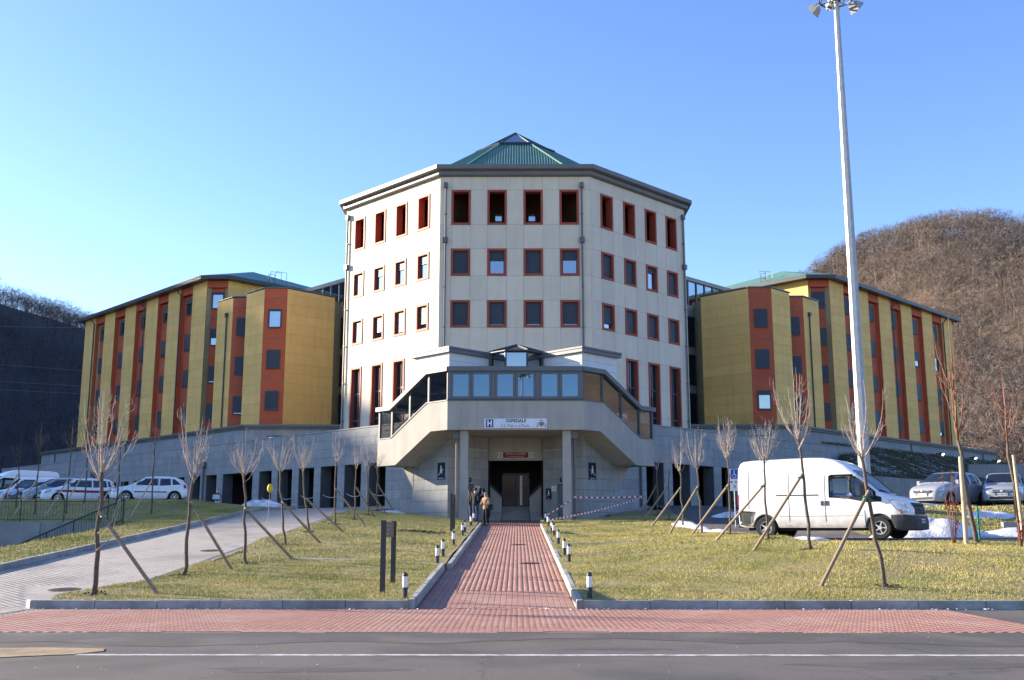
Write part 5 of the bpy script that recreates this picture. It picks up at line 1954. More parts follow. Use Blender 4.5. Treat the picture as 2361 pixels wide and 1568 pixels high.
# ------------------------------------------------------------------ shrub with red leaves
mat('leaf_red', (0.34, 0.075, 0.035), (0.22, 0.045, 0.03), rough=0.6, scale=9, tint=0.3)
for (x, y, hh, lab, sd, nl) in ((12.72, 31.0, 2.15, 'young shrub with wilted red leaves, beside the snow heap', 5, 46), (14.15, 29.9, 1.1, 'small shrub with red leaves at the right edge of the lawn', 6, 26)):
    rr = random.Random(sd)
    z = z_all(x, y)
    t = thing('shrub', (x, y, z), lab, 'shrub')
    q = MB()
    tips = []
    for k in range(5):
        a = rr.uniform(0, 6.28)
        h_ = hh * rr.uniform(0.5, 1.0) if k else hh
        P_ = [Vector((0.03 * math.cos(a), 0.03 * math.sin(a), -0.05)), Vector((0.12 * math.cos(a), 0.1 * math.sin(a), h_ * 0.5)), Vector(((0.2 if k else -0.1) * math.cos(a), 0.16 * math.sin(a), h_))]
        q.tube(P_, [0.016, 0.011, 0.004], 5)
        tips.append(P_)
    q.build('stem', 'twig_red', t, smooth=True, local=True)
    me = bpy.data.meshes.new('leaf')
    me.from_pydata([(0, 0, 0), (0.05, 0.022, -0.008), (0.12, 0.018, -0.03), (0.155, 0, -0.055), (0.12, -0.018, -0.03), (0.05, -0.022, -0.008)], [], [(0, 1, 2, 3, 4, 5)])
    me.materials.append(MATS['leaf_red'])
    for i in range(nl):
        P_ = tips[i % 5]
        f = rr.choice([0.45, 0.55, 0.6, 0.95]) + rr.uniform(-0.05, 0.05)
        p = P_[0].lerp(P_[1], f * 2) if f < 0.5 else P_[1].lerp(P_[2], f * 2 - 1)
        o = bpy.data.objects.new('leaf', me)
        link(o, t)
        o.location = p
        o.rotation_euler = (rr.uniform(-0.5, 0.5), rr.uniform(0.1, 1.2), rr.uniform(0, 6.28))
        o.scale = [rr.uniform(0.7, 1.25)] * 3

# ------------------------------------------------------------------ floodlight masts
def mast(x, y, z, H_, label):
    t = thing('floodlight_mast', (x, y, z), label, 'lamp post')
    MB().tube([(0, 0, -0.3), (0, 0, H_ * 0.33), (0, 0, H_ * 0.66), (0, 0, H_ + 0.6)], [0.265, 0.225, 0.18, 0.115], 8).build('pole', 'galvanised', t, local=True)
    MB().lathe([(0.42, -0.1), (0.42, 0.06), (0.3, 0.08)], 12).build('base_plate', 'galvanised', t, local=True)
    q = MB()
    for zz, r_ in ((0.0, 0.75), (0.75, 0.62)):
        q.tube([(r_ * math.cos(a), r_ * math.sin(a), H_ + zz) for a in [2 * math.pi * i / 16 for i in range(17)]], 0.04, 5)
    for i in range(8):
        a = 2 * math.pi * i / 8
        q.tube([(0.1 * math.cos(a), 0.1 * math.sin(a), H_), (0.75 * math.cos(a), 0.75 * math.sin(a), H_)], 0.035, 4)
        q.tube([(0.75 * math.cos(a), 0.75 * math.sin(a), H_), (0.62 * math.cos(a), 0.62 * math.sin(a), H_ + 0.75)], 0.03, 4)
    q.lathe([(0.2, H_ - 0.1), (0.24, H_ + 0.1), (0.24, H_ + 0.4), (0.12, H_ + 0.6)], 8)
    q.build('head_frame', 'grey_metal', t, local=True)
    rr = random.Random(3)
    for i in range(6):
        a = 2 * math.pi * i / 6 + 0.35
        c = Vector((1.02 * math.cos(a), 1.02 * math.sin(a), H_ - 0.05 + (0.35 if i % 2 else -0.12)))
        out_ = Vector((math.cos(a), math.sin(a), -0.75)).normalized()
        side = Vector((-math.sin(a), math.cos(a), 0))
        up_ = out_.cross(side)
        if up_.z < 0:
            up_ = -up_
        q = MB()
        r0 = [c - out_ * 0.2 + side * sx * 0.17 + up_ * sz * 0.12 for sx, sz in ((-1, -1), (1, -1), (1, 1), (-1, 1))]
        r1 = [c + out_ * 0.16 + side * sx * 0.30 + up_ * sz * 0.23 for sx, sz in ((-1, -1), (1, -1), (1, 1), (-1, 1))]
        q.loft([r0, r1])
        q.tube([c - out_ * 0.05 - side * 0.33, Vector((0.72 * math.cos(a), 0.72 * math.sin(a), H_ + 0.1)), c - out_ * 0.05 + side * 0.33], 0.022, 4)
        fl = q.build('floodlight', 'galvanised', t, local=True)
        q = MB()
        r2 = [c + out_ * 0.165 + side * sx * 0.27 + up_ * sz * 0.20 for sx, sz in ((-1, -1), (1, -1), (1, 1), (-1, 1))]
        q.add(r2, [(0, 1, 2, 3)])
        q.build('glass', 'glass_dark', fl, local=True, fix=False)
    q = MB()
    q.tube([(-0.3, 0.1, H_ + 0.1), (-0.45, 0.05, H_ - 0.35), (-0.25, 0, H_ - 0.55), (-0.1, 0, H_ - 0.3)], 0.02, 5)
    q.tube([(0.35, 0.1, H_ + 0.1), (0.4, 0.05, H_ - 0.25), (0.12, 0, H_ - 0.15)], 0.018, 5)
    q.build('cable_loop', 'tape_white', t, local=True)
    return t
mast(14.28, 43.2, 1.5, 23.45, 'tall galvanised floodlight mast rising behind the white van')
mast(0.62, -38.0, 0.0, 23.8, 'floodlight mast mirrored in the middle pane of the glazed gallery')

# ------------------------------------------------------------------ barrier tape
def tape(label, pts, sag=0.06, w=0.075, seg=0.16):
    t = thing('barrier_tape', pts[0], label, 'tape', 'red and white barrier tapes')
    A, B = Vector(pts[0]), Vector(pts[1])
    n = max(6, int((B - A).length / seg))
    n += n % 2
    red, wh = MB(), MB()
    for i in range(n):
        f0, f1 = i / n, (i + 1) / n
        p = A.lerp(B, f0) - Vector((0, 0, sag * 4 * f0 * (1 - f0)))
        r_ = A.lerp(B, f1) - Vector((0, 0, sag * 4 * f1 * (1 - f1)))
        h = Vector((0, 0.012 * math.sin(i), w / 2))
        o_ = Vector((0, 0.003, 0))
        (red if i % 2 else wh).hexa([p - h, r_ - h, r_ - h + o_, p - h + o_, p + h, r_ + h, r_ + h + o_, p + h + o_])
    red.build('red_stripe', 'tape_red', t)
    wh.build('white_stripe', 'tape_white', t)
tape('red and white barrier tape strung level from the entrance column to a stake', [(3.0, 56.35, 3.3), (6.95, 57.85, 3.4)], 0.05)
tape('red and white barrier tape slanting from a bollard up to a tree stake', [(1.44, 50.4, 2.03), (6.92, 57.9, 3.36)], 0.12)
tape('short barrier tape between the entrance column and the path bollards', [(2.85, 56.35, 3.15), (1.44, 55.2, 2.3)], 0.03)

# ------------------------------------------------------------------ signs on the pavilion
board = thing('hospital_sign', (-0.115, 55.97, 6.97), 'long white hospital name sign on the gallery front above the entrance', 'sign')
fsn = Fr((-0.115, 56.0), (1, 0), (0, -1))
MB().fbox(fsn, -1.685, 1.685, 0.0, 0.04, 6.965, 7.48).build('panel', 'sign_white', board)
hb = MB().fbox(fsn, -1.60, -1.20, 0.04, 0.046, 7.01, 7.435).build('symbol', 'sign_blue', board)
q = MB()
q.fbox(fsn, -1.53, -1.45, 0.046, 0.05, 7.06, 7.385).fbox(fsn, -1.35, -1.27, 0.046, 0.05, 7.06, 7.385).fbox(fsn, -1.45, -1.35, 0.046, 0.05, 7.185, 7.26)
q.build('letter', 'white_print', hb)
text_mesh('OSPEDALE', 0.235, 'sign_black', board, fsn, 0.02, 0.041, 7.35, bold=0.006)
text_mesh('S.S. Pietro e Paolo', 0.21, 'sign_grey', board, fsn, 0.0, 0.041, 7.09)
q = MB()     # crest: shield with hat and tassels
q.fbox(fsn, 1.29, 1.49, 0.04, 0.045, 7.10, 7.30).fbox(fsn, 1.24, 1.28, 0.04, 0.045, 7.12, 7.29).fbox(fsn, 1.50, 1.54, 0.04, 0.045, 7.12, 7.29)
q.prism([fsn.p(1.29, 0.04, 7.10), fsn.p(1.49, 0.04, 7.10), fsn.p(1.39, 0.04, 7.03)], (0, -0.005, 0))
q.build('shield', 'sign_grey', board)
q = MB()
q.prism([fsn.p(1.28, 0.04, 7.36), fsn.p(1.50, 0.04, 7.36), fsn.p(1.43, 0.04, 7.40), fsn.p(1.35, 0.04, 7.40)], (0, -0.005, 0))
for s_ in (-1, 1):
    for i, wd in enumerate((0.03, 0.06, 0.09)):
        z0 = 7.23 - 0.075 * i
        q.fbox(fsn, 1.39 + s_ * 0.215 - wd / 2, 1.39 + s_ * 0.215 + wd / 2, 0.04, 0.045, z0 - 0.045, z0)
q.build('hat_and_tassels', 'sign_red', board)

red = thing('warning_sign', (PX, 60.88, 5.75), 'red no entry notice with white pictograms on the lintel above the door', 'sign')
fl_ = Fr((PX, 60.9), (1, 0), (0, -1))
MB().fbox(fl_, -0.74, 0.74, 0.0, 0.02, 5.72, 6.02).build('panel', 'sign_red', red)
for s_ in (-1, 1):
    MB().fbox(fl_, s_ * 0.89 - 0.14, s_ * 0.89 + 0.14, 0.0, 0.02, 5.72, 6.02).build('pictogram_panel', 'white_print', red)
    q = MB()
    q.tube([fl_.p(s_ * 0.89 + 0.10 * math.cos(a), 0.022, 5.87 + 0.10 * math.sin(a)) for a in [2 * math.pi * i / 14 for i in range(15)]], 0.014, 4)
    q.fbox(fl_, s_ * 0.89 - 0.018, s_ * 0.89 + 0.018, 0.02, 0.026, 5.80, 5.94)
    q.build('pictogram', 'sign_dark', red)
text_mesh("VIETATO L'ACCESSO", 0.125, 'white_print', red, fl_, 0, 0.021, 5.92)
text_mesh('zona riservata al personale', 0.085, 'white_print', red, fl_, 0, 0.021, 5.79)

def walker_sign(label, fr, u, z, w=0.62, h=0.95, text='Ingresso', flip=1):
    t = thing('direction_sign', fr.p(u, 0, z), label, 'sign', 'dark pictogram signs on the pavilion')
    MB().fbox(fr, u - w / 2, u + w / 2, 0.0, 0.03, z, z + h).build('panel', 'sign_dark', t)
    q = MB()
    cx, k = u, w / 0.62
    body = [(-0.05, 0.56), (0.05, 0.56), (0.07, 0.38), (0.11, 0.20), (0.06, 0.20), (0.0, 0.36), (-0.06, 0.2), (-0.11, 0.2), (-0.06, 0.38)]
    q.prism([fr.p(cx + x * k, 0.031, z + zz * k + 0.12 * k) for x, zz in body], Vector(fr.p(0, 0.004, 0)) - Vector(fr.p(0, 0, 0)))
    q.prism([fr.p(cx + 0.055 * k * math.cos(a), 0.031, z + (0.74 + 0.055 * math.sin(a)) * k) for a in [2 * math.pi * i / 10 for i in range(10)]], Vector(fr.p(0, 0.004, 0)) - Vector(fr.p(0, 0, 0)))
    st_ = [(-0.24, 0.26), (0.20, 0.60), (0.20, 0.56), (-0.24, 0.22)]
    q.prism([fr.p(cx + flip * x * k, 0.0305, z + zz * k) for x, zz in st_], Vector(fr.p(0, 0.003, 0)) - Vector(fr.p(0, 0, 0)))
    q.build('pictogram', 'white_print', t)
    if text:
        text_mesh(text, 0.125 * k, 'white_print', t, fr, u, 0.031, z + 0.08 * k)
cl = Fr((PX - 3.78, 58.5), (-1, 1), (-1, -1))
cr_ = Fr((PX + 3.78, 58.5), (1, 1), (1, -1))
walker_sign('dark Ingresso sign with white walking figure on the left stone face of the pavilion', cl, 0.55, 4.35, flip=-1)
walker_sign('dark Ingresso sign with white walking figure on the right stone face of the pavilion', cr_, 0.75, 4.35, flip=-1)
il = Fr((PX - 3.78, 58.5), (1, 1), (1, -1))
ir = Fr((PX + 3.78, 58.5), (-1, 1), (-1, -1))
walker_sign('small dark pictogram sign beside the side door behind the people', il, 2.6, 3.3, w=0.45, h=0.62, text='', flip=1)
walker_sign('small dark pictogram sign right of the entrance opening', ir, 2.65, 3.3, w=0.42, h=0.62, text='Scale', flip=-1)
for fr, sd in ((il, 'left'), (ir, 'right')):
    t = thing('door_plate', fr.p(1.5, 0, 4.3), 'small dark name plate above the side door on the %s of the entrance' % sd, 'sign', 'door plates')
    MB().fbox(fr, 1.2, 1.75, 0.0, 0.03, 4.25, 4.5).build('panel', 'sign_dark', t)
    q = MB()
    q.fbox(fr, 1.3, 1.65, 0.03, 0.034, 4.40, 4.43).fbox(fr, 1.35, 1.6, 0.03, 0.034, 4.31, 4.34)
    q.build('lettering', 'white_print', t)
    t = thing('paper_notice', fr.p(2.3, 0, 3.9), 'white paper notice taped to the stone on the %s of the entrance' % sd, 'notice', 'paper notices')
    u_ = 2.25
    MB().fbox(fr, u_ - 0.19, u_ + 0.19, 0.0, 0.012, 3.75, 4.05).build('sheet', 'white_print', t)
    q = MB()
    for i in range(3):
        q.fbox(fr, u_ - 0.13, u_ + 0.12 - 0.05 * i, 0.012, 0.014, 3.82 + 0.07 * i, 3.84 + 0.07 * i)
    q.build('print', 'sign_grey', t)
    # round wall lamp, half hooded, with its conduit
    t = thing('wall_lamp', fr.p(1.2, 0, 4.95), 'round hooded wall lamp, lit, beside the entrance opening on the %s' % sd, 'lamp', 'round wall lamps')
    c = Vector(fr.p(1.25, 0.09, 4.85))
    q = MB()
    N_ = 12
    ringp = lambda r_, d: [tuple(Vector(fr.p(1.25 + r_ * math.cos(2 * math.pi * i / N_), d, 4.85 + r_ * math.sin(2 * math.pi * i / N_)))) for i in range(N_)]
    q.loft([ringp(0.19, 0.0), ringp(0.19, 0.08), ringp(0.15, 0.10)])
    q.build('housing', 'dark_metal', t)
    q = MB()
    half = [fr.p(1.25 + 0.145 * math.cos(a), 0.10, 4.85 + 0.145 * math.sin(a)) for a in [math.pi + math.pi * i / 10 for i in range(11)]]
    q.prism(half, Vector(fr.p(0, 0.04, 0)) - Vector(fr.p(0, 0, 0)))
    q.build('diffuser', 'lamp_glow', t)
    q = MB()
    q.tube([fr.p(1.25, 0.03, 5.04), fr.p(1.25, 0.03, 6.1), fr.p(3.05, 0.03, 6.1)], 0.018, 5)
    q.build('conduit', 'white_panel', t)

# ------------------------------------------------------------------ parking sign behind the row of trees
px_, py_ = 10.3, 50.0
zp_ = z_all(px_, py_)
t = thing('parking_sign', (px_, py_, zp_), 'blue and white disabled parking sign on a pole, left of the white van', 'sign')
MB().tube([(px_, py_, zp_ - 0.2), (px_, py_, zp_ + 2.7)], 0.03, 8).build('pole', 'galvanised', t)
fp = Fr((px_, py_), (1, 0), (0, -1))
MB().fbox(fp, -0.2, 0.2, 0.04, 0.055, zp_ + 2.15, zp_ + 2.75).build('panel', 'white_print', t)
MB().fbox(fp, -0.17, 0.17, 0.055, 0.06, zp_ + 2.28, zp_ + 2.72).build('blue_field', 'park_blue', t)
q = MB()
q.prism([fp.p(0.03 * math.cos(a), 0.06, zp_ + 2.64 + 0.03 * math.sin(a)) for a in [2 * math.pi * i / 8 for i in range(8)]], (0, -0.004, 0))
q.fbox(fp, -0.02, 0.02, 0.06, 0.064, zp_ + 2.46, zp_ + 2.6).fbox(fp, 0.02, 0.08, 0.06, 0.064, zp_ + 2.46, zp_ + 2.49).fbox(fp, 0.06, 0.09, 0.06, 0.064, zp_ + 2.36, zp_ + 2.46)
q.tube([fp.p(0.09 * math.cos(a), 0.062, zp_ + 2.42 + 0.09 * math.sin(a)) for a in [2.0 + 4.0 * i / 10 for i in range(11)]], 0.012, 4)
q.build('pictogram', 'white_print', t)
MB().fbox(fp, -0.2, 0.2, 0.04, 0.055, zp_ + 1.7, zp_ + 2.1).build('lower_panel', 'white_print', t)
text_mesh('4', 0.22, 'sign_black', t, fp, 0, 0.056, zp_ + 1.9)

# ------------------------------------------------------------------ wall floodlights on the right upper wall
f2r = Fr((0, 70.0), (1, 1), (1, -1))
for k, s in enumerate((66.0, 75.0, 82.0)):
    t = thing('wall_floodlight', f2r.p(s, 0.1, 9.9), '%s lit floodlight on the wall above the frosty bank, counted from the tower' % ORD[k], 'lamp', 'wall floodlights')
    MB().fbox(f2r, s - 0.12, s + 0.12, 0.0, 0.35, 9.95, 10.05).build('bracket', 'dark_metal', t)
    q = MB()
    c = Vector(f2r.p(s, 0.55, 9.9))
    o_ = f2r.n * 0.8 + Vector((0, 0, -0.6))
    sd, u3 = f2r.u, (f2r.n * 0.6 + Vector((0, 0, 0.8)))
    r0 = [c - o_ * 0.15 + sd * a * 0.22 + u3 * b * 0.16 for a, b in ((-1, -1), (1, -1), (1, 1), (-1, 1))]
    r1 = [c + o_ * 0.15 + sd * a * 0.34 + u3 * b * 0.26 for a, b in ((-1, -1), (1, -1), (1, 1), (-1, 1))]
    q.loft([r0, r1])
    q.build('housing', 'dark_metal', t)
    q = MB()
    q.add([c + o_ * 0.156 + sd * a * 0.31 + u3 * b * 0.23 for a, b in ((-1, -1), (1, -1), (1, 1), (-1, 1))], [(0, 1, 2, 3)])
    q.build('lens', 'flood_glow', t, fix=False)

# ------------------------------------------------------------------ railing and fence on the left
mat('green_rail', (0.025, 0.05, 0.045), rough=0.5, spec=0.4)
t = thing('stair_railing', (-19.1, 40.4, 0.2), 'sloping dark steel railing climbing beside the streaked wall', 'railing')
A, B = Vector((-19.1, 40.4, 1.0)), Vector((-16.9, 45.1, 2.85))
MB().tube([A, B], 0.035, 6).build('handrail', 'green_rail', t)
MB().tube([A - Vector((0, 0, 0.85)), B - Vector((0, 0, 0.85))], 0.025, 5).build('bottom_rail', 'green_rail', t)
for i in range(41):
    p = A.lerp(B, i / 40)
    r_ = 0.025 if i % 10 == 0 else 0.008
    MB().box(p.x - r_, p.x + r_, p.y - r_, p.y + r_, p.z - (1.0 if i % 10 == 0 else 0.85), p.z).build('post' if i % 10 == 0 else 'baluster', 'green_rail', t)
t = thing('metal_fence', (-30, 45.8, 1.9), 'low dark metal fence on the shaded bank before the parked cars', 'fence')
x = -17.8
q = MB()
q.box(-46.0, -17.8, 45.69, 45.71, 2.76, 2.79).box(-46.0, -17.8, 45.69, 45.71, 2.0, 2.02)
q.build('rail', 'green_rail', t)
while x > -46:
    MB().box(x - 0.018, x + 0.018, 45.68, 45.72, 1.8, 2.85).build('post', 'green_rail', t)
    x -= 1.9
q = MB()
x = -17.8
while x > -46:
    q.box(x - 0.005, x + 0.005, 45.695, 45.705, 2.02, 2.78)
    x -= 0.14
q.build('bar', 'green_rail', t)

# ------------------------------------------------------------------ snow heaps
def snow(label, cx, cy, rx, ry, h, seed, zf, group='snow remains', rz=0.0):
    rr = random.Random(seed)
    t = thing('snow_heap', (cx, cy, zf(cx, cy)), label, 'snow', group)
    nr, na = 7, 26
    ph = [rr.uniform(0, 6.28) for _ in range(5)]
    q = MB()
    for i in range(nr + 1):
        f = i / nr
        for k in range(na):
            a = 2 * math.pi * k / na
            w = 1 + 0.16 * math.sin(2 * a + ph[0]) + 0.12 * math.sin(3 * a + ph[1]) + 0.07 * math.sin(7 * a + ph[2])
            lx, ly = rx * f * w * math.cos(a), ry * f * w * math.sin(a)
            x = cx + lx * math.cos(rz) - ly * math.sin(rz)
            y = cy + lx * math.sin(rz) + ly * math.cos(rz)
            b = (1 - f ** 2) * h * (1 + 0.35 * math.sin(4.1 * x / max(rx, 0.3) + ph[3]) * math.sin(3.3 * y / max(ry, 0.3) + ph[4])) + (rr.uniform(-0.06, 0.06) * h if 0 < i < nr else 0)
            q.v.append((x, y, zf(x, y) + (b if i < nr else -0.05)))
    for i in range(nr):
        for k in range(na):
            a, b = i * na + k, i * na + (k + 1) % na
            q.f.append((a, b, b + na, a + na))
    q.build('mass', 'snow', t, smooth=True, fix=False)
zl = lambda x, y: z_all(x, y)
snow('large melting snow heap right of the van bumper', 14.4, 36.8, 1.8, 1.1, 0.62, 1, zl)
snow('flat snow bank below the silver cars at the right edge', 18.2, 37.0, 2.6, 0.9, 0.3, 2, zl)
snow('thin snow strip on the grass beneath the right silver car', 18.7, 42.0, 0.9, 0.5, 0.15, 3, zl)
snow('narrow snow strip before the nose of the left silver car', 16.6, 44.6, 1.4, 0.3, 0.14, 4, zl)
snow('small snow remnant on the lawn edge under the van', 9.2, 33.6, 0.75, 0.3, 0.10, 5, zl)
snow('long snow strip at the lawn edge between the right hand trees', 8.0, 49.5, 0.8, 3.3, 0.12, 6, zl)
snow('broken snow strip at the lawn edge beside the parking', 8.2, 43.4, 0.55, 2.2, 0.12, 7, zl)
snow('snow patch by the podium wall behind the van', 11.6, 56.5, 1.1, 0.5, 0.28, 8, zl)
snow('small snow heap by the portico at the top of the ramp', -15.6, 64.0, 1.3, 0.8, 0.42, 9, lambda x, y: z_left(x, y))
snow('thin snow patch at the top of the left lawn', -7.0, 58.6, 0.8, 0.4, 0.1, 10, zl)

# ------------------------------------------------------------------ drain covers and small litter
mat('rusty_iron', (0.10, 0.065, 0.04), (0.06, 0.045, 0.035), rough=0.8, scale=12)
for (x, y, r_, lab) in ((0.35, 31.7, 0.32, 'round ribbed drain cover on the red path, the nearer one'), (0.0, 40.0, 0.32, 'round ribbed drain cover on the red path, the farther one')):
    z = z_path(y) + 0.008
    t = thing('drain_cover', (x, y, z), lab, 'drain cover')
    q = MB().lathe([(r_, -0.02), (r_, 0.0), (r_ - 0.04, 0.004)], 20)
    sl_ = math.atan(0.0535)
    o = q.build('frame', 'rusty_iron', t, local=True)
    o.rotation_euler = (sl_, 0, 0)
    q = MB()
    for i in range(9):
        xx = -r_ * 0.8 + i * r_ * 0.2
        hl = math.sqrt(max(0.001, (r_ * 0.86) ** 2 - xx * xx))
        q.box(xx - 0.012, xx + 0.012, -hl, hl, 0.004, 0.014)
    o = q.build('grating', 'rusty_iron', t, local=True)
    o.rotation_euler = (sl_, 0, 0)
for (x, y, lab) in ((-10.2, 24.0, 'round manhole cover low on the paved ramp'), (-9.6, 33.2, 'round manhole cover halfway up the paved ramp')):
    z = z_ramp(y) + 0.008
    t = thing('manhole_cover', (x, y, z), lab, 'manhole cover')
    o = MB().lathe([(0.36, -0.02), (0.36, 0.0), (0.33, 0.003)], 20).build('frame', 'rusty_iron', t, local=True)
    o.rotation_euler = (math.atan(0.0756), 0, 0)
    q = MB()
    for i in range(-3, 4):
        for j in range(-3, 4):
            if i * i + j * j < 10:
                q.box(i * 0.085 - 0.03, i * 0.085 + 0.03, j * 0.085 - 0.03, j * 0.085 + 0.03, 0.002, 0.009)
    o = q.build('tread', 'rusty_iron', t, local=True)
    o.rotation_euler = (math.atan(0.0756), 0, 0)
# fallen leaves, dirt clods and frost crumbs (too many and small to count)
def crumbs(name, label, cat, n, region, size, m, zf, seed, flat=0.3, around=None):
    rs = np.random.RandomState(seed)
    V, T = [], []
    for _ in range(n):
        x, y = rs.uniform(region[0], region[1]), rs.uniform(region[2], region[3])
        if around:
            c_ = around[rs.randint(len(around))]
            x, y = c_[0] + rs.normal() * 0.16, c_[1] + rs.normal() * 0.2
        z = zf(x, y) + 0.01
        s = size * rs.uniform(0.4, 1.3)
        a = rs.uniform(0, 6.28)
        pts = [(x + s * math.cos(a + k * 2.1) * rs.uniform(0.6, 1.2), y + s * math.sin(a + k * 2.1) * rs.uniform(0.6, 1.2), z + s * flat * rs.uniform(0, 1)) for k in range(3)]
        tp_ = (x, y, z + s * flat * 1.6)
        for i in range(3):
            V += [pts[i], pts[(i + 1) % 3], tp_]
            T.append(rs.rand())
    o = tri_object(name, np.array(V), np.array(T), m)
    kind(o, 'stuff')
    o['label'] = label
    o['category'] = cat
mat('dead_leaf', (0.30, 0.14, 0.055), (0.20, 0.09, 0.04), rough=0.85, tint=0.3)
mat('clod', (0.055, 0.043, 0.033), (0.035, 0.028, 0.022), rough=0.95)
crumbs('fallen_leaves', 'scattered brown fallen leaves on the right lawn', 'leaves', 260, (1.4, 16, 21.4, 33), 0.05, 'dead_leaf', lambda x, y: z_lawn(min(x, 12), y) + 0.03, 61)
crumbs('fallen_leaves', 'scattered brown fallen leaves on the left lawn', 'leaves', 90, (-8.5, -2.4, 21.4, 34), 0.045, 'dead_leaf', lambda x, y: z_lawn(x, y) + 0.03, 62)
crumbs('dirt', 'heap of dark dug up clods beside the taller sign posts', 'dirt', 90, (-4.9, -3.0, 42.9, 43.7), 0.09, 'clod', z_lawn, 63, flat=0.5)
clods = [(a[0], a[1]) for a in TL + TR]
crumbs('dirt', 'loose dark soil around the feet of the young trees', 'dirt', 620, (0, 1, 0, 1), 0.045, 'clod', z_all, 66, flat=0.5, around=clods)
crumbs('frost', 'crumbs of old snow along the front kerb', 'frost', 150, (-9.6, 12.0, 20.72, 20.96), 0.035, 'snow', lambda x, y: 0.0, 64)
crumbs('grit', 'white specks of grit on pavement and road', 'grit', 70, (-8, 8, 11.5, 21.0), 0.011, 'tape_white', lambda x, y: 0.0, 65)

# ------------------------------------------------------------------ cables across the left valley side
for k, (va, vb) in enumerate([(845, 871), (885, 905), (905, 922), (763, 768)]):
    Yq = 150.0
    xa, xb = -82.0, -60.0
    za = EYE + (1225 - va) / 2400 * Yq * 1.03
    zb_ = EYE + (1225 - vb) / 2400 * Yq * 1.03
    t = thing('power_cable', (xa, Yq, za), '%s thin power cable crossing the dark hillside, counted from the lowest of the upper three' % ORD[k] if k < 3 else 'highest thin power cable crossing the dark hillside, with a pale marker', 'cable', 'power cables')
    t['label'] = ['upper of the three close cables on the dark hillside', 'middle of the three close cables on the dark hillside', 'lower of the three close cables on the dark hillside', 'highest cable on the dark hillside, carrying a pale marker ball'][k]
    MB().tube([(xa - 12, Yq, za + (za - zb_) * 0.5), (xa, Yq, za), (xb, Yq, zb_), (xb + 25, Yq, zb_ - (za - zb_) * 0.8)], 0.02, 4).build('strand', 'sign_grey', t)
    if k == 3:
        MB().lathe([(0.05, -0.3), (0.22, -0.2), (0.3, 0), (0.22, 0.2), (0.05, 0.3)], 10, (-62.5, Yq, zb_ + 0.1)).build('marker', 'white_print', t, smooth=True)

# ------------------------------------------------------------------ chains across the portico and a dummy with a board
fl1 = Fr((0, 58.6), (-1, 1), (-1, -1))
for k, (a, b) in enumerate(OPL[:6]):
    t = thing('barrier_chain', fl1.p(a, -0.2, 4.0), '%s pale chain sagging across a portico opening, counted from the pavilion' % ORD[k], 'chain', 'chains across the portico')
    MB().tube([fl1.p(a + (b - a) * i / 8, -0.25, 3.98 - 0.22 * 4 * (i / 8) * (1 - i / 8)) for i in range(9)], 0.022, 5).build('links', 'tape_white', t)
dp_ = Vector(fl1.p(32.1, 0.6, 3.1))
t = thing('standing_dummy', dp_, 'small dressed dummy with yellow cap holding a white board, by the portico', 'figure')
mat('cap_yellow', (0.62, 0.46, 0.04), rough=0.7)
q = MB()
for s_ in (-1, 1):
    q.tube([(s_ * 0.09, 0, 0.0), (s_ * 0.09, 0, 0.35), (s_ * 0.08, 0, 0.75)], [0.07, 0.075, 0.10], 8)
q.build('leg', 'white_print', t, smooth=True, local=True)
q = MB().lathe([(0.13, 0.7), (0.20, 0.8), (0.19, 1.1), (0.12, 1.28), (0.06, 1.32)], 10)
for s_ in (-1, 1):
    q.tube([(s_ * 0.19, 0, 1.2), (s_ * 0.27, -0.12, 0.98), (s_ * 0.16, -0.26, 0.98)], [0.07, 0.06, 0.045], 7)
q.build('torso', 'cloth_red_wool', t, smooth=True, local=True) if 'cloth_red_wool' in MATS else q.build('torso', mat('cloth_red_wool', (0.25, 0.10, 0.09), rough=0.9), t, smooth=True, local=True)
MB().lathe([(0.05, 1.3), (0.10, 1.36), (0.11, 1.46), (0.08, 1.54)], 10).build('head', 'sign_white', t, smooth=True, local=True)
MB().lathe([(0.115, 1.49), (0.115, 1.54), (0.08, 1.62), (0.02, 1.65)], 10).build('cap', 'cap_yellow', t, smooth=True, local=True)
MB().box(-0.28, 0.28, -0.33, -0.30, 0.82, 1.16).build('board', 'white_print', t, local=True)
x, y = -7.3, 29.9
t = thing('tied_shoot', (x, y, z_all(x, y)), 'thin shoot with a yellow bundle at its tip, by the third ramp tree', 'plant')
MB().tube([(0, 0, -0.05), (0.12, 0, 0.5), (0.22, 0, 1.3), (0.24, 0, 2.05)], [0.012, 0.01, 0.008, 0.005], 5).build('stem', 'twig', t, local=True)
MB().lathe([(0.02, 1.93), (0.07, 1.98), (0.085, 2.06), (0.06, 2.15), (0.015, 2.18)], 8, (0.24, 0, 0)).build('bundle', 'cap_yellow', t, smooth=True, local=True)
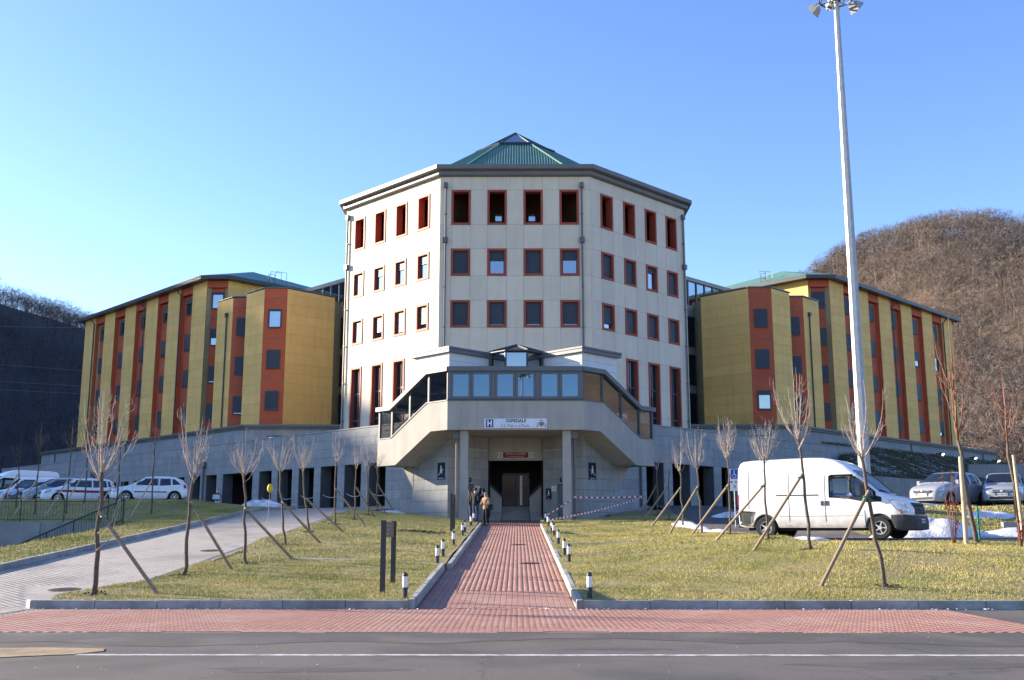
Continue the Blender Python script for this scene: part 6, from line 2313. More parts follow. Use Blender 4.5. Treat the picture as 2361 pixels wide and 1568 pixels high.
# ================================================================== vehicles
def paint(name, c, rough=0.28):
    m = mat(name, c, tuple(x * 0.97 for x in c), rough=rough, scale=1.0, spec=0.5, coat=0.6)
    return name
paint('white_paint', (0.80, 0.80, 0.80))
def van_paint():
    m = mat('van_paint', (0.80, 0.80, 0.80), (0.77, 0.77, 0.76), rough=0.3, scale=0.8, spec=0.5, coat=0.5)
    N, L = m.node_tree.nodes, m.node_tree.links
    b = N['Principled BSDF']
    src = b.inputs['Base Color'].links[0].from_socket
    tc = N.new('ShaderNodeTexCoord')
    sp = N.new('ShaderNodeSeparateXYZ')
    L.new(tc.outputs['Object'], sp.inputs[0])
    mr = N.new('ShaderNodeMapRange')
    mr.inputs['From Min'].default_value = 1.05
    mr.inputs['From Max'].default_value = 0.35
    L.new(sp.outputs['Z'], mr.inputs['Value'])
    nz = N.new('ShaderNodeTexNoise')
    nz.inputs['Scale'].default_value = 5
    nz.inputs['Detail'].default_value = 8
    L.new(tc.outputs['Object'], nz.inputs['Vector'])
    mu = N.new('ShaderNodeMath')
    mu.operation = 'MULTIPLY'
    L.new(mr.outputs['Result'], mu.inputs[0])
    L.new(nz.outputs['Fac'], mu.inputs[1])
    mx = N.new('ShaderNodeMixRGB')
    mx.inputs['Color2'].default_value = (0.24, 0.21, 0.17, 1)      # road dirt on the lower flanks
    L.new(mu.outputs[0], mx.inputs['Fac'])
    L.new(src, mx.inputs['Color1'])
    L.new(mx.outputs['Color'], b.inputs['Base Color'])
van_paint()
paint('silver_paint', (0.29, 0.30, 0.32))
paint('navy_paint', (0.012, 0.018, 0.045))
paint('dark_paint', (0.03, 0.032, 0.036))
mat('plastic_black', (0.018, 0.018, 0.020), rough=0.6, spec=0.4)
mat('plastic_grey', (0.048, 0.050, 0.054), (0.038, 0.04, 0.043), rough=0.65, scale=4, spec=0.35)
mat('tyre', (0.018, 0.018, 0.018), (0.032, 0.031, 0.030), rough=0.9, scale=14)
mat('rim_metal', (0.62, 0.62, 0.63), (0.5, 0.5, 0.51), rough=0.35, metal=0.6, spec=0.5, scale=6)
mat('red_lens', (0.38, 0.01, 0.01), rough=0.25, spec=0.5)
mat('amber_lens', (0.55, 0.18, 0.03), rough=0.25, spec=0.5)
glassmat('car_glass', 0.07, body=(0.012, 0.016, 0.018))
glassmat('lamp_glass', 0.30, body=(0.42, 0.43, 0.45))
mat('seat_cloth', (0.10, 0.10, 0.11), rough=0.9)

def pl(tab, x):
    """piecewise linear lookup"""
    if x <= tab[0][0]:
        return tab[0][1]
    for (a, za), (b, zb_) in zip(tab[:-1], tab[1:]):
        if x <= b:
            return za + (zb_ - za) * (x - a) / (b - a)
    return tab[-1][1]

class Shell:
    """a vehicle skin: sections along x (front is +x), wheel arches cut into its lower edge"""
    def __init__(s, top, hw, ff, yf, zlow, wheels, ra):
        s.top, s.hw, s.ff, s.yf, s.zlow, s.wheels, s.ra = top, hw, ff, yf, zlow, wheels, ra

    def zb(s, x):
        z = pl(s.zlow, x)
        for xw, zc in s.wheels:
            d = abs(x - xw)
            if d < s.ra:
                z = max(z, zc + math.sqrt(s.ra * s.ra - d * d))
        return z

    def ring(s, x):
        zb_, zt_ = s.zb(x), pl(s.top, x)
        zt_ = max(zt_, zb_ + 0.03)
        z0 = pl(s.zlow, x)
        h = pl(s.hw, x)
        pts = []
        for f, y in zip(s.ff, s.yf(x)):
            z = max(zb_ + 0.002 * f, z0 + f * (zt_ - z0))
            pts.append((y * h, z))
        return pts

    def y_at(s, x, z):
        r = s.ring(x)
        for (ya, za), (yb, zb_) in zip(r[:-1], r[1:]):
            if zb_ >= z and zb_ > za:
                t = min(1.0, max(0.0, (z - za) / (zb_ - za)))
                return ya + (yb - ya) * t
        return r[-1][0]

    def z_at(s, x, y):
        r = s.ring(x)
        y = abs(y)
        for (ya, za), (yb, zb_) in zip(r[::-1][:-1], r[::-1][1:]):
            if ya <= y <= yb and yb > ya:
                return za + (zb_ - za) * (y - ya) / (yb - ya)
        return r[-1][1]

    def build(s, name, m, parent, xs):
        q = MB()
        rings = []
        for x in xs:
            r = s.ring(x)
            rings.append([(x, y, z) for y, z in r] + [(x, -y, z) for y, z in r[::-1][1:]])
        q.loft(rings)
        return q.build(name, m, parent, smooth=True, local=True, auto=32)

    def side_patch(s, poly, sg, off=0.012, n=8, thick=0.012):
        """a polygon in (x, z) laid on the side of the shell"""
        q = MB()
        pts = []
        for (xa, za), (xb, zb_) in zip(poly, poly[1:] + poly[:1]):
            k = max(1, int(math.hypot(xb - xa, zb_ - za) / 0.12))
            for i in range(k):
                f = i / k
                pts.append((xa + (xb - xa) * f, za + (zb_ - za) * f))
        cx, cz = sum(p[0] for p in pts) / len(pts), sum(p[1] for p in pts) / len(pts)
        lev = [1.0, 0.66, 0.33]
        vs_ = []
        for f in lev:
            for (x, z) in pts:
                xx, zz = cx + (x - cx) * f, cz + (z - cz) * f
                vs_.append((xx, sg * (s.y_at(xx, zz) + off), zz))
        vs_.append((cx, sg * (s.y_at(cx, cz) + off), cz))
        n_ = len(pts)
        fs_ = []
        for l in range(2):
            for i in range(n_):
                fs_.append((l * n_ + i, l * n_ + (i + 1) % n_, (l + 1) * n_ + (i + 1) % n_, (l + 1) * n_ + i))
        for i in range(n_):
            fs_.append((2 * n_ + i, 2 * n_ + (i + 1) % n_, 3 * n_))
        q.add(vs_, fs_)
        # rim back to the skin
        b = len(q.v)
        q.v += [(x, sg * (s.y_at(x, z) - 0.01), z) for x, z in pts]
        for i in range(n_):
            q.f.append((i, (i + 1) % n_, b + (i + 1) % n_, b + i))
        return q

    def top_patch(s, x0, x1, w0, w1, off=0.012, nx=8, ny=9):
        """a strip over the top between x0 and x1, half width w0 at x0 and w1 at x1"""
        q = MB()
        for i in range(nx + 1):
            f = i / nx
            x = x0 + (x1 - x0) * f
            w = w0 + (w1 - w0) * f
            for k in range(ny + 1):
                y = -w + 2 * w * k / ny
                q.v.append((x, y, s.z_at(x, y) + off))
        for i in range(nx):
            for k in range(ny):
                a = i * (ny + 1) + k
                q.f.append((a, a + 1, a + ny + 2, a + ny + 1))
        return q

def wheel(parent, x, y, r, w, sg, rim=0.62, spokes=5, cover=False):
    """tyre with rim as its sub-part; sg points outwards"""
    prof = [(r * rim, -w / 2), (r * 0.93, -w / 2), (r, -w * 0.32), (r, w * 0.32), (r * 0.93, w / 2), (r * rim, w / 2), (r * rim * 0.96, w * 0.32)]
    def lat(prof, n):
        q = MB()
        for rad, d in prof:
            for k in range(n):
                a = 2 * math.pi * k / n
                q.v.append((x + rad * math.cos(a), y + sg * d, r + rad * math.sin(a)))
        for i in range(len(prof) - 1):
            for k in range(n):
                a, b = i * n + k, i * n + (k + 1) % n
                q.f.append((a, b, b + n, a + n))
        q.f.append(tuple(range(n)))
        q.f.append(tuple((len(prof) - 1) * n + k for k in range(n)))
        return q
    t = lat(prof, 28).build('wheel', 'tyre', parent, smooth=True, local=True, auto=40)
    R_ = r * rim
    d = w * 0.36
    q = lat([(R_ * 0.99, w * 0.30), (R_ * 0.99, d + 0.02), (R_ * 0.90, d + 0.02), (R_ * 0.84, d - 0.02)], 24)
    q.f = q.f[:-2]
    for k in range(spokes):
        a0 = 2 * math.pi * k / spokes
        ws = 0.30 if not cover else 0.5
        pts = []
        for rad, hw_ in ((R_ * 0.22, ws * 0.9), (R_ * 0.88, ws * 0.62)):
            for s_ in (-1, 1):
                a = a0 + s_ * hw_ * (0.6 if rad > R_ * 0.5 else 1.0)
                pts.append((x + rad * math.cos(a), y + sg * (d + (0.012 if rad < R_ * 0.5 else 0.0)), r + rad * math.sin(a)))
        q.add(pts, [(0, 1, 3, 2)])
    hub = [(x + R_ * 0.3 * math.cos(2 * math.pi * k / 12), y + sg * (d + 0.014), r + R_ * 0.3 * math.sin(2 * math.pi * k / 12)) for k in range(12)]
    q.add(hub, [tuple(range(12))])
    q.build('rim', 'rim_metal', t, local=True, fix=False)
    q = MB()
    disc = [(x + R_ * 0.95 * math.cos(2 * math.pi * k / 20), y + sg * (d - 0.03), r + R_ * 0.95 * math.sin(2 * math.pi * k / 20)) for k in range(20)]
    q.add(disc, [tuple(range(20))])
    q.build('brake_disc', 'plastic_black', t, local=True, fix=False)
    return t

def stations(x0, x1, st, wheels, ra, extra=()):
    xs = set(lin(x0, x1, st)) | set(extra)
    for xw, _ in wheels:
        for k in range(-8, 9):
            xs.add(xw + ra * math.sin(math.pi / 2 * k / 8) * 0.9999)
    xs = sorted(x for x in xs if x0 <= x <= x1)
    out = [xs[0]]
    for x in xs[1:]:
        if x - out[-1] > 0.004:
            out.append(x)
    return out

def box_part(name, m, parent, x0, x1, y0, y1, z0, z1, bev=0.0):
    q = MB()
    q.box(x0, x1, y0, y1, z0, z1)
    o = q.build(name, m, parent, local=True)
    if bev:
        md = o.modifiers.new('bevel', 'BEVEL')
        md.width = bev
        md.segments = 2
    return o

def local_text(body, size, m, parent, loc, normal, right, name='lettering'):
    fr = Fr((0, 0), (1, 0), (0, -1))
    o = text_mesh(body, size, m, None, fr, 0, 0, 0, name=name)
    o.parent = parent
    n, r_ = Vector(normal).normalized(), Vector(right).normalized()
    u_ = n.cross(r_)
    o.matrix_local = Matrix(((r_.x, u_.x, n.x, loc[0]), (r_.y, u_.y, n.y, loc[1]), (r_.z, u_.z, n.z, loc[2]), (0, 0, 0, 1)))
    return o

def plate(parent, x, y, z, txt, nx=1.0, w=0.52, h=0.115):
    o = box_part('number_plate', 'white_print', parent, min(x, x + 0.012 * nx), max(x, x + 0.012 * nx), y - w / 2, y + w / 2, z - h / 2, z + h / 2)
    q = MB()
    for s_ in (-1, 1):
        q.box(min(x, x + 0.016 * nx), max(x, x + 0.016 * nx), y + s_ * w / 2 - s_ * 0.055 if s_ < 0 else y + w / 2 - 0.055, (y - w / 2) + 0.055 if s_ < 0 else y + w / 2, z - h / 2, z + h / 2)
    q = MB()
    q.box(x + 0.001 * nx if nx > 0 else x - 0.016, x + 0.016 if nx > 0 else x - 0.001, y - w / 2, y - w / 2 + 0.05, z - h / 2, z + h / 2)
    q.box(x + 0.001 * nx if nx > 0 else x - 0.016, x + 0.016 if nx > 0 else x - 0.001, y + w / 2 - 0.05, y + w / 2, z - h / 2, z + h / 2)
    q.build('country_band', 'park_blue', o, local=True)
    local_text(txt, 0.085, 'sign_black', o, (x + 0.0125 * nx, y, z), (nx, 0, 0), (0, nx, 0))
    return o

# ------------------------------------------------------------------ panel van
def make_van(label, loc, rz, detail=True, group=None, paint_='van_paint'):
    t = thing('panel_van', loc, label, 'van', group, rz)
    WLOC[t.name] = Vector((0, 0, 0))
    r = 0.35
    wheels = [(1.87, r), (-1.86, r)]
    ra = 0.44
    top = [(-2.80, 2.40), (-2.76, 2.50), (-2.66, 2.57), (-2.3, 2.60), (-0.4, 2.62), (0.1, 2.60), (0.45, 2.53), (0.8, 2.37), (1.1, 2.14), (1.40, 1.90), (1.70, 1.63), (1.93, 1.42), (2.02, 1.39),
           (2.3, 1.33), (2.55, 1.25), (2.72, 1.14), (2.81, 1.00), (2.86, 0.82)]
    hw = [(-2.80, 0.955), (-2.7, 0.985), (-2.0, 0.985), (1.6, 0.985), (2.0, 0.975), (2.4, 0.94), (2.65, 0.87), (2.8, 0.78), (2.86, 0.70)]
    ff = [0.0, 0.05, 0.20, 0.38, 0.52, 0.66, 0.80, 0.90, 0.955, 0.985, 1.0, 1.0]
    yt = [0.93, 0.985, 1.0, 1.0, 0.995, 0.975, 0.945, 0.915, 0.885, 0.82, 0.66, 0.0]
    yn = [0.95, 0.985, 1.0, 1.0, 1.0, 0.995, 0.97, 0.93, 0.87, 0.76, 0.55, 0.0]
    yw = [0.93, 0.985, 1.0, 1.0, 0.995, 0.98, 0.955, 0.925, 0.895, 0.85, 0.70, 0.0]
    def yf(x):
        if x < 0.5:
            return yt
        if x < 1.0:
            f = (x - 0.5) / 0.5
            return [a + (b - a) * f for a, b in zip(yt, yw)]
        if x < 1.9:
            return yw
        f = min(1, (x - 1.9) / 0.3)
        return [a + (b - a) * f for a, b in zip(yw, yn)]
    zlow = [(-2.80, 0.42), (-2.6, 0.36), (2.5, 0.34), (2.86, 0.36)]
    S = Shell(top, hw, ff, yf, zlow, wheels, ra)
    xs = stations(-2.80, 2.86, 0.16, wheels, ra, extra=[-2.79, -2.77, -2.73, 2.84, 2.82, 1.93, 2.0, 0.42])
    body = S.build('body', paint_, t, xs)
    # underside and wheel housings
    box_part('underbody', 'plastic_black', t, -2.6, 2.55, -0.62, 0.62, 0.26, 0.75)
    for xw, _ in wheels:
        box_part('wheel_housing', 'plastic_black', t, xw - 0.45, xw + 0.45, -0.93, 0.93, 0.60, 0.86)
        for sg in (-1, 1):
            wheel(t, xw, sg * 0.86, r, 0.22, sg, rim=0.60, spokes=5)
    # glass
    S.top_patch(1.90, 1.06, 0.80, 0.74, 0.012, 8, 9).build('windscreen', 'car_glass', t, smooth=True, local=True, fix=False)
    for sg in (-1, 1):
        dk = S.side_patch([(0.32, 1.30), (0.32, 1.98), (0.40, 2.03), (1.20, 2.03), (1.93, 1.42), (1.98, 1.16), (1.55, 1.13), (1.2, 1.20), (0.9, 1.26)], sg, 0.006)
        dk.build('window_surround', 'plastic_black', t, smooth=True, local=True, fix=False)
        S.side_patch([(0.38, 1.36), (0.38, 1.93), (0.43, 1.97), (1.02, 1.97), (1.06, 1.34), (0.72, 1.33)], sg, 0.014).build('side_window', 'car_glass', t, smooth=True, local=True, fix=False)
        S.side_patch([(1.12, 1.30), (1.07, 1.97), (1.18, 1.97), (1.78, 1.47), (1.82, 1.25), (1.5, 1.22)], sg, 0.014).build('side_window', 'car_glass', t, smooth=True, local=True, fix=False)
        # headlight on the corner
        S.side_patch([(2.14, 1.22), (2.42, 1.20), (2.66, 1.06), (2.76, 0.82), (2.50, 0.78), (2.38, 0.92)], sg, 0.014).build('headlight', 'lamp_glass', t, smooth=True, local=True, fix=False)
        S.side_patch([(2.50, 0.80), (2.46, 0.90), (2.55, 0.92), (2.60, 0.81)], sg, 0.02).build('indicator', 'amber_lens', t, local=True, fix=False)
        # mirror
        q = MB()
        q.loft([[(1.46 + a * 0.07, sg * (1.06 + b * 0.13), z) for a, b in ((-1, -1), (1, -0.8), (1, 0.8), (-1, 1))] for z in (1.30, 1.36, 1.62, 1.68)])
        mo = q.build('mirror', 'plastic_black', t, local=True)
        box_part('mirror_arm', 'plastic_black', mo, 1.43, 1.53, min(sg * 0.93, sg * 1.02), max(sg * 0.93, sg * 1.02), 1.32, 1.40)
        # grey rear quarter and sill trim, door handles, rub strip and seams
        S.side_patch([(-2.76, 0.45), (-2.76, 0.92), (-2.20, 0.88), (-2.30, 0.70), (-2.33, 0.40)], sg, 0.012).build('rear_corner_trim', 'plastic_grey', t, smooth=True, local=True, fix=False)
        S.side_patch([(-1.45, 1.38), (-1.45, 1.42), (-0.02, 1.41), (-0.02, 1.37)], sg, 0.010).build('sliding_rail', 'plastic_grey', t, local=True, fix=False)
        for xd in (0.10, 0.26):
            S.side_patch([(xd - 0.05, 1.05), (xd - 0.05, 1.20), (xd + 0.04, 1.20), (xd + 0.04, 1.05)], sg, 0.02).build('handle', 'plastic_grey', t, local=True, fix=False)
        q = MB()
        for xv, z0, z1 in ((0.19, 0.42, 2.02), (-1.02, 0.42, 2.1), (-2.42, 0.95, 2.2), (1.44, 0.45, 0.9)):
            q.tube([(xv, sg * (S.y_at(xv, z) + 0.001), z) for z in [z0 + (z1 - z0) * i / 10 for i in range(11)]], 0.008, 4)
        q.tube([(x, sg * (S.y_at(x, 0.72) + 0.001), 0.72) for x in lin(-1.35, 1.4, 0.2)], 0.006, 4)
        q.tube([(x, sg * (S.y_at(x, 2.22) + 0.001), 2.22) for x in lin(-2.7, 0.6, 0.2)], 0.006, 4)
        q.build('panel_seam', 'plastic_black', t, local=True)
        if detail:
            yy_ = S.y_at(0.95, 1.27) + 0.014
            local_text('TRANSIT', 0.085, 'sign_grey', t, (0.86, sg * yy_, 1.285), (0, sg, 0.05), (-sg, 0, 0))
        box_part('rear_light', 'red_lens', t, -2.815, -2.74, min(sg * 0.80, sg * 0.965), max(sg * 0.80, sg * 0.965), 0.95, 1.45)
    # front bumper, grille, plate
    bt = [(2.20, 0.76), (2.6, 0.76), (2.88, 0.72), (2.92, 0.62)]
    bh = [(2.20, 0.985), (2.4, 0.97), (2.65, 0.90), (2.82, 0.80), (2.92, 0.66)]
    B = Shell(bt, bh, [0, 0.15, 0.5, 0.85, 1.0, 1.0], lambda x: [0.96, 1.0, 1.012, 1.0, 0.96, 0.0], [(2.2, 0.36), (2.6, 0.26), (2.92, 0.30)], [(1.87, r)], 0.44)
    B.build('front_bumper', 'plastic_grey', t, lin(2.24, 2.92, 0.06))
    q = MB()
    q.loft([[(2.70, -0.62, 0.76), (2.70, 0.62, 0.76), (2.66, 0.58, 1.12), (2.66, -0.58, 1.12)], [(2.885, -0.52, 0.76), (2.885, 0.52, 0.76), (2.815, 0.50, 1.11), (2.815, -0.50, 1.11)]])
    g = q.build('grille', 'plastic_grey', t, local=True)
    for i in range(3):
        z = 0.80 + 0.10 * i
        box_part('grille_slot', 'plastic_black', g, 2.84, 2.888 - 0.024 * i, -0.44, 0.44, z, z + 0.05)
    box_part('badge', 'park_blue', g, 2.85, 2.895, -0.085, 0.085, 0.88, 0.95, 0.03)
    box_part('air_intake', 'plastic_black', t, 2.86, 2.925, -0.5, 0.5, 0.34, 0.46)
    plate(t, 2.925, 0.0, 0.56, 'DN 405 KS')
    S.top_patch(2.28, 2.16, 0.30, 0.30, 0.006, 2, 4).build('bonnet_vent', 'plastic_black', t, local=True, fix=False)
    q = MB()
    for s_ in (-1, 1):
        q.tube([(1.93, s_ * 0.1, S.z_at(1.93, 0.1) + 0.03), (1.84, s_ * 0.62, S.z_at(1.84, 0.62) + 0.03)], 0.014, 4)
    q.build('wiper', 'plastic_black', t, local=True)
    # rear doors
    box_part('rear_step', 'plastic_black', t, -2.90, -2.78, -0.85, 0.85, 0.36, 0.50, 0.02)
    return t

# ------------------------------------------------------------------ hatchbacks, estates and small vans
def make_car(label, loc, rz, L=4.0, W=1.68, H=1.48, paint_='silver_paint', hood=0.98, wind=(1.12, 0.42), roof_end=-1.35, tail=-1.9, belt=0.95, wb=(1.22, -1.30), r=0.30, style=0,
             name='parked_car', cat='car', group=None, plate_txt='CX 418 RT', stripe=None, cargo=False, rub=False):
    """wind: (base x, top x) of the windscreen; roof_end: x where the roof ends; tail: x of the rear end"""
    t = thing(name, loc, label, cat, group, rz)
    WLOC[t.name] = Vector((0, 0, 0))
    fx = tail + L
    wheels = [(wb[0], r), (wb[1], r)]
    ra = r + 0.065
    zr = H
    nose = fx
    top = [(tail, belt - 0.12), (tail + 0.04, zr * 0.66), (tail + 0.10, zr * 0.72), (tail + 0.24, zr * 0.86), (roof_end, zr * 0.965), (roof_end + 0.35, zr), ((roof_end + wind[1]) / 2 + 0.3, zr + 0.012), (wind[1], zr * 0.975),
           (wind[0] - 0.05, hood + 0.05), (wind[0] + 0.03, hood), (nose - 0.35, hood - 0.14), (nose - 0.14, hood - 0.25), (nose - 0.04, hood - 0.38), (nose, 0.48)]
    hh = W / 2
    hw = [(tail, hh * 0.86), (tail + 0.12, hh * 0.95), (tail + 0.5, hh), (wind[0], hh), (nose - 0.5, hh * 0.96), (nose - 0.2, hh * 0.87), (nose - 0.06, hh * 0.74), (nose, hh * 0.62)]
    ff = [0.0, 0.06, 0.18, 0.36, 0.52, 0.64, 0.80, 0.92, 0.97, 1.0, 1.0]
    yc = [0.94, 0.985, 1.0, 1.0, 0.985, 0.95, 0.865, 0.79, 0.72, 0.56, 0.0] if not cargo else [0.94, 0.985, 1.0, 1.0, 0.99, 0.975, 0.93, 0.88, 0.82, 0.62, 0.0]
    yn = [0.94, 0.985, 1.0, 1.0, 1.0, 0.99, 0.96, 0.90, 0.82, 0.60, 0.0]
    def yf(x):
        if x < wind[1]:
            return yc
        f = min(1.0, (x - wind[1]) / (wind[0] - wind[1] + 0.05))
        return [a + (b - a) * f for a, b in zip(yc, yn)]
    zlow = [(tail, 0.36), (tail + 0.3, 0.22), (nose - 0.4, 0.20), (nose, 0.26)]
    S = Shell(top, hw, ff, yf, zlow, wheels, ra)
    S.build('body', paint_, t, stations(tail, nose, 0.14, wheels, ra, extra=[tail + 0.04, tail + 0.1, wind[0], wind[1], wind[0] - 0.05, nose - 0.02, nose - 0.05]))
    box_part('underbody', 'plastic_black', t, tail + 0.15, nose - 0.2, -hh * 0.62, hh * 0.62, 0.16, 0.55)
    for xw, _ in wheels:
        box_part('wheel_housing', 'plastic_black', t, xw - ra + 0.005, xw + ra - 0.005, -hh * 0.93, hh * 0.93, r + 0.12, r + ra + 0.03)
        for sg in (-1, 1):
            wheel(t, xw, sg * (hh - 0.10), r, 0.18, sg, rim=0.66, spokes=7 if style != 1 else 6)
    dx = wind[0] - wind[1]
    S.top_patch(wind[0] - 0.06, wind[1] + 0.04, hh * 0.83, hh * 0.70, 0.010, 7, 8).build('windscreen', 'car_glass', t, smooth=True, local=True, fix=False)
    zb_, zt_ = belt + 0.02, zr * 0.915
    wm = wind[1] + dx * 0.28
    for sg in (-1, 1):
        wins = []
        if cargo:
            wins.append([(wind[1] - 0.75, zb_ + 0.02), (wind[1] - 0.75, zt_), (wm - 0.18, zt_), (wind[0] - 0.28, zb_ + 0.05)])
        else:
            mid = (roof_end + wm) / 2 - 0.02
            wins.append([(mid + 0.035, zb_), (mid + 0.02, zt_), (wm - 0.1, zt_), (wind[0] - 0.22, zb_ + 0.03)])
            wins.append([(roof_end + 0.28, zb_ + 0.03), (roof_end + 0.32, zt_), (mid - 0.05, zt_), (mid - 0.035, zb_)])
            wins.append([(tail + 0.38, zb_ + 0.08), (roof_end + 0.1, zt_ - 0.03), (roof_end + 0.24, zt_ - 0.02), (roof_end + 0.2, zb_ + 0.04)])
        for w in wins:
            S.side_patch(w, sg, 0.008).build('side_window', 'car_glass', t, smooth=True, local=True, fix=False)
        q = MB()
        q.loft([[(wind[0] - 0.30 + a * 0.06, sg * (hh + 0.07 + b * 0.09), z) for a, b in ((-1, -1), (1, -0.7), (1, 0.7), (-1, 1))] for z in (belt + 0.0, belt + 0.03, belt + 0.14, belt + 0.17)])
        q.build('mirror', paint_ if not cargo else 'plastic_black', t, local=True)
        hl = [(nose - 0.62, hood - 0.12), (nose - 0.28, hood - 0.20), (nose - 0.12, hood - 0.34), (nose - 0.22, hood - 0.40), (nose - 0.5, hood - 0.30)]
        S.side_patch(hl, sg, 0.012).build('headlight', 'lamp_glass', t, smooth=True, local=True, fix=False)
        S.side_patch([(tail + 0.06, belt - 0.16), (tail + 0.09, belt + 0.10), (tail + 0.24, belt + 0.12), (tail + 0.22, belt - 0.14)], sg, 0.012).build('rear_light', 'red_lens', t, local=True, fix=False)
        for xd in ([wm - 0.75, wm - 1.6] if not cargo else [wm - 0.85]):
            S.side_patch([(xd - 0.09, belt - 0.13), (xd - 0.09, belt - 0.09), (xd + 0.09, belt - 0.08), (xd + 0.09, belt - 0.12)], sg, 0.022).build('handle', paint_ if not cargo else 'plastic_black', t, local=True, fix=False)
        if rub:
            S.side_patch([(wb[1] + ra + 0.05, 0.56), (wb[1] + ra + 0.05, 0.62), (wb[0] - ra - 0.05, 0.63), (wb[0] - ra - 0.05, 0.57)], sg, 0.014).build('rub_strip', 'plastic_black', t, local=True, fix=False)
        if stripe:
            S.side_patch([(tail + 0.15, 0.66), (tail + 0.15, 0.80), (wb[0] - 0.05, 0.80), (wb[0] + 0.2, 0.72), (wb[0] - 0.05, 0.66)], sg, 0.011).build('stripe', stripe, t, local=True, fix=False)
        q = MB()
        for xv in ([(roof_end + wm) / 2 - 0.02, wind[0] - 0.15] if not cargo else [wind[1] - 0.8, wind[0] - 0.2]):
            q.tube([(xv, sg * (S.y_at(xv, z) + 0.001), z) for z in [0.3 + (belt - 0.3) * i / 8 for i in range(9)]], 0.005, 4)
        q.build('panel_seam', 'plastic_grey', t, local=True)
    # nose
    if style == 0:      # slim dark wing-shaped grille
        q = MB()
        pts = [(-0.42, hood - 0.33), (-0.20, hood - 0.36), (-0.08, hood - 0.33), (0.08, hood - 0.33), (0.20, hood - 0.36), (0.42, hood - 0.33), (0.38, hood - 0.43), (0.12, hood - 0.50), (-0.12, hood - 0.50), (-0.38, hood - 0.43)]
        q.prism([(nose - 0.035, y, z) for y, z in pts], (0.045, 0, 0))
        q.build('grille', 'plastic_black', t, local=True)
    else:
        g = box_part('grille', 'plastic_black', t, nose - 0.1, nose - 0.005, -0.36, 0.36, hood - 0.40, hood - 0.29)
        box_part('grille_bar', 'rim_metal', g, nose - 0.01, nose + 0.004, -0.36, 0.36, hood - 0.355, hood - 0.33)
    q = MB()
    q.lathe([(0.055, 0.0), (0.055, 0.012), (0.04, 0.02)], 12)
    q.v = [(nose + 0.012 + z, y, hood - 0.345 + x) for x, y, z in q.v]
    q.build('badge', 'rim_metal', t, local=True)
    box_part('air_intake', 'plastic_black', t, nose - 0.08, nose + 0.006, -0.5, 0.5, 0.30, 0.40)
    plate(t, nose + 0.004, 0.0, 0.50, plate_txt)
    S.top_patch(roof_end - 0.02, tail + 0.12, hh * 0.66, hh * 0.74, 0.010, 4, 6).build('rear_window', 'car_glass', t, smooth=True, local=True, fix=False)
    q = MB()
    for s_ in (-1, 1):
        q.tube([(wind[0] - 0.03, s_ * 0.1, S.z_at(wind[0] - 0.03, 0.1) + 0.02), (wind[0] - 0.1, s_ * 0.5, S.z_at(wind[0] - 0.1, 0.5) + 0.02)], 0.01, 4)
    q.build('wiper', 'plastic_black', t, local=True)
    return t

VANY = R(-36)
make_van('large white high-roofed panel van parked behind the row of young trees', (10.28, 34.75, 1.26), VANY)
zc = lambda x, y: z_lot(x, y)
make_car('silver hatchback with a slim wing-shaped grille, next to the frosty bank', (18.95, 46.4, zc(19.2, 46.0)), R(-143), L=3.78, W=1.70, H=1.53, hood=1.02, wind=(1.05, 0.25), roof_end=-1.2, tail=-1.75, belt=0.98, wb=(1.18, -1.28), r=0.30,
         style=0, plate_txt='DH 127 LP', group='silver cars on the upper parking')
make_car('silver hatchback with a chrome barred grille, at the right edge', (21.35, 46.2, zc(22.0, 46.0)), R(-118), L=3.82, W=1.67, H=1.49, hood=0.98, wind=(1.05, 0.35), roof_end=-1.25, tail=-1.8, belt=0.95, wb=(1.18, -1.27), r=0.29,
         style=1, plate_txt='CF 318 TM', group='silver cars on the upper parking')
make_car('dark blue car almost hidden at the right edge, behind the silver cars', (24.6, 49.6, zc(24.6, 49.6)), R(-112), L=4.2, W=1.72, H=1.55, paint_='navy_paint', style=1, plate_txt='BZ 660 AD')
zP = 3.1
make_car('white five-door hatchback seen from the side below the portico', (-21.0, 60.2, zP), R(180 - 8 + 24), L=4.2, W=1.75, H=1.48, paint_='white_paint', hood=0.97, wind=(1.15, 0.35), roof_end=-1.35, tail=-1.98, belt=0.93, wb=(1.32, -1.28), r=0.31,
         style=1, plate_txt='CK 552 BV', rub=True)
DIRL = R(180 + 38)
make_car('white estate with red stripes along its side, left of the white hatchback', (-26.4, 63.0, zP), DIRL, L=4.3, W=1.72, H=1.52, paint_='white_paint', tail=-2.05, roof_end=-1.7, wb=(1.35, -1.3), stripe='sign_red', style=1, plate_txt='BX 207 SE', group='cars parked in the shade below the podium')
make_car('silver people carrier in the shaded row of cars, beside the striped white one', (-28.3, 64.6, zP), DIRL, L=4.2, W=1.75, H=1.62, tail=-2.0, hood=1.05, wind=(1.3, 0.35), roof_end=-1.6, belt=1.02, wb=(1.3, -1.3), style=0, plate_txt='CT 931 GH', group='cars parked in the shade below the podium')
make_car('dark blue estate in the shaded row of cars', (-30.0, 66.4, zP), DIRL, L=4.4, W=1.74, H=1.5, paint_='navy_paint', tail=-2.1, roof_end=-1.75, wb=(1.38, -1.35), style=1, plate_txt='BH 774 PN', group='cars parked in the shade below the podium')
make_car('small white delivery van in the shaded row, before the large white van', (-31.9, 68.2, zP), DIRL, L=4.2, W=1.72, H=1.82, paint_='white_paint', tail=-2.0, hood=1.08, wind=(1.2, 0.5), roof_end=-1.9, belt=1.08, wb=(1.32, -1.35), cargo=True, style=1, name='delivery_van', cat='van', plate_txt='CR 246 ZA', group='cars parked in the shade below the podium')
make_van('large white panel van at the left edge, in the shade below the podium', (-35.4, 73.5, zP), DIRL + R(8), detail=False)
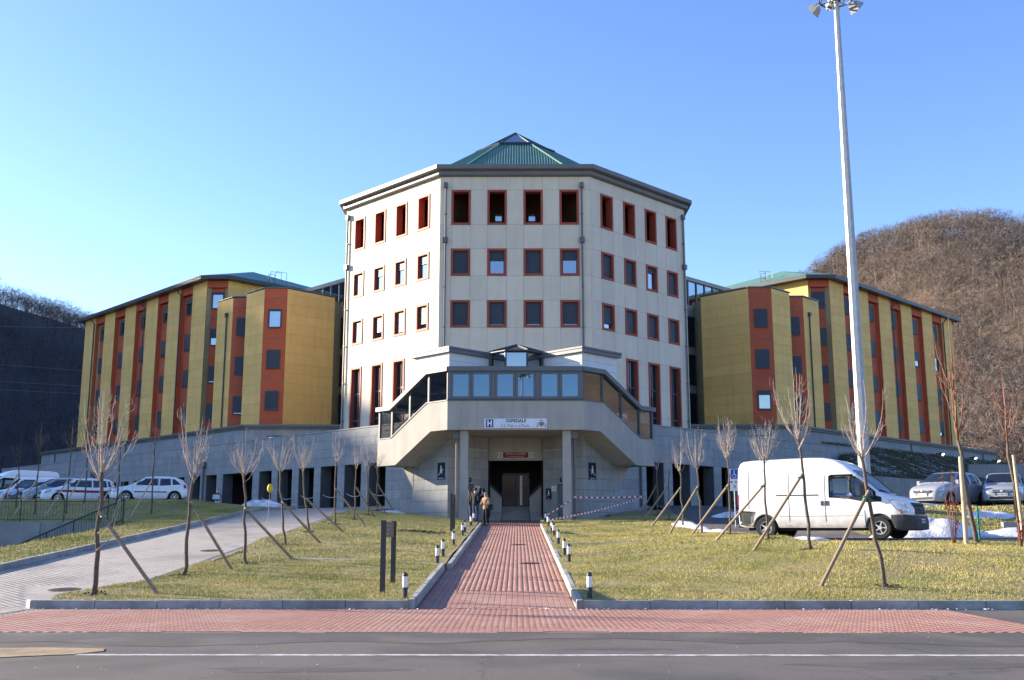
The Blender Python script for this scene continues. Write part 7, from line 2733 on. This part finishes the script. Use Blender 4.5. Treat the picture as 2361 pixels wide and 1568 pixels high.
# ================================================================== people
mat('skin', (0.48, 0.29, 0.21), (0.44, 0.26, 0.19), rough=0.6)
mat('hair_dark', (0.028, 0.018, 0.013), rough=0.7, scale=30)
mat('hair_blond', (0.36, 0.21, 0.10), (0.28, 0.155, 0.07), rough=0.6, scale=30)
mat('cloth_navy', (0.016, 0.018, 0.030), (0.011, 0.012, 0.02), rough=0.85, scale=8, bump=0.3, bscale=14)
mat('cloth_black', (0.012, 0.011, 0.012), rough=0.85, scale=8)
mat('cloth_tan', (0.34, 0.225, 0.135), (0.28, 0.18, 0.105), rough=0.9, scale=9, bump=0.4, bscale=14)
mat('denim', (0.055, 0.085, 0.165), (0.04, 0.06, 0.12), rough=0.9, scale=10)
mat('leather', (0.014, 0.012, 0.011), rough=0.45)

def skin_mesh(name, verts, edges, m, parent, sub=2):
    """a limb chain grown into one smooth surface; verts: (x, y, z, rx, ry)"""
    me = bpy.data.meshes.new(name)
    bm = bmesh.new()
    lay = bm.verts.layers.skin.verify()
    vs_ = []
    for i, v in enumerate(verts):
        b = bm.verts.new(v[:3])
        b[lay].radius = (v[3], v[4] if len(v) > 4 else v[3])
        b[lay].use_root = (i == 0)
        vs_.append(b)
    for a, b in edges:
        bm.edges.new((vs_[a], vs_[b]))
    bm.to_mesh(me)
    bm.free()
    me.materials.append(MATS[m])
    o = bpy.data.objects.new(name, me)
    link(o, parent)
    o.modifiers.new('skin', 'SKIN').use_smooth_shade = True
    sb = o.modifiers.new('sub', 'SUBSURF')
    sb.levels = sb.render_levels = sub
    return o

def person(label, loc, rz, h, top, legs, hair, long_hair, arms, boots='leather', stance=0.09, step=0.0, head_turn=0.0, coat=0.0, boot_h=0.12, slim=1.0):
    """facing +y before rotation; arms: (left elbow, left hand, right elbow, right hand) as offsets"""
    t = thing('person', loc, label, 'person', 'people talking by the entrance', rz)
    WLOC[t.name] = Vector((0, 0, 0))
    k = h / 1.72
    S_ = lambda x, y, z, r, r2=None: (x * k, y * k, z * k, r * k * slim * 1.22, (r2 or r) * k * slim * 1.22)
    hip, kn, an = 0.93, 0.50, 0.09
    le, lh, re, rh = arms
    S0 = S_
    S_ = lambda x, y, z, r, r2=None: S0(x, y, z, r * 0.84 if z < 1.45 else r, (r2 or r) * 0.84 if z < 1.45 else r2)
    V = [S_(0, 0, 0.97, 0.125, 0.10), S_(0, 0, 1.12, 0.125, 0.095), S_(0, 0.005, 1.30, 0.15, 0.105), S_(0, 0, 1.42, 0.12, 0.09), S_(0, 0.01, 1.49, 0.055), S_(0, 0.02, 1.56, 0.062, 0.07), S_(0, 0.025, 1.64, 0.078, 0.092), S_(0, 0.02, 1.70, 0.05, 0.06)]
    E_ = [(0, 1), (1, 2), (2, 3), (3, 4), (4, 5), (5, 6), (6, 7)]
    idx = {}
    for s_, nm, el, hd in ((-1, 'l', le, lh), (1, 'r', re, rh)):
        b = len(V)
        V += [S_(s_ * 0.17, 0, 1.40, 0.062), S_(*el, 0.046), S_(*hd, 0.030)]
        E_ += [(3, b), (b, b + 1), (b + 1, b + 2)]
        c = len(V)
        fwd = step * s_
        V += [S_(s_ * stance, 0, hip - 0.05, 0.092), S_(s_ * stance, 0.03 + fwd * 0.5, kn, 0.062), S_(s_ * stance, -0.01 + fwd, an, 0.042), S_(s_ * (stance + 0.015), 0.10 + fwd, 0.04, 0.038)]
        E_ += [(0, c), (c, c + 1), (c + 1, c + 2), (c + 2, c + 3)]
        idx[nm] = (b, c)
    skin_mesh('body', V, E_, 'skin', t)
    S_ = S0
    # jacket: torso and sleeves
    J = [S_(0, 0, 0.80 - coat, 0.165, 0.125), S_(0, 0, 0.90, 0.165, 0.13), S_(0, 0, 1.0, 0.165, 0.13), S_(0, 0, 1.15, 0.158, 0.125), S_(0, 0.005, 1.30, 0.175, 0.13), S_(0, 0, 1.42, 0.145, 0.105), S_(0, 0.005, 1.485, 0.075)]
    EJ = [(0, 1), (1, 2), (2, 3), (3, 4), (4, 5), (5, 6)]
    for s_, el, hd in ((-1, le, lh), (1, re, rh)):
        b = len(J)
        e_, h_ = Vector(el), Vector(hd)
        w_ = e_.lerp(h_, 0.82)
        J += [S_(s_ * 0.185, 0, 1.40, 0.08), S_(*el, 0.064), S_(w_.x, w_.y, w_.z, 0.05)]
        EJ += [(5, b), (b, b + 1), (b + 1, b + 2)]
    skin_mesh('jacket', J, EJ, top, t)
    for s_ in (-1, 1):
        fwd = step * s_
        T_ = [S_(s_ * stance * 0.8, 0, 1.0, 0.105), S_(s_ * stance, 0.005, 0.78, 0.094), S_(s_ * stance, 0.03 + fwd * 0.5, kn, 0.070), S_(s_ * stance, -0.005 + fwd * 0.9, 0.26, 0.062), S_(s_ * stance, -0.01 + fwd, 0.06, 0.056)]
        skin_mesh('trouser_leg', T_, [(0, 1), (1, 2), (2, 3), (3, 4)], legs, t)
        B_ = [S_(s_ * stance, -0.01 + fwd, boot_h + 0.03, 0.062), S_(s_ * stance, -0.02 + fwd, 0.05, 0.05), S_(s_ * (stance + 0.01), 0.06 + fwd, 0.035, 0.042), S_(s_ * (stance + 0.02), 0.15 + fwd, 0.028, 0.034)]
        skin_mesh('shoe', B_, [(0, 1), (1, 2), (2, 3)], boots, t, 1)
    # hands: palm and five bent fingers
    for s_, el, hd in ((-1, le, lh), (1, re, rh)):
        e_, h_ = Vector(el) * k, Vector(hd) * k
        d = (h_ - e_).normalized()
        side = d.cross(Vector((0, 0, 1)))
        if side.length < 0.2:
            side = Vector((1, 0, 0))
        side.normalize()
        cu = side.cross(d)
        q = MB()
        q.loft([[h_ + d * a * k + side * sx * w * k + cu * sc * 0.014 * k for sx, sc in ((-1, -1), (1, -1), (1, 1), (-1, 1))] for a, w in ((-0.02, 0.026), (0.03, 0.04), (0.08, 0.041))])
        for i, ln in enumerate((0.072, 0.08, 0.076, 0.06)):
            o_ = h_ + d * 0.08 * k + side * (-0.031 + 0.0205 * i) * k
            q.tube([o_, o_ + d * ln * 0.5 * k - cu * 0.006 * k, o_ + d * ln * 0.8 * k - cu * 0.03 * k], [0.009 * k, 0.0085 * k, 0.006 * k], 5)
        o_ = h_ + side * -0.036 * k + d * 0.015 * k
        q.tube([o_, o_ - side * 0.025 * k + d * 0.03 * k, o_ - side * 0.028 * k + d * 0.062 * k], [0.011 * k, 0.0095 * k, 0.007 * k], 5)
        q.build('hand', 'skin', t, smooth=True, local=True)
    # head details on a turning frame
    c_, s__ = math.cos(head_turn), math.sin(head_turn)
    def hp(x, y, z):
        y -= 0.02
        return Vector(((x * c_ - y * s__) * k, (x * s__ + y * c_ + 0.02) * k, z * k))
    q = MB()
    rings = []
    for i in range(9):
        f = i / 8
        a = math.pi * (0.02 + 0.62 * f)
        z = 1.635 + 0.112 * math.cos(a)
        r_ = 0.104 * math.sin(a)
        ring_ = []
        for j in range(16):
            b = 2 * math.pi * j / 16
            fy = math.sin(b)
            cut = max(0.0, fy) * 0.34 * max(0, (f - 0.35) / 0.65) * 1.9      # keep the face free
            ring_.append(hp(r_ * 0.9 * math.cos(b), 0.012 + r_ * 1.06 * fy * (1 - cut), z))
        rings.append(ring_)
    q.loft(rings, caps=True)
    if long_hair:
        rg = []
        for z, rx, ry, yo in ((1.64, 0.098, 0.075, -0.035), (1.56, 0.10, 0.06, -0.05), (1.48, 0.105, 0.052, -0.06), (1.40, 0.10, 0.042, -0.075), (1.36, 0.07, 0.025, -0.08)):
            rg.append([hp(rx * math.cos(2 * math.pi * j / 12), yo + ry * math.sin(2 * math.pi * j / 12), z) for j in range(12)])
        q.loft(rg)
    q.build('hair', hair, t, smooth=True, local=True)
    q = MB()
    q.loft([[hp(x * w, 0.108 + y, z) for x, y in ((-1, 0), (1, 0), (0, dy))] for z, w, dy in ((1.655, 0.008, 0.008), (1.615, 0.014, 0.026), (1.603, 0.015, 0.01))])
    q.build('nose', 'skin', t, local=True, fix=True)
    q = MB()
    for sx in (-1, 1):
        p = hp(sx * 0.033, 0.108, 1.645)
        q.lathe([(0.001, -0.006), (0.010, 0.0), (0.001, 0.006)], 8, p)
    q.build('eye', 'hair_dark', t, local=True)
    q = MB()
    a = [hp(x, 0.112, 1.575 + z) for x, z in ((-0.024, 0), (0, 0.006), (0.024, 0), (0, -0.007))]
    n_ = hp(0, 0.13, 1.6) - hp(0, 0.112, 1.6)
    q.prism(a, n_ * 0.3)
    q.build('mouth', 'sign_red', t, local=True)
    for sx in (-1, 1):
        q = MB()
        p = hp(sx * 0.082, 0.02, 1.63)
        q.lathe([(0.003, -0.03), (0.012, -0.015), (0.014, 0.012), (0.004, 0.03)], 7, p)
        q.build('ear', 'skin', t, local=True)
    return t
zpp = z_path(55.0)
person('woman with long blond hair in a tan jacket and black trousers, standing on the path', (-1.66, 54.75, z_path(54.75)), R(135), 1.68, 'cloth_tan', 'cloth_black', 'hair_blond', True,
       ((-0.27, 0.02, 1.13), (-0.20, 0.20, 1.10), (0.26, 0.06, 1.14), (0.08, 0.24, 1.16)), step=0.04, boot_h=0.36, slim=0.93, coat=-0.02)
person('man with dark hair in a navy jacket and jeans, seen from behind', (-2.22, 55.15, z_lawn(-2.3, 55.0)), R(-40), 1.75, 'cloth_navy', 'denim', 'hair_dark', False,
       ((-0.26, -0.03, 1.13), (-0.25, 0.08, 0.90), (0.26, -0.03, 1.13), (0.25, 0.10, 0.90)), step=0.03, head_turn=R(-20), coat=0.02)
person('woman with dark hair in a black coat, half hidden behind the man', (-2.52, 55.75, z_lawn(-2.3, 55.4)), R(-80), 1.70, 'cloth_black', 'denim', 'hair_dark', True,
       ((-0.25, 0.02, 1.13), (-0.17, 0.20, 1.02), (0.25, 0.02, 1.13), (0.17, 0.22, 1.02)), slim=0.95, coat=0.04)
t = thing('shoulder_bag', (-1.42, 54.72, z_path(54.7) + 0.85), 'black shoulder bag hanging at the blond woman\'s side', 'bag')
bz = z_path(54.7)
q = MB()
q.loft([[(-1.42 + a * w, 54.70 + b * 0.06, bz + z) for a, b in ((-1, -1), (1, -1), (1, 1), (-1, 1))] for z, w in ((0.80, 0.09), (0.84, 0.12), (1.04, 0.11), (1.10, 0.08))])
q.build('pouch', 'leather', t)
MB().tube([(-1.48, 54.66, bz + 1.08), (-1.56, 54.60, bz + 1.30), (-1.62, 54.66, bz + 1.44), (-1.60, 54.82, bz + 1.40), (-1.48, 54.80, bz + 1.08)], 0.012, 5).build('strap', 'leather', t)
